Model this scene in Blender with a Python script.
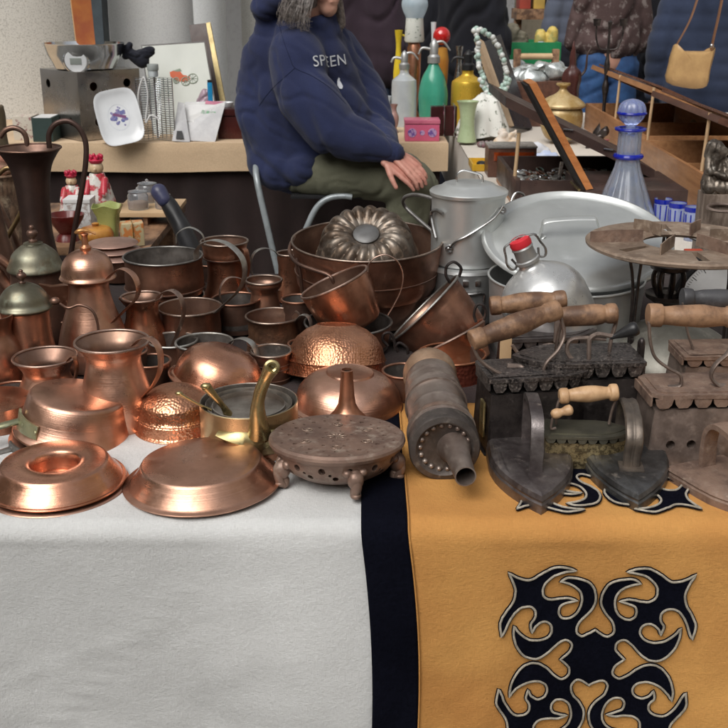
import bpy, bmesh, math, random
from math import sin, cos, pi, radians, tan, atan2, sqrt
from mathutils import Vector, Matrix, noise
from mathutils.bvhtree import BVHTree
from mathutils.geometry import tessellate_polygon

random.seed(11)
SC = bpy.context.scene
COL = SC.collection
for _o in list(bpy.data.objects): bpy.data.objects.remove(_o)

# ------------------------------------------------------------------ camera, sky, sun, exposure
CAM = Vector((0, 0, 1.46)); PITCH = radians(19.8); F = 1070.0
cd = bpy.data.cameras.new('camera'); cam = bpy.data.objects.new('camera', cd); COL.objects.link(cam)
cam.location = CAM; cam.rotation_euler = (pi/2 - PITCH, 0, 0)
cd.sensor_width = 36; cd.lens = 36 * F / 728; cd.clip_start = .05; cd.clip_end = 400
cd.dof.use_dof = True; cd.dof.focus_distance = 1.75; cd.dof.aperture_fstop = 20
SC.camera = cam
SUN_EL, SUN_AZ = 49, 212          # azimuth the light comes from, degrees from +Y clockwise (behind the camera, left)
w = bpy.data.worlds.new('World'); SC.world = w; w.use_nodes = True
nt = w.node_tree; nt.nodes.clear()
sky = nt.nodes.new('ShaderNodeTexSky'); sky.sky_type = 'NISHITA'; sky.sun_disc = False
sky.sun_elevation = radians(SUN_EL); sky.sun_rotation = radians(SUN_AZ); sky.dust_density = 4.0; sky.air_density = .8; sky.ozone_density = .6
bg = nt.nodes.new('ShaderNodeBackground'); bg.inputs['Strength'].default_value = .15
wo = nt.nodes.new('ShaderNodeOutputWorld')
hs_ = nt.nodes.new('ShaderNodeHueSaturation'); hs_.inputs['Saturation'].default_value = .14      # thin overcast: the sky is almost white
nt.links.new(sky.outputs[0], hs_.inputs['Color']); nt.links.new(hs_.outputs[0], bg.inputs[0]); nt.links.new(bg.outputs[0], wo.inputs[0])
sd = bpy.data.lights.new('sun', 'SUN'); sd.energy = 1.9; sd.angle = radians(50); sd.color = (1, .96, .9)
sun = bpy.data.objects.new('sun', sd); COL.objects.link(sun)
_d = Vector((sin(radians(SUN_AZ)) * cos(radians(SUN_EL)), cos(radians(SUN_AZ)) * cos(radians(SUN_EL)), sin(radians(SUN_EL))))
sun.rotation_euler = _d.to_track_quat('Z', 'Y').to_euler(); sun.location = (0, 0, 8)
SC.render.engine = 'CYCLES'
SC.view_settings.view_transform = 'Standard'; SC.view_settings.look = 'None'
SC.view_settings.gamma = 1; SC.view_settings.use_curve_mapping = False
SC.view_settings.exposure = 0.03

# ------------------------------------------------------------------ measuring
TOP = .78
cP, sP = cos(PITCH), sin(PITCH)
def ray(px, py):
    u = (px - 364) / F; v = -(py - 364) / F
    return Vector((u, cP + v * sP, -sP + v * cP))
def onz(px, py, z=TOP):
    r = ray(px, py); return CAM + r * ((z - CAM.z) / r.z)
def aty(px, py, y):
    r = ray(px, py); return CAM + r * (y / r.y)
def scl(p):
    return (p - CAM).dot(Vector((0, cP, -sP))) / F

# ------------------------------------------------------------------ materials
MATS = {}
def mat(name, col, col2=None, rough=.5, metal=0.0, ns=6.0, lo=.35, hi=.65, bump=.0, bs=60.0, ring=0.0, ringz=300.0,
        dust=None, dustamt=0.0, rvar=.12, hammer=0.0, hs=70.0, spec=.5, alpha=None, trans=0.0, coat=0.0, weave=0.0, ws=700.0,
        grain=None, sheen=0.0, ior=1.45):
    if name in MATS: return MATS[name]
    m = bpy.data.materials.new(name); m.use_nodes = True; t = m.node_tree; N = t.nodes; L = t.links
    b = N['Principled BSDF']
    tc = N.new('ShaderNodeTexCoord').outputs['Object']
    oi = N.new('ShaderNodeObjectInfo')
    add = N.new('ShaderNodeVectorMath'); add.operation = 'ADD'
    sc_ = N.new('ShaderNodeVectorMath'); sc_.operation = 'SCALE'; sc_.inputs[0].default_value = (3, 5, 7)
    L.new(oi.outputs['Random'], sc_.inputs['Scale']); L.new(tc, add.inputs[0]); L.new(sc_.outputs[0], add.inputs[1])
    co = add.outputs[0]
    def nz(scale, detail=6, rg=.6, vec=None):
        n = N.new('ShaderNodeTexNoise'); n.inputs['Scale'].default_value = scale; n.inputs['Detail'].default_value = detail
        n.inputs['Roughness'].default_value = rg; L.new(vec or co, n.inputs['Vector']); return n.outputs['Fac']
    def ramp(fac, a, b_):
        r = N.new('ShaderNodeMapRange'); r.inputs['From Min'].default_value = a; r.inputs['From Max'].default_value = b_
        r.interpolation_type = 'SMOOTHSTEP'; L.new(fac, r.inputs['Value']); return r.outputs['Result']
    def mix(f, c1, c2):
        x = N.new('ShaderNodeMix'); x.data_type = 'RGBA'; L.new(f, x.inputs['Factor'])
        for s, c in ((x.inputs[6], c1), (x.inputs[7], c2)):
            if isinstance(c, tuple): s.default_value = (*c[:3], 1)
            else: L.new(c, s)
        return x.outputs[2]
    gv = co
    if grain:
        mp = N.new('ShaderNodeMapping'); mp.inputs['Scale'].default_value = grain; L.new(co, mp.inputs['Vector']); gv = mp.outputs[0]
    col2 = col2 or tuple(c * .75 for c in col)
    base = mix(ramp(nz(ns, 8, .65, gv), lo, hi), col, col2)
    fac_d = None
    if dust:
        fac_d = ramp(nz(ns * 3.1, 9, .7), .62 - dustamt * .35, .85 - dustamt * .25)
        base = mix(fac_d, base, dust)
    L.new(base, b.inputs['Base Color'])
    rr = N.new('ShaderNodeMapRange'); rr.inputs['To Min'].default_value = max(.03, rough - rvar); rr.inputs['To Max'].default_value = min(1, rough + rvar)
    rr.inputs['From Min'].default_value = .3; rr.inputs['From Max'].default_value = .7
    L.new(nz(ns * 2.3, 8, .7), rr.inputs['Value']); L.new(rr.outputs[0], b.inputs['Roughness'])
    b.inputs['Metallic'].default_value = metal
    if fac_d and metal > 0:
        mm = N.new('ShaderNodeMapRange'); mm.inputs['To Min'].default_value = metal; mm.inputs['To Max'].default_value = metal * .25
        L.new(fac_d, mm.inputs['Value']); L.new(mm.outputs[0], b.inputs['Metallic'])
    b.inputs['Specular IOR Level'].default_value = spec; b.inputs['IOR'].default_value = ior
    if trans: b.inputs['Transmission Weight'].default_value = trans
    if coat: b.inputs['Coat Weight'].default_value = coat; b.inputs['Coat Roughness'].default_value = .15
    if sheen: b.inputs['Sheen Weight'].default_value = sheen; b.inputs['Sheen Roughness'].default_value = .5
    hts = []
    if bump: hts.append((nz(bs, 7, .65), bump))
    if ring:
        mp = N.new('ShaderNodeMapping'); mp.inputs['Scale'].default_value = (4, 4, ringz); L.new(co, mp.inputs['Vector'])
        hts.append((nz(1.0, 5, .6, mp.outputs[0]), ring))
    if hammer:
        v = N.new('ShaderNodeTexVoronoi'); v.feature = 'SMOOTH_F1'; v.inputs['Scale'].default_value = hs
        v.inputs['Smoothness'].default_value = .35; v.inputs['Randomness'].default_value = .75; L.new(tc, v.inputs['Vector'])
        hts.append((v.outputs['Distance'], hammer))
    if weave:
        for ax in (0, 2):
            mp = N.new('ShaderNodeMapping'); s = [30.0, 30.0, 30.0]; s[ax] = ws; L.new(tc, mp.inputs['Vector']); mp.inputs['Scale'].default_value = s
            hts.append((nz(1.0, 3, .6, mp.outputs[0]), weave))
    prev = None
    for h, st in hts:
        bp = N.new('ShaderNodeBump'); bp.inputs['Strength'].default_value = min(1, abs(st)); bp.inputs['Distance'].default_value = .002 if not hammer else .003
        if st < 0: bp.invert = True
        L.new(h, bp.inputs['Height'])
        if prev: L.new(prev, bp.inputs['Normal'])
        prev = bp.outputs[0]
    if prev: L.new(prev, b.inputs['Normal'])
    MATS[name] = m; return m

M_cb = mat('copper_bright', (.76, .41, .285), (.55, .27, .17), .26, .97, 9, bump=.16, bs=35, ring=.16, ringz=500, dust=(.30, .14, .08), dustamt=.12)
M_cs = mat('copper_satin', (.70, .415, .305), (.49, .275, .19), .33, .96, 8, lo=.35, hi=.68, bump=.16, bs=34, ring=.18, ringz=500, dust=(.26, .14, .09), dustamt=.18)
M_co = mat('copper_orange', (.72, .33, .18), (.48, .2, .11), .34, .93, 8, bump=.16, bs=40, dust=(.25, .13, .08), dustamt=.25)
M_cm = mat('copper_mid', (.60, .30, .19), (.34, .16, .10), .33, .95, 9, lo=.35, hi=.68, bump=.16, bs=34, ring=.08, dust=(.15, .085, .06), dustamt=.18)
M_cbr = mat('copper_brown', (.46, .24, .16), (.22, .115, .08), .37, .9, 9, lo=.35, hi=.68, bump=.2, bs=34, ring=.08, dust=(.12, .08, .06), dustamt=.2)
M_cd = mat('copper_dark', (.25, .145, .105), (.12, .075, .06), .42, .8, 8, bump=.2, bs=30, ring=.06, dust=(.13, .09, .07), dustamt=.3)
M_ch = mat('copper_hammered', (.70, .35, .21), (.40, .18, .10), .30, .95, 10, bump=.08, bs=30, hammer=.32, hs=230, dust=(.4, .23, .15), dustamt=.15)
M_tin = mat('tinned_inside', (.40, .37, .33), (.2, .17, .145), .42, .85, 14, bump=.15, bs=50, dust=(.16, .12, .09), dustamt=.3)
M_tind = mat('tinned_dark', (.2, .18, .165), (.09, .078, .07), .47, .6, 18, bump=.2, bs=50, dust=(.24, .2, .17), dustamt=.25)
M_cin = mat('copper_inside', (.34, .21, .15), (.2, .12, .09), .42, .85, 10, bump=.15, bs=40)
M_rim = mat('rim_worn', (.42, .33, .27), (.24, .18, .15), .35, .9, 30, bump=.15, bs=80)
M_strap = mat('strap_worn', (.52, .36, .29), (.32, .23, .19), .36, .9, 25, bump=.12, bs=60, dust=(.25, .19, .15), dustamt=.2)
M_strapg = mat('strap_grey', (.5, .5, .47), (.3, .28, .25), .4, .85, 25, bump=.12, bs=60)
M_brass = mat('brass_old', (.46, .38, .19), (.33, .26, .12), .30, .92, 14, bump=.12, bs=40, dust=(.2, .17, .1), dustamt=.25)
M_brassb = mat('brass_side', (.52, .41, .24), (.38, .28, .15), .33, .9, 9, bump=.1, bs=40)
M_verd = mat('green_lid', (.27, .265, .2), (.17, .155, .11), .42, .85, 12, bump=.14, bs=30, dust=(.23, .26, .2), dustamt=.35)
M_dust = mat('brown_dusty', (.30, .2, .155), (.19, .125, .1), .5, .6, 16, bump=.4, bs=60, dust=(.33, .27, .22), dustamt=.4)
M_dustb = mat('barrel_dusty', (.36, .30, .265), (.22, .165, .14), .42, .75, 11, bump=.3, bs=50, ring=.15, ringz=120, dust=(.3, .26, .22), dustamt=.35)
M_dustc = mat('barrel_dome', (.42, .28, .185), (.28, .18, .12), .45, .6, 14, bump=.25, bs=50, dust=(.34, .26, .18), dustamt=.4)
M_iblk = mat('iron_black', (.085, .072, .068), (.035, .03, .03), .36, .75, 20, bump=.4, bs=60, dust=(.13, .11, .1), dustamt=.25)
M_iblk2 = mat('iron_black_filigree', (.12, .105, .1), (.045, .04, .04), .36, .8, 75, lo=.48, hi=.6, bump=.12, bs=90, dust=(.3, .26, .23), dustamt=.45)
M_igr = mat('iron_grey', (.24, .215, .21), (.12, .1, .1), .4, .85, 22, bump=.45, bs=60, dust=(.2, .165, .14), dustamt=.3)
M_ibl = mat('iron_bluish', (.18, .185, .19), (.08, .078, .078), .4, .85, 22, bump=.45, bs=55, dust=(.22, .19, .16), dustamt=.25)
M_ibr = mat('iron_brown', (.27, .21, .18), (.15, .115, .098), .48, .6, 20, bump=.45, bs=70, dust=(.26, .2, .165), dustamt=.4)
M_rust = mat('iron_rust', (.27, .18, .135), (.145, .095, .075), .6, .35, 24, bump=.8, bs=90, dust=(.3, .225, .175), dustamt=.4, rvar=.08)
M_stovering = mat('stove_ring_rust', (.29, .215, .16), (.175, .125, .092), .62, .35, 14, bump=.5, bs=60, dust=(.37, .3, .235), dustamt=.45)
M_alu = mat('aluminium', (.64, .66, .655), (.54, .56, .55), .38, .72, 5, bump=.1, bs=30, ring=.06, ringz=260, dust=(.5, .53, .54), dustamt=.15)
M_alud = mat('aluminium_dull', (.48, .49, .49), (.36, .365, .36), .43, .7, 7, bump=.15, bs=30, dust=(.36, .35, .33), dustamt=.3)
M_flask = mat('flask_aluminium', (.64, .65, .65), (.5, .505, .5), .34, .7, 8, bump=.18, bs=22, dust=(.42, .42, .4), dustamt=.25)
M_bundt = mat('bundt_tin', (.27, .235, .2), (.10, .07, .05), .44, .85, 18, bump=.25, bs=60, dust=(.28, .2, .14), dustamt=.4)
M_stk = mat('stove_tank', (.24, .235, .205), (.15, .14, .12), .5, .5, 9, bump=.15, bs=30, dust=(.32, .3, .26), dustamt=.35)
M_steel = mat('steel', (.5, .5, .5), (.38, .37, .36), .27, 1, 12, bump=.06, bs=40)
M_steelbox = mat('steel_box', (.46, .44, .42), (.34, .32, .3), .3, .95, 3, bump=.1, bs=30)
M_chrome = mat('chrome', (.72, .74, .76), (.62, .64, .66), .13, 1, 12)
M_chairtube = mat('chair_tube_paint', (.36, .40, .42), (.26, .29, .3), .35, .3, 12, bump=.1)
M_wdk = mat('wood_worn', (.32, .185, .105), (.10, .052, .031), .5, 0, 9, lo=.38, hi=.62, bump=.5, bs=50, grain=(2.5, 1, 2.5), dust=(.38, .27, .18), dustamt=.12)
M_wlt = mat('wood_light', (.56, .36, .2), (.42, .25, .13), .45, 0, 8, bump=.2, bs=40, grain=(8, 1, 8))
M_wbr = mat('wood_brown', (.33, .165, .08), (.22, .1, .05), .4, 0, 5, bump=.15, bs=30, grain=(10, 1, 10))
M_wor = mat('wood_orange', (.50, .2, .07), (.33, .12, .042), .32, 0, 5, bump=.1, bs=30, grain=(2, 2, 8))
M_wdark = mat('wood_darkest', (.035, .022, .019), (.018, .012, .011), .4, 0, 6, bump=.15, bs=30)
M_wdark2 = mat('wood_box_dark', (.075, .045, .038), (.04, .024, .021), .38, 0, 6, bump=.15, bs=30)
M_wpale = mat('wood_pale', (.55, .38, .22), (.45, .3, .17), .5, 0, 8, bump=.1, bs=30)
M_black = mat('black_plastic', (.02, .02, .022), (.015, .015, .016), .35, 0, 8)
M_blackm = mat('black_matt', (.012, .01, .01), (.008, .007, .007), .8, 0, 8)
M_red = mat('red_rubber', (.62, .03, .045), (.5, .02, .03), .45, 0, 12)
M_white = mat('white_glaze', (.72, .74, .76), (.66, .68, .7), .2, 0, 5, coat=.4)
M_whitep = mat('white_paper', (.72, .72, .71), (.62, .62, .62), .6, 0, 9, bump=.1)
M_cobalt = mat('cobalt_glass', (.01, .03, .5), (.008, .02, .4), .08, 0, 5, trans=.35)
M_glass = mat('clear_glass', (.9, .94, .98), (.86, .9, .95), .03, 0, 5, trans=.92, rvar=.01)
M_glassr = mat('frosted_glass', (.8, .86, .9), (.7, .76, .8), .15, 0, 12, trans=.55, rvar=.05)
M_glassg = mat('green_glass', (.10, .52, .36), (.07, .42, .29), .12, 0, 5, trans=.45)
M_gold = mat('gold_metal', (.72, .47, .06), (.66, .41, .05), .32, .5, 4)
M_jean = mat('denim', (.03, .09, .23), (.02, .055, .15), .8, 0, 14, bump=.4, bs=300)
M_conc = None

def concrete(name, c1, c2, cs, sc=90):
    m = bpy.data.materials.new(name); m.use_nodes = True; t = m.node_tree; N = t.nodes; L = t.links; b = N['Principled BSDF']
    tc = N.new('ShaderNodeTexCoord').outputs['Object']
    n1 = N.new('ShaderNodeTexNoise'); n1.inputs['Scale'].default_value = 1.7; n1.inputs['Detail'].default_value = 8; L.new(tc, n1.inputs['Vector'])
    n2 = N.new('ShaderNodeTexNoise'); n2.inputs['Scale'].default_value = sc; n2.inputs['Detail'].default_value = 3; L.new(tc, n2.inputs['Vector'])
    mx = N.new('ShaderNodeMix'); mx.data_type = 'RGBA'; mx.inputs[6].default_value = (*c1, 1); mx.inputs[7].default_value = (*c2, 1); L.new(n1.outputs['Fac'], mx.inputs['Factor'])
    r = N.new('ShaderNodeMapRange'); r.inputs['From Min'].default_value = .5; r.inputs['From Max'].default_value = .68; L.new(n2.outputs['Fac'], r.inputs['Value'])
    my = N.new('ShaderNodeMix'); my.data_type = 'RGBA'; L.new(mx.outputs[2], my.inputs[6]); my.inputs[7].default_value = (*cs, 1); L.new(r.outputs[0], my.inputs['Factor'])
    L.new(my.outputs[2], b.inputs['Base Color']); b.inputs['Roughness'].default_value = .85
    bp = N.new('ShaderNodeBump'); bp.inputs['Strength'].default_value = .25; bp.inputs['Distance'].default_value = .001; L.new(n2.outputs['Fac'], bp.inputs['Height']); L.new(bp.outputs[0], b.inputs['Normal'])
    return m

def fabric(name, c1, c2, ns=3, weave=.35, ws=500.0, rough=.9, fuzz=.3, spec=.2):
    """woven cloth: thread colour variation along two axes plus a fuzz bump"""
    m = bpy.data.materials.new(name); m.use_nodes = True; t = m.node_tree; N = t.nodes; L = t.links; b = N['Principled BSDF']
    tc = N.new('ShaderNodeTexCoord').outputs['Object']
    def nz(s, d=5, scv=None):
        n = N.new('ShaderNodeTexNoise'); n.inputs['Scale'].default_value = s; n.inputs['Detail'].default_value = d
        if scv:
            mp = N.new('ShaderNodeMapping'); mp.inputs['Scale'].default_value = scv; L.new(tc, mp.inputs['Vector']); L.new(mp.outputs[0], n.inputs['Vector'])
        else: L.new(tc, n.inputs['Vector'])
        return n.outputs['Fac']
    mr = N.new('ShaderNodeMapRange'); mr.inputs['From Min'].default_value = .35; mr.inputs['From Max'].default_value = .65; L.new(nz(ns, 7), mr.inputs['Value'])
    mx = N.new('ShaderNodeMix'); mx.data_type = 'RGBA'; mx.inputs[6].default_value = (*c1, 1); mx.inputs[7].default_value = (*c2, 1); L.new(mr.outputs[0], mx.inputs['Factor'])
    a = nz(1, 3, (ws, 130, 130)); c = nz(1, 3, (130, ws, ws))
    ad = N.new('ShaderNodeMath'); ad.operation = 'ADD'; L.new(a, ad.inputs[0]); L.new(c, ad.inputs[1])
    m2 = N.new('ShaderNodeMapRange'); m2.inputs['From Min'].default_value = .7; m2.inputs['From Max'].default_value = 1.3; m2.inputs['To Min'].default_value = 1 - weave * .5; m2.inputs['To Max'].default_value = 1 + weave * .35
    L.new(ad.outputs[0], m2.inputs['Value'])
    vm = N.new('ShaderNodeVectorMath'); vm.operation = 'SCALE'; L.new(mx.outputs[2], vm.inputs[0]); L.new(m2.outputs[0], vm.inputs['Scale'])
    L.new(vm.outputs[0], b.inputs['Base Color']); b.inputs['Roughness'].default_value = rough; b.inputs['Specular IOR Level'].default_value = spec
    b.inputs['Sheen Weight'].default_value = fuzz * .3; b.inputs['Sheen Roughness'].default_value = .6
    bp = N.new('ShaderNodeBump'); bp.inputs['Strength'].default_value = .5; bp.inputs['Distance'].default_value = .001; L.new(ad.outputs[0], bp.inputs['Height'])
    b2 = N.new('ShaderNodeBump'); b2.inputs['Strength'].default_value = .4; b2.inputs['Distance'].default_value = .004; L.new(nz(28, 5), b2.inputs['Height']); b3 = N.new('ShaderNodeBump'); b3.inputs['Strength'].default_value = .5; b3.inputs['Distance'].default_value = .0016; L.new(nz(190, 4), b3.inputs['Height']); L.new(bp.outputs[0], b3.inputs['Normal']); L.new(b3.outputs[0], b2.inputs['Normal'])
    L.new(b2.outputs[0], b.inputs['Normal'])
    MATS[name] = m; return m

# ------------------------------------------------------------------ mesh building
def cat(pts, n=6, closed=False):
    P = [Vector(p) for p in pts]
    if len(P) < 3: return P
    out = []; m = len(P)
    rng = range(m if closed else m - 1)
    for i in rng:
        p1, p2 = P[i], P[(i + 1) % m]
        p0 = P[(i - 1) % m] if (closed or i > 0) else p1 * 2 - p2
        p3 = P[(i + 2) % m] if (closed or i < m - 2) else p2 * 2 - p1
        for k in range(n):
            t = k / n
            out.append(.5 * ((2 * p1) + (p2 - p0) * t + (2 * p0 - 5 * p1 + 4 * p2 - p3) * t * t + (3 * p1 - p0 - 3 * p2 + p3) * t ** 3))
    if not closed: out.append(P[-1])
    return out

class MB:
    def __init__(s): s.v = []; s.f = []; s.m = []
    def add(s, vs, fs, mi=0, M=None):
        o = len(s.v)
        s.v += [tuple(M @ Vector(v)) if M else tuple(v) for v in vs]
        s.f += [tuple(i + o for i in f) for f in fs]
        s.m += [mi] * len(fs) if isinstance(mi, int) else list(mi)
        return s
    def lathe(s, prof, seg=56, M=None, mi=0, a0=0, sx=1, sy=1, flute=None):
        vs, fs, ms, rings = [], [], [], []
        for p in prof:
            r, z = p[0], p[1]
            if r < 1e-6: rings.append([len(vs)]); vs.append((0, 0, z)); continue
            rings.append(list(range(len(vs), len(vs) + seg)))
            for k in range(seg):
                a = a0 + 2 * pi * k / seg; rr = r * (flute(a, r, z) if flute else 1)
                vs.append((rr * cos(a) * sx, rr * sin(a) * sy, z))
        for i in range(len(rings) - 1):
            A, B = rings[i], rings[i + 1]; q = prof[i + 1][2] if len(prof[i + 1]) > 2 else mi
            for k in range(seg):
                k2 = (k + 1) % seg
                if len(A) == 1 and len(B) == 1: continue
                if len(A) == 1: fs.append((A[0], B[k2], B[k]))
                elif len(B) == 1: fs.append((A[k], A[k2], B[0]))
                else: fs.append((A[k], A[k2], B[k2], B[k]))
                ms.append(q)
        return s.add(vs, fs, ms, M)
    def tube(s, pts, r, seg=10, M=None, mi=0, cap=True, closed=False, flat=None, up=None):
        P = [Vector(p) for p in pts]; n = len(P)
        rs = [r] * n if not isinstance(r, (list, tuple)) else ([r[0] + (r[-1] - r[0]) * i / (n - 1) for i in range(n)] if len(r) == 2 and n != 2 else list(r))
        T = []
        for i in range(n):
            a = P[(i - 1) % n] if (closed or i > 0) else P[i]; b = P[(i + 1) % n] if (closed or i < n - 1) else P[i]
            d = (b - a); T.append(d.normalized() if d.length > 1e-9 else Vector((0, 0, 1)))
        u = up.copy() if up else (Vector((0, 0, 1)) if abs(T[0].z) < .9 else Vector((1, 0, 0)))
        vs, fs = [], []
        for i in range(n):
            if up: u = up.copy()
            u = (u - T[i] * u.dot(T[i]));
            if u.length < 1e-6: u = T[i].orthogonal()
            u.normalize(); w_ = T[i].cross(u)
            for k in range(seg):
                a = 2 * pi * k / seg + (pi / seg if seg == 4 else 0)
                if flat: cu, cw = cos(a) * flat[0], sin(a) * flat[1]; k2 = rs[i] / max(1e-9, rs[0]); vs.append(P[i] + u * cu * k2 + w_ * cw * k2)
                else: vs.append(P[i] + u * cos(a) * rs[i] + w_ * sin(a) * rs[i])
        m = n if closed else n - 1
        for i in range(m):
            j = (i + 1) % n
            for k in range(seg):
                k2 = (k + 1) % seg; fs.append((i * seg + k, i * seg + k2, j * seg + k2, j * seg + k))
        if cap and not closed:
            fs.append(tuple(range(seg))[::-1]); fs.append(tuple((n - 1) * seg + k for k in range(seg)))
        return s.add(vs, fs, mi, M)
    def strap(s, pts, w_, t, side, M=None, mi=0):
        """flat band: wide along side, thin across"""
        sd_ = Vector(side).normalized()
        q = 1.414
        return s.tube(pts, 1.0, 8, M, mi, True, False, (w_ / 2 * 1.05, t / 2 * 1.05), sd_)
    def box(s, c, d, M=None, mi=0, bev=0.0, taper=(1, 1), shear=(0, 0)):
        bm = bmesh.new(); bmesh.ops.create_cube(bm, size=1)
        for v in bm.verts:
            k = v.co.z + .5
            fx = 1 + (taper[0] - 1) * k; fy = 1 + (taper[1] - 1) * k
            v.co = Vector((c[0] + v.co.x * d[0] * fx + shear[0] * k, c[1] + v.co.y * d[1] * fy + shear[1] * k, c[2] + v.co.z * d[2]))
        if bev: bmesh.ops.bevel(bm, geom=bm.edges[:], offset=bev, segments=2, profile=.7, affect='EDGES')
        bm.verts.ensure_lookup_table()
        s.add([v.co for v in bm.verts], [tuple(v.index for v in f.verts) for f in bm.faces], mi, M); bm.free(); return s
    def prism(s, out, z0, z1, M=None, mi=0, top=None, bev=0):
        n = len(out); top = top or out
        rows = [(out, z0), (top, z1)]
        vs = [(p[0], p[1], z0) for p in out] + [(p[0], p[1], z1) for p in top]
        fs = [(i, (i + 1) % n, n + (i + 1) % n, n + i) for i in range(n)]
        t0 = tessellate_polygon([[Vector((p[0], p[1], 0)) for p in out]])
        fs += [tuple(t)[::-1] for t in t0] + [tuple(n + i for i in t) for t in t0]
        return s.add(vs, fs, mi, M)
    def ell(s, c, r, M=None, mi=0, seg=20, rings=12):
        pr = [(sin(pi * i / rings), -cos(pi * i / rings)) for i in range(rings + 1)]; pr[0] = (0, -1); pr[-1] = (0, 1)
        T = Matrix.Translation(Vector(c)) @ Matrix.Diagonal((r[0], r[1], r[2], 1))
        return s.lathe(pr, seg, (M @ T) if M else T, mi)
    def loft(s, rings, mi=0, M=None, closed=True, caps=True):
        n = len(rings[0]); vs = [p for r_ in rings for p in r_]; fs = []
        for i in range(len(rings) - 1):
            for k in range(n if closed else n - 1):
                k2 = (k + 1) % n; fs.append((i * n + k, i * n + k2, (i + 1) * n + k2, (i + 1) * n + k))
        if caps:
            fs.append(tuple(range(n))[::-1]); fs.append(tuple((len(rings) - 1) * n + k for k in range(n)))
        return s.add(vs, fs, mi, M)
    def dent(s, amp, freq=14, seed=0):
        o = Vector((seed * 3.1, seed * 1.7, seed))
        for i, v in enumerate(s.v):
            V = Vector(v); s.v[i] = tuple(V + Vector(noise.noise_vector(V * freq + o)) * amp)
        return s
    def build(s, name, mats, parent=None, label=None, angle=38, smooth=True):
        me = bpy.data.meshes.new(name); me.from_pydata([tuple(v) for v in s.v], [], s.f)
        if not isinstance(mats, (list, tuple)): mats = [mats]
        for m in mats: me.materials.append(m)
        if len(mats) > 1: me.polygons.foreach_set('material_index', s.m)
        bm = bmesh.new(); bm.from_mesh(me); bmesh.ops.remove_doubles(bm, verts=bm.verts[:], dist=1e-6)
        bmesh.ops.recalc_face_normals(bm, faces=bm.faces[:]); bm.to_mesh(me); bm.free()
        if smooth:
            me.polygons.foreach_set('use_smooth', [True] * len(me.polygons)); me.set_sharp_from_angle(angle=radians(angle))
        o = bpy.data.objects.new(name, me); COL.objects.link(o)
        if parent: o.parent = parent
        if label: o['label'] = label
        return o

def thing(name, label, catg, loc=(0, 0, 0), rot=None, group=None, axis=None, spin=0):
    o = bpy.data.objects.new(name, None); o.empty_display_size = .05; COL.objects.link(o); o.location = loc
    if axis is not None:
        o.rotation_mode = 'QUATERNION'
        q = Vector((0, 0, 1)).rotation_difference(Vector(axis).normalized())
        o.rotation_quaternion = q @ Matrix.Rotation(spin, 3, 'Z').to_quaternion()
    elif rot is not None: o.rotation_euler = rot if isinstance(rot, (tuple, list)) else (0, 0, rot)
    o['label'] = label; o['category'] = catg
    if group: o['group'] = group
    return o
def tag(o, label, catg, group=None, kind=None):
    o['label'] = label; o['category'] = catg
    if group: o['group'] = group
    if kind: o['kind'] = kind
    return o
def struct(o): o['kind'] = 'structure'; return o
def evalmesh(o):
    bpy.context.view_layer.update()
    dg = bpy.context.evaluated_depsgraph_get(); ev = o.evaluated_get(dg)
    me = bpy.data.meshes.new_from_object(ev); return me
def boolean(o, cutters_mb):
    c = cutters_mb.build('cutter_tmp', [M_black], smooth=False)
    if o.parent: c.parent = o.parent
    m = o.modifiers.new('b', 'BOOLEAN'); m.operation = 'DIFFERENCE'; m.object = c; m.solver = 'EXACT'
    me = evalmesh(o); me.name = o.name; o.modifiers.clear(); o.data = me
    me.polygons.foreach_set('use_smooth', [True] * len(me.polygons)); me.set_sharp_from_angle(angle=radians(35))
    bpy.data.objects.remove(c); return o
def join_into(o, mb, m):
    me = o.data; me.materials.append(m); k = len(me.materials) - 1
    bm = bmesh.new(); bm.from_mesh(me); vs = [bm.verts.new(v) for v in mb.v]
    for f in mb.f:
        try: g = bm.faces.new([vs[i] for i in f]); g.material_index = k; g.smooth = True
        except ValueError: pass
    bm.to_mesh(me); bm.free()
def dup(root, loc=None, rotz=None, label=None):
    r = root.copy(); COL.objects.link(r)
    if loc is not None: r.location = loc
    if rotz is not None: r.rotation_euler = (0, 0, rotz)
    if label: r['label'] = label
    for ch in list(root.children):
        c = ch.copy(); COL.objects.link(c); c.parent = r
        for g in list(ch.children):
            d = g.copy(); COL.objects.link(d); d.parent = c
    return r

class At:
    """a thing standing at distance Y: radii given in picture units, heights by picture row"""
    def __init__(s, cx, Y, z0=TOP, pyref=None):
        s.cx, s.Y, s.z0 = cx, Y, z0
        py = pyref if pyref else 364 - F * tan(PITCH - atan2(CAM.z - z0 - .06, Y))
        p = aty(cx, py, Y); s.s = scl(p); s.loc = Vector((p.x, Y, z0))
    def H(s, py): return 0.0 if py is None else aty(s.cx, py, s.Y).z - s.z0
    def R(s, px): return px * s.s
    def prof(s, L): return [(r * s.s, s.H(y)) for r, y in L]

def pot_profile(outer, wall=.0016, rim=.0028, n=5, inner_mi=1, floor=None, rim_mi=2, smooth=True):
    """outer: (r,z) from the bottom edge to the mouth -> closed wall with a rolled rim and an inside"""
    O = [(0, outer[0][1])] + [tuple(v)[:2] for v in (cat([(r, z, 0) for r, z in outer], n) if smooth else [Vector((r, z, 0)) for r, z in outer])]
    r, z = O[-1]; P = [(a, b, 0) for a, b in O]
    for k in range(9):
        a = -pi / 2 + 1.75 * pi * k / 8
        P.append((r - .0 + rim * cos(a), z + rim * .9 + rim * sin(a), rim_mi))
    inner = [(max(0, a - wall), b) for a, b in O[1:]][::-1]
    fl = floor if floor is not None else O[0][1] + .003
    for a, b in inner:
        if b > fl + .002: P.append((a, b, inner_mi))
    P.append((max(.001, P[-1][0] - .002), fl, inner_mi)); P.append((0, fl, inner_mi))
    return P
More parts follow.
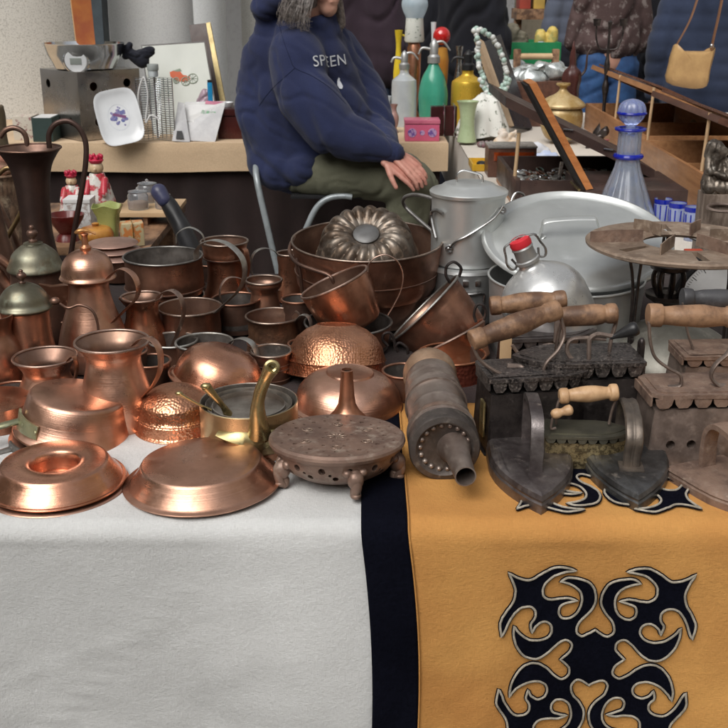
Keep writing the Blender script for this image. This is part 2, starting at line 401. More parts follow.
# ------------------------------------------------------------------ setting
def slab(name, x0, x1, y0, y1, z, m, sub=1):
    mb = MB(); n = sub
    for i in range(n):
        for j in range(n):
            a, b = x0 + (x1 - x0) * i / n, x0 + (x1 - x0) * (i + 1) / n; c, d = y0 + (y1 - y0) * j / n, y0 + (y1 - y0) * (j + 1) / n
            mb.add([(a, c, z), (b, c, z), (b, d, z), (a, d, z)], [(0, 1, 2, 3)])
    return mb.build(name, m, smooth=False)
def paving():
    m = concrete('paving', (.26, .25, .23), (.2, .19, .175), (.15, .14, .13), 40); t = m.node_tree; N = t.nodes; L = t.links
    br = N.new('ShaderNodeTexBrick'); br.inputs['Scale'].default_value = 1; br.inputs['Brick Width'].default_value = .6; br.inputs['Row Height'].default_value = .4
    br.inputs['Mortar Size'].default_value = .006; br.inputs['Color1'].default_value = (1, 1, 1, 1); br.inputs['Color2'].default_value = (.82, .82, .82, 1); br.inputs['Mortar'].default_value = (.3, .3, .3, 1)
    L.new(N['Texture Coordinate'].outputs['Object'], br.inputs['Vector'])
    b = N['Principled BSDF']; src = b.inputs['Base Color'].links[0].from_socket
    mx = N.new('ShaderNodeMix'); mx.data_type = 'RGBA'; mx.blend_type = 'MULTIPLY'; mx.inputs['Factor'].default_value = 1; L.new(src, mx.inputs[6]); L.new(br.outputs[0], mx.inputs[7]); L.new(mx.outputs[2], b.inputs['Base Color'])
    return m
struct(slab('ground', -150, 150, -150, 150, 0, paving()))

# columns of the arcade
m_c1 = concrete('column_granite_warm', (.62, .61, .57), (.54, .53, .49), (.36, .35, .32), 150)
m_c2 = concrete('column_granite_pale', (.86, .88, .88), (.80, .82, .82), (.7, .71, .72), 150)
m_wall = concrete('plaster_grey', (.36, .36, .36), (.30, .30, .305), (.29, .29, .29), 30)
m_wall2 = concrete('plaster_beige', (.46, .4, .3), (.38, .33, .25), (.34, .3, .22), 20)
def column(cx, Y, rpx, m, label):
    p = aty(cx, 60, Y); r = rpx * scl(p)
    t = thing('column', label, 'column', (p.x, Y + r, 0), group='stone columns of the arcade')
    mb = MB(); mb.lathe([(0, .28), (r * 1.005, .28), (r, .6), (r * .985, 2.2), (r * .95, 3.6), (0, 3.6)], 64).build('shaft', m, t)
    mb = MB(); mb.box((0, 0, .08), (r * 2.7, r * 2.7, .16), bev=.01); mb.lathe([(0, .16), (r * 1.25, .16), (r * 1.3, .2), (r * 1.22, .24), (r * 1.08, .28), (0, .28)], 48).build('plinth', m, t)
    mb = MB(); mb.lathe([(0, 3.6), (r * 1.0, 3.6), (r * 1.2, 3.72), (0, 3.72)], 48); mb.box((0, 0, 3.8), (r * 2.6, r * 2.6, .16), bev=.01).build('capital', m, t)
column(15, 5.6, 73, m_c1, 'broad speckled warm grey column behind the steel box at the left edge')
column(146, 6.3, 43, m_c2, 'pale speckled round column behind the framed picture')
column(206, 8.2, 19, m_c2, 'slim far column seen between the pale column and the seated person')
column(258, 8.6, 17, m_c1, 'slim grey column half hidden by the seated person')
bw = MB(); bw.box((-3.2, 9.9, 2.4), (9, .3, 4.8)); tag(bw.build('building_wall', m_wall, smooth=False), 'grey plastered wall behind the arcade columns at the left', 'wall')
bw = MB(); bw.box((6.4, 11.4, 2.6), (10, .3, 5.2)); w2 = tag(bw.build('building_wall', m_wall2, smooth=False), 'beige plastered wall far behind the shoppers and green crates', 'wall')
bw = MB(); bw.box((0, -.162, 1.35), (1.6, .02, 2.7)); 
dm = MB(); dm.box((3.4, 11.24, 1.2), (2.6, .03, 2.4)).build('doorway', M_wdark, w2)
# buildings across the square, behind the photographer
def facade(cx, wd, h, m, label, nf=3):
    t = thing('building', label, 'building', (cx, -13, 0), group='buildings across the square')
    MB().box((0, -2, h / 2), (wd, 4, h)).build('wall', m, t, smooth=False)
    MB().prism([(-wd / 2 - .3, -4.3), (wd / 2 + .3, -4.3), (wd / 2 + .3, .4), (-wd / 2 - .3, .4)], h, h + .3).build('roof', mat('roof_tile', (.3, .13, .08), rough=.8), t, smooth=False)
    for k in range(int(wd // 2)):
        for j in range(nf):
            f = MB().box((-wd / 2 + 1 + 2 * k, .02, 1.8 + j * 3), (1.0, .08, 1.7)).build('window', M_whitep, t, smooth=False)
            MB().box((-wd / 2 + 1 + 2 * k, .065, 1.8 + j * 3), (.84, .02, 1.54)).build('pane', M_black, f, smooth=False)
t = thing('building', 'unseen upper storeys added above the arcade columns to narrow the sky', 'building', (-5.2, 11.6, 0))
MB().box((0, 0, 8.4), (13, 7.6, 8.9)).build('wall', m_wall, t, smooth=False)  # out of view, added to block sky and deepen the contrast
for k in range(6):
    for j in range(3): MB().box((-5.2 + 2.1 * k, -3.82, 5.8 + j * 2.7), (1.0, .06, 1.6)).build('window', M_black, t, smooth=False)
for sg, lb in ((-1, 'unseen tall beige house added on the left to narrow the sky'), (1, 'unseen tall beige house added on the right to narrow the sky')):  # out of view, added for darker reflections and more contrast
    t = thing('building', lb, 'building', (sg * 11.5, -2, 0)); MB().box((0, 0, 5), (4, 16, 10)).build('wall', m_wall2, t, smooth=False)
    for k in range(6): MB().box((-sg * 2.02, -6.5 + 2.6 * k, 4.5), (.06, 1.0, 1.7)).build('window', M_black, t, smooth=False)
facade(-9, 12, 9, m_wall2, 'beige three storey house across the square behind the photographer')
facade(5, 14, 8, m_wall, 'grey three storey house across the square behind the photographer')

# ------------------------------------------------------------------ front table and its cloths
YF = 1.262                                           # front face of the table
f_white = fabric('linen_white', (.61, .615, .61), (.53, .535, .53), 3, .16, 1100, fuzz=0)
f_orange = fabric('wool_orange', (.57, .295, .088), (.46, .215, .062), 5, .16, 700, fuzz=.0)
f_orange2 = fabric('wool_pinkish', (.6, .27, .11), (.5, .22, .09), 5, .3, 300, fuzz=.9)
f_navy = fabric('wool_navy', (.0045, .005, .010), (.003, .0033, .007), 7, .5, 300, fuzz=0, spec=.04)
f_cord = fabric('cord_grey', (.44, .40, .33), (.27, .24, .19), 60, .6, 900)
f_beige = fabric('cloth_beige', (.62, .46, .30), (.54, .39, .25), 4, .2, 400)
f_brown = fabric('cloth_dark_brown', (.028, .016, .015), (.018, .011, .01), 4, .3, 300)  # serves the shade sheet under the back table too
f_white2 = fabric('cloth_pale', (.62, .57, .5), (.55, .5, .44), 3, .2, 400)

tt = thing('market_table', 'front trestle table under the white and orange cloths', 'table', (-.1, 1.9, 0))
MB().box((0, .02, TOP - .035), (3.3, 1.25, .03), bev=.003).build('tabletop', M_wpale, tt)
for sx in (-1.5, 1.5):
    for sy in (-.55, .58):
        MB().box((sx, sy, (TOP - .05) / 2), (.05, .05, TOP - .05), bev=.003).build('leg', M_wbr, tt)

def wob(x, z):
    """shallow waves of the hanging cloth; grows towards the hem"""
    k = min(1, max(0, (TOP - z) / .3))
    return (.017 * sin(x * 10 + 1.3 + z) + .0065 * sin(x * 24 + .5 + 5 * z) + .008 * noise.noise((x * 9, z * 3, 3)) + .0035 * noise.noise((x * 26, z * 14, 8)) + sum(a_ * math.exp(-((x - x0_ - s_ * (z - .55)) / w_) ** 2) for x0_, s_, w_, a_ in ((-.36, .9, .006, .0035), (-.2, -.35, .008, .003), (-.06, .12, .007, .003), (.12, -.5, .008, .003), (-.45, 2.5, .01, .003), (.22, .35, .01, -.004), (.33, -.2, .009, .0025)))) * k
def cloth_pt(x, s_, off=0.0):
    """s_ < 0: on the table top behind the edge; s_ > 0: length hanging down. off = outward offset"""
    R_ = .02
    if s_ <= 0:
        z = TOP - .004 + off + .0012 * noise.noise((x * 9, s_ * 9, 0)); return Vector((x, YF + R_ - s_, z))
    if s_ < R_ * pi / 2:
        a = s_ / R_; return Vector((x, YF + R_ - (R_ + off) * sin(a), TOP - .004 - R_ + (R_ + off) * cos(a)))
    z = TOP - .004 - R_ - (s_ - R_ * pi / 2)
    return Vector((x, YF - off - wob(x, z) * 1.0, z))
def cloth_sheet(name, xl, xr, s0, s1, m, off, thick=.0015, nx=90, ns=110, parent=None):
    """xl, xr: functions of s giving the edges"""
    mb = MB(); vs = []; fs = []
    S = [s0 + (0 - s0) * i / 20 for i in range(20)] + [.0314 * i / 6 for i in range(6)] + [.0314 + (s1 - .0314) * i / (ns - 26) for i in range(ns - 25)]
    for s_ in S:
        a, b = xl(s_), xr(s_)
        for i in range(nx + 1):
            vs.append(cloth_pt(a + (b - a) * i / nx, s_, off))
    n = nx + 1
    for j in range(len(S) - 1):
        for i in range(nx): fs.append((j * n + i, j * n + i + 1, (j + 1) * n + i + 1, (j + 1) * n + i))
    mb.add(vs, fs); o = mb.build(name, m, parent, angle=80)
    sol = o.modifiers.new('s', 'SOLIDIFY'); sol.thickness = thick; sol.offset = 0
    return o
# black band edges, measured at the table edge and at the bottom of the picture
def xs_at(px, py):
    r = ray(px, py); t_ = (YF / r.y); return (CAM + r * t_)
bl0, bl1 = xs_at(361, 524), xs_at(383, 727); br0, br1 = xs_at(403, 524), xs_at(425.5, 727)
def lin(a, b): 
    k = (b.x - a.x) / (a.z - b.z)
    return lambda s_: (a.x + k * max(0, s_ - .02) * (1.35 - .9 * min(1, max(0, s_) / .35)) if s_ > 0 else a.x)
xl_b, xr_b = lin(bl0, bl1), lin(br0, br1)
HANG = .6
wc = cloth_sheet('tablecloth', lambda s_: -1.75, lambda s_: xl_b(s_) + .03, -.40, HANG, f_white, .004)
tag(wc, 'off white linen cloth hanging over the left half of the front table', 'tablecloth')
mb = MB(); mb.box((-.1, 2.085, TOP - .0105), (3.34, .94, .009), bev=.003)  # dark sheet, makes the gaps between the pots dark
mb.box((-.1, 2.558, .62), (3.34, .004, .31)); tag(mb.build('tablecloth', f_brown), 'dark brown sheet covering the rear of the front table under the pots', 'tablecloth')
oc = thing('tablecloth', 'orange woollen cloth with black border and black scroll applique, right half of the front table', 'tablecloth', (0, 0, 0))
cloth_sheet('orange_field', lambda s_: xr_b(s_) - .0, lambda s_: 1.5, -.40, HANG, f_orange, .0075, .002, parent=oc)
cloth_sheet('border_band', xl_b, lambda s_: xr_b(s_) + .006, -.40, HANG, f_navy, .010, .0018, nx=14, parent=oc)
# piping along the seams
for fx, o_, m in ((xr_b, .0115, f_orange),):
    mb = MB(); mb.tube([cloth_pt(fx(s_) + .0075, s_, o_) for s_ in [-.4 + .02 * i for i in range(20)] + [.002 * i for i in range(10)] + [.02 + .02 * i for i in range(29)]], .0012, 6)
    mb.build('seam_piping', m, oc)

# scroll motif: upper left quarter traced, mirrored both ways
Q = [(370, 295), (352, 308), (328, 318), (309, 300), (316, 268), (342, 238), (360, 205), (357, 168), (338, 138), (305, 125), (268, 122), (243, 134),
     (280, 145), (308, 165), (317, 195), (308, 232), (285, 252), (260, 254), (246, 238), (250, 214), (272, 203), (302, 196), (272, 188), (236, 192), (206, 190), (189, 172), (192, 142),
     (222, 114), (258, 103), (289, 99), (255, 88), (218, 88), (178, 108), (148, 126), (112, 122), (74, 102), (90, 132), (100, 160), (94, 195), (72, 228), (56, 262), (62, 306),
     (72, 288), (88, 250), (116, 217), (148, 212), (168, 226), (168, 250), (156, 270), (162, 298), (172, 278), (196, 264), (220, 272), (227, 294), (214, 316), (182, 326), (146, 316), (116, 292), (102, 272),
     (102, 304), (116, 344), (146, 378), (182, 387), (216, 370), (248, 340), (274, 326), (296, 340), (294, 366), (264, 394)]
sharp = {(243, 134), (302, 196), (289, 99), (74, 102), (62, 306), (162, 298), (102, 272), (264, 394), (370, 295)}
def motif_outline():
    cx, cy = 370, 394
    q = [((x - cx), (cy - y)) for x, y in Q]; sh = [p in sharp for p in Q]
    full = q + [(x, -y) for x, y in q[::-1]][1:]
    fsh = sh + sh[::-1][1:]
    full = full + [(-x, y) for x, y in full[::-1]][1:-1]
    fsh = fsh + fsh[::-1][1:-1]
    # smooth between sharp corners
    n = len(full); i0 = fsh.index(True); out = []
    i = i0
    while True:
        j = i + 1
        while not fsh[j % n]: j += 1
        seg = [(full[k % n][0], full[k % n][1], 0) for k in range(i, j + 1)]
        out += [(v.x, v.y) for v in cat(seg, 4)][:-1]
        i = j
        if j % n == i0: break
    return out
MO = motif_outline()
PXM = 1.0 / 3.309
def motif(mapf, label):
    """navy applique, dark stitch line and grey cord, following the cloth"""
    pts = [(x * PXM, y * PXM) for x, y in MO]
    mb = MB(); n = len(pts)
    tri = tessellate_polygon([[Vector((x, y, 0)) for x, y in pts]])
    bm = bmesh.new(); bv = [bm.verts.new((x, y, 0)) for x, y in pts]
    for q in tri:
        try: bm.faces.new([bv[i] for i in q])
        except ValueError: pass
    for _ in range(5):
        es = [e for e in bm.edges if e.calc_length() > 4.5]
        if not es: break
        bmesh.ops.subdivide_edges(bm, edges=es, cuts=1); bmesh.ops.triangulate(bm, faces=bm.faces[:])
    bm.verts.ensure_lookup_table(); bm.verts.index_update()
    mb.add([mapf(v.co.x, v.co.y, .0030) for v in bm.verts], [tuple(v.index for v in f.verts) for f in bm.faces]); bm.free(); mb.build('applique', f_navy, oc)
    jit = [(x + .35 * noise.noise((x * .3, y * .3, 1)), y + .35 * noise.noise((x * .3, y * .3, 7))) for x, y in pts]
    mb = MB(); mb.tube([mapf(x, y, .0026) for x, y in jit], .0032, 6, closed=True, flat=(.0007, .0033), up=label); mb.build('stitch_line', f_navy, oc)
    mb = MB(); mb.tube([mapf(x, y, .0038) for x, y in jit], .0016, 8, closed=True); mb.build('cord', f_cord, oc)
mc = xs_at(592.4, 659.4); msc = scl(mc)
# width from the picture, height corrected for the steep view of a hanging face
vs_ = (xs_at(592.4, 600).z - xs_at(592.4, 700).z) / 100
def map_front(x, y, off): 
    z = mc.z + y * vs_; s_ = (TOP - .004 - .02 - z) + .0314
    p = cloth_pt(mc.x + x * msc, s_, .0095 + off); return p
motif(map_front, Vector((0, -1, 0)))
yb = onz(600, 517).y
def map_top(x, y, off):
    p = cloth_pt(mc.x + .012 + x * msc, -(yb + 92 * vs_ + y * vs_ - YF - .02), .0095 + off); return p
motif(map_top, Vector((0, 0, 1)))

# ------------------------------------------------------------------ back table, right-hand table, skirt sheets
def simple_table(name_label, x0, x1, y0, y1, z, mtop, skirt=None, drop=.12, catg='table', sides=()):
    t = thing('market_table', name_label, catg, ((x0 + x1) / 2, (y0 + y1) / 2, 0)); wx, wy = x1 - x0, y1 - y0
    MB().box((0, 0, z - .025), (wx - .02, wy - .02, .03)).build('tabletop', M_wpale, t, smooth=False)
    # cloth: top sheet and drops, gently waved
    mb = MB(); nx, nd = 60, 6; pts = []
    per = [(-wx / 2 + wx * i / nx, -wy / 2) for i in range(nx + 1)] + [(wx / 2, -wy / 2 + wy * i / 20) for i in range(1, 21)] + [(wx / 2 - wx * i / nx, wy / 2) for i in range(1, nx + 1)] + [(-wx / 2, wy / 2 - wy * i / 20) for i in range(1, 20)]
    n = len(per); rings = []
    for j in range(nd + 1):
        zz = z - drop * j / nd; r = []
        for (x, y) in per:
            k = 1 + (.006 + .008 * noise.noise((x * 6, y * 6, 1)) * j / nd) / max(wx, wy)
            r.append((x * k, y * (1 + (.01 * (j > 0) + .012 * noise.noise((x * 5, y * 5, j * .2)) * j / nd)), zz + (.006 * noise.noise((x * 3, y * 3, 9)) if j == nd else 0)))
        rings.append(r)
    mb.loft(rings, caps=False); mb.add([(x, y, z) for x, y in per], [tuple(range(n))])
    mb.build('cloth', mtop, t, angle=50)
    for sx in (-1, 1):
        for sy in (-1, 1): MB().box((sx * (wx / 2 - .08), sy * (wy / 2 - .08), (z - .04) / 2), (.04, .04, z - .04)).build('leg', M_wbr, t, smooth=False)
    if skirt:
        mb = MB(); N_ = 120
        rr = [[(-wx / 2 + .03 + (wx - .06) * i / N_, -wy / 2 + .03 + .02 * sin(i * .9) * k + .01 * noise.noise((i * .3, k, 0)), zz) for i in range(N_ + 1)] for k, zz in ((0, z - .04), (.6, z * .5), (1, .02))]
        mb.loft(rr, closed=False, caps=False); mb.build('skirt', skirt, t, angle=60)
    return t
xb0 = aty(66, 143, 4.76).x; xb1 = aty(449, 140, 4.7).x
simple_table('long back table with beige cloth and a dark sheet as the shade beneath, behind the seated person', -2.6, xb1, 4.76, 5.6, TOP, f_beige, f_brown, .125)  # the dark brown sheet stands in for the shade under this table
xr0 = .42
simple_table('right hand table with pale cloth carrying display cases and glassware', xr0, 3.2, 2.66, 5.9, TOP, f_white2, f_white2, .3)
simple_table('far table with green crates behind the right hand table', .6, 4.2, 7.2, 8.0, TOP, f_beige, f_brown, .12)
# low stand with jars, under the left end of the back table
# ------------------------------------------------------------------ copper ware on the front table
G_JUG = 'copper jugs and mugs in the middle of the stall'
G_PAN = 'copper pans and moulds lying upside down'
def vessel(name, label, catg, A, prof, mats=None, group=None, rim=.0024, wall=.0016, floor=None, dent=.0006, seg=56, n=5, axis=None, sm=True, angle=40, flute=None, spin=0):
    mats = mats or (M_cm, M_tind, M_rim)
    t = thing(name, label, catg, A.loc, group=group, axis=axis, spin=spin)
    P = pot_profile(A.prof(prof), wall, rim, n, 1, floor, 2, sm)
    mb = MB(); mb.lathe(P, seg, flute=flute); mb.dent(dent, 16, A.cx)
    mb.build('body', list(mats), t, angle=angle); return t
def hpts(A, L, n=5, rot=0, dy=0):
    ps = cat([((x - A.cx) * A.s, dy, A.H(y)) for x, y in L], n)
    if rot: R_ = Matrix.Rotation(rot, 3, 'Z'); ps = [R_ @ p for p in ps]
    return ps
def strap(A, t, L, w_=.011, th=.0022, m=None, name='handle', dy=0, rot=None, tubed=None):
    if rot is None: rot = 0 if (tubed or dy) else -.5
    w_ *= 1.65
    if rot:
        x0 = L[0][0] - A.cx; sg = 1 if x0 > 0 else -1
        if sg < 0: rot = -rot
        L = [(A.cx + x0 + (x - A.cx - x0) * 1.14, y) for x, y in L]
    P = hpts(A, L, 6, rot, dy); mb = MB()
    if tubed: mb.tube(P, tubed, 10)
    else: mb.strap(P, w_, th, Matrix.Rotation(rot, 3, 'Z') @ Vector((0, 1, 0)))
    # end pads
    mb2 = mb.build(name, m or M_strap, t)
    for q in (P[0], P[-1]):
        pass
    return mb2
def ring_bead(t, r, z, rr, m, name='bead'):
    MB().tube([(r * cos(2 * pi * k / 56), r * sin(2 * pi * k / 56), z) for k in range(56)], rr, 6, closed=True).build(name, m, t)
def rivet(mb, p, r, d=(0, -1, 0)):
    M = Matrix.Translation(Vector(p)) @ Vector((0, 0, 1)).rotation_difference(Vector(d)).to_matrix().to_4x4()
    mb.lathe([(0, -r * .2), (r, -r * .2), (r * .9, r * .25), (r * .5, r * .5), (0, r * .58)], 12, M)

# -- front row of upside-down baking tins
A = At(53, 1.378); s = A.s
t = thing('ring_mould', 'shiny copper ring mould with a round well, upside down at the left front', 'cake tin', A.loc + Vector((0, 0, .0065)), group=G_PAN)
mb = MB(); h = A.H(461) - .006
mb.lathe([(69 * s, .001), (69.6 * s, .0025), (69 * s, .004), (66.5 * s, .004), (64.8 * s, .008), (58 * s, h * .6), (54 * s, h - .004), (52.5 * s, h - .0008), (50 * s, h), (40 * s, h + .0008), (30 * s, h), (26 * s, h - .001), (24.4 * s, h - .004), (23.5 * s, h - .012), (22 * s, h - .03), (21 * s, .004), (0, .004)], 96).dent(.0007, 15, 1)
mb.build('body', M_cb, t, angle=50)
t = thing('baking_tin', 'thin copper tray hidden under the ring mould at the left front, only its rim showing', 'cake tin', A.loc, group=G_PAN)
mb = MB(); mb.lathe([(71 * s, 0), (72 * s, .0014), (71 * s, .003), (67 * s, .003), (62 * s, .006), (0, .006)], 96).build('body', M_cs, t, angle=50)

A = At(201, 1.382); s = A.s; h = A.H(462.5)
t = thing('pie_pan', 'flat copper pie pan upside down on the edge of the white cloth', 'cake tin', A.loc + Vector((0, 0, .0035)), group=G_PAN, axis=(-.03, .01, 1))
mb = MB(); mb.lathe([(76 * s, .0), (79.5 * s, .0012), (80 * s, .003), (79 * s, .0042), (75 * s, .004), (73.2 * s, .007), (66 * s, h * .55), (61.5 * s, h - .004), (60 * s, h - .001), (58.2 * s, h), (40 * s, h + .0012), (20 * s, h + .0016), (0, h + .0016)], 96).dent(.0007, 14, 4)
mb.build('body', M_cs, t, angle=55)

# -- perforated chafing stand
A = At(337, 1.405); s = A.s; h = A.H(437)
t = thing('chafing_stand', 'round perforated brown copper brazier standing on three cast feet', 'brazier', A.loc + Vector((0, 0, .001)), axis=(0, .075, 1))
mb = MB(); R_ = 68 * s
P = [(0, h - .004), (R_ * .9, h - .004), (R_ * .93, h), (R_ * .96, h + .001), (R_, h - .002), (R_ * 1.01, h - .006), (R_ * .985, h - .011), (R_ * .93, h - .013), (R_ * .9, h - .018), (R_ * .87, h - .03), (R_ * .78, h - .042), (R_ * .62, h - .052), (R_ * .45, h - .056), (0, h - .056), (0, h - .053), (R_ * .44, h - .053), (R_ * .6, h - .049), (R_ * .75, h - .04), (R_ * .84, h - .03), (R_ * .87, h - .018), (R_ * .87, h - .008), (0, h - .008)]
P = [(0, h - .056), (R_ * .45, h - .056), (R_ * .62, h - .052), (R_ * .78, h - .042), (R_ * .87, h - .03), (R_ * .9, h - .018), (R_ * .93, h - .013), (R_ * .985, h - .011), (R_ * 1.01, h - .006), (R_, h - .002), (R_ * .96, h + .001), (R_ * .92, h + .0006), (R_ * .5, h - .001), (0, h - .0015),
     ]
P2 = P + [(0, h - .0035), (R_ * .5, h - .003), (R_ * .88, h - .002), (R_ * .885, h - .014), (R_ * .86, h - .03), (R_ * .765, h - .041), (R_ * .6, h - .0505), (R_ * .44, h - .0545), (0, h - .0545)]
mb.lathe(P2, 80); body = mb.build('body', M_dust, t, angle=40)
cut = MB()
rr = random.Random(5)
for (rad, n_, r0, ph) in ((.22, 6, .0021, .3), (.45, 9, .0026, .1), (.7, 12, .0034, 0), (.7, 12, .0019, .26), (.86, 18, .0018, .05)):
    for k in range(n_):
        a = ph + 2 * pi * k / n_ + rr.uniform(-.04, .04)
        cut.lathe([(0, h - .006), (r0, h - .006), (r0, h + .006), (0, h + .006)], 10, Matrix.Translation((rad * R_ * cos(a), rad * R_ * sin(a), 0)))
for k in range(14):
    for (zz, r0, da, rx) in ((.024, .0052, 0, .88), (.036, .0042, .22, .83), (.03, .0024, .13, .86)):
        a = 2 * pi * k / 14 + da
        Mx = Matrix.Rotation(a, 4, 'Z') @ Matrix.Translation((R_ * rx, 0, h - zz)) @ Matrix.Rotation(pi / 2, 4, 'Y')
        cut.lathe([(0, -.012), (r0, -.012), (r0, .012), (0, .012)], 10, Mx)
boolean(body, cut)
# raised star and scroll ornament on the lid
mb = MB()
for k in range(8):
    a = 2 * pi * k / 8; mb.tube([(.004 * cos(a), .004 * sin(a), h - .0008), (.014 * cos(a), .014 * sin(a), h - .0006)], [.0009, .0005], 5)
for k in range(6):
    a = 2 * pi * k / 6 + .5; c = Vector((.05 * cos(a), .05 * sin(a), h - .0003))
    mb.tube([c + Vector((.009 * (1 - j / 22) * cos(a + j * .55), .009 * (1 - j / 22) * sin(a + j * .55), 0)) for j in range(20)], [.0008, .0005], 5)
join_into(body, mb, mat('ornament_worn', (.46, .36, .29), (.33, .24, .19), .45, .7, 20, bump=.3))
for a, nm in ((radians(-72), ''), (radians(-152), ''), (radians(-8), '')):
    d = Vector((cos(a), sin(a), 0)); mb = MB(); q = R_ * .8
    pp = [d * (q + .004) + Vector((0, 0, h - .026)), d * (q + .012) + Vector((0, 0, h - .034)), d * (q + .014) + Vector((0, 0, h - .048)), d * (q + .006) + Vector((0, 0, h - .06)), d * (q + .004) + Vector((0, 0, .012)), d * (q + .012) + Vector((0, 0, .005))]
    mb.tube(cat(pp, 5), [.0075, .0085, .0085, .008, .0065, .005, .0045, .0045, .005][:1] * 1 + [.0085 - .004 * i / 25 for i in range(25)], 12)
    mb.ell(d * (q + .012) + Vector((0, 0, .0055)), (.0075, .0075, .0055))
    for g_ in (-1, 1): mb.ell(d * (q + .006) + Vector((-.011 * sin(a) * g_, .011 * cos(a) * g_, h - .027)), (.007, .007, .0065))
    mb.ell(d * (q + .009) + Vector((0, 0, h - .036)), (.012, .012, .014)); mb.ell(d * (q + .016) + Vector((0, 0, h - .04)), (.005, .005, .006)); mb.dent(.0012, 70, a)
    mb.build('foot', M_dust, t)

# -- ribbed cylinder with a spout, lying and pointing at the viewer
r0 = .0485; pf = aty(446.5, 455, 1.36); pf.z = max(pf.z, TOP + r0 + .001); pb = aty(430, 372, 1.66)
ax = (pf - pb); ax.z = 0; L_ = ax.length; ax.normalize()
t = thing('smoker_can', 'weathered ribbed metal cylinder lying down, its tapered spout pointing at the viewer', 'metal canister', (pb.x, pb.y, TOP + r0 + .014), axis=ax + Vector((0, 0, -.035)))
def rib(z): return r0 * (1 + .025 * sin(z * 260) * (1 if .05 < z < L_ * .75 else 0))
mb = MB(); mb.lathe([(0, -.045), (.016, -.0435), (.03, -.036), (.04, -.025), (.0445, -.008), (.0445, .004), (.041, .014), (.037, .022)], 48).dent(.0008, 20).build('dome', M_dustc, t)
mb = MB(); Lb = L_ * .80
prof = [(.036, .018), (.0395, .022), (r0 * .86, .028)]
for z0_ in [.028 + (Lb - .028) * k / 60 for k in range(1, 61)]:
    k = r0 * (.86 + .11 * (z0_ - .028) / (Lb - .028))
    for zc, amp, wd in ((.06, .0022, .004), (.095, .0018, .005), (.125, .0022, .003), (Lb * .72, .0016, .003), (Lb - .008, .003, .004)):
        k += amp * math.exp(-((z0_ - zc) / wd) ** 2)
    prof.append((k, z0_))
mb.lathe(prof, 64).dent(.0016, 22, 8).build('barrel', M_dustb, t)
MB().lathe([(r0 * .97, Lb), (r0 * 1.05, Lb + .004), (r0 * 1.06, Lb + .03), (r0 * 1.02, Lb + .034), (r0 * .86, Lb + .036), (r0 * .8, Lb + .034), (r0 * .74, Lb + .028), (r0 * .5, Lb + .026), (0, Lb + .026)], 64).dent(.0006, 30, 2).build('end_cap', mat('cap_dark', (.13, .11, .1), (.07, .06, .055), .5, .6, 20, bump=.4, bs=60, dust=(.22, .19, .16), dustamt=.3), t)
mb = MB()
for k in range(18):
    a = 2 * pi * k / 18; mb.ell((r0 * .72 * cos(a), r0 * .72 * sin(a), Lb + .0285), (.0042, .0042, .004), seg=10, rings=6)
mb.build('crimp_ring', M_dustb, t)
sp = MB(); sd2 = Vector((-.0, .0, 1))
sp.lathe([(.026, Lb + .024), (.024, Lb + .03), (.0185, Lb + .045), (.0165, Lb + .07), (.0145, Lb + .112), (.0148, Lb + .114), (.013, Lb + .114), (.0125, Lb + .07), (0, Lb + .06, 1)], 32, Matrix.Translation((-.0035,-.002,0)) @ Matrix.Rotation(radians(4), 4, 'Y')).build('spout', [M_dustb, M_blackm], t)
for zz, q_ in ((.125, .93), (Lb - .02, .985)):
    mb = MB(); mb.tube([((r0 * q_) * cos(a), (r0 * q_) * sin(a), zz) for a in [2 * pi * k / 48 for k in range(48)]], 1, 6, closed=True, flat=(.0012, .004), up=None).build('hoop', M_dustb, t)

# -- jugs
A = At(116, 1.60)
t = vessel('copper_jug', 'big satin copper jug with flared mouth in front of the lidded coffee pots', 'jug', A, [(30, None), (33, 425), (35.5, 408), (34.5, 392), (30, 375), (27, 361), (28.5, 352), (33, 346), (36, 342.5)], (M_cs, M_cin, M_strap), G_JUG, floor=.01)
strap(A, t, [(143, 341), (152, 333), (163, 331), (171, 340), (171, 358), (163, 375), (151, 389), (146, 394)], .0085, .002, M_cs)
A = At(46, 1.7)
t = vessel('copper_jug', 'squat copper jug with wide mouth behind the upturned saute pan', 'jug', A, [(26, None), (31, 405), (31, 392), (24, 377), (23, 370), (27, 363), (31, 358)], (M_cs, M_cin, M_strap), G_JUG, floor=.01)
strap(A, t, [(75, 357), (84, 350), (86, 362), (80, 378), (74, 388)], .006, .0018, M_cm)
# coffee pots
def coffee_pot(A, bodyp, lidp, knobp, mats, label, lidm, knobm):
    t = thing('coffee_pot', label, 'coffee pot', A.loc, group='lidded coffee pots at the left of the stall')
    mb = MB(); mb.lathe([(0, 0)] + [(v.x, v.y) for v in cat([(r, z, 0) for r, z in A.prof(bodyp)], 6)], 56).dent(.0008, 15, A.cx).build('body', mats, t)
    l = MB(); l.lathe([(v.x, v.y) for v in cat([(r, z, 0) for r, z in A.prof(lidp)], 6)], 56).dent(.0005, 15, A.cx); lid = l.build('lid', lidm, t)
    MB().lathe([(v.x, max(v.y, 0)) for v in cat([(r, z, 0) for r, z in A.prof(knobp)], 5)], 24).build('knob', knobm, lid)
    return t, lid
A = At(29.5, 1.80)
t, lid = coffee_pot(A, [(32, None), (36, 398), (34, 385), (28, 362), (24, 340), (23, 320), (23.5, 310), (25, 308)], [(25, 309), (27.5, 307), (27, 305), (24.5, 302), (22, 295), (16, 288), (8, 284), (0, 283)],
    [(3, 284), (3.4, 282), (2, 280.5), (3.6, 278.5), (4.8, 276), (4, 273.5), (1.8, 272), (2.2, 271), (1.5, 269.8), (0, 269.5)], M_cbr, 'brown coffee pot with greenish domed lid, nearer of the two green lidded pots', M_verd, M_cd)
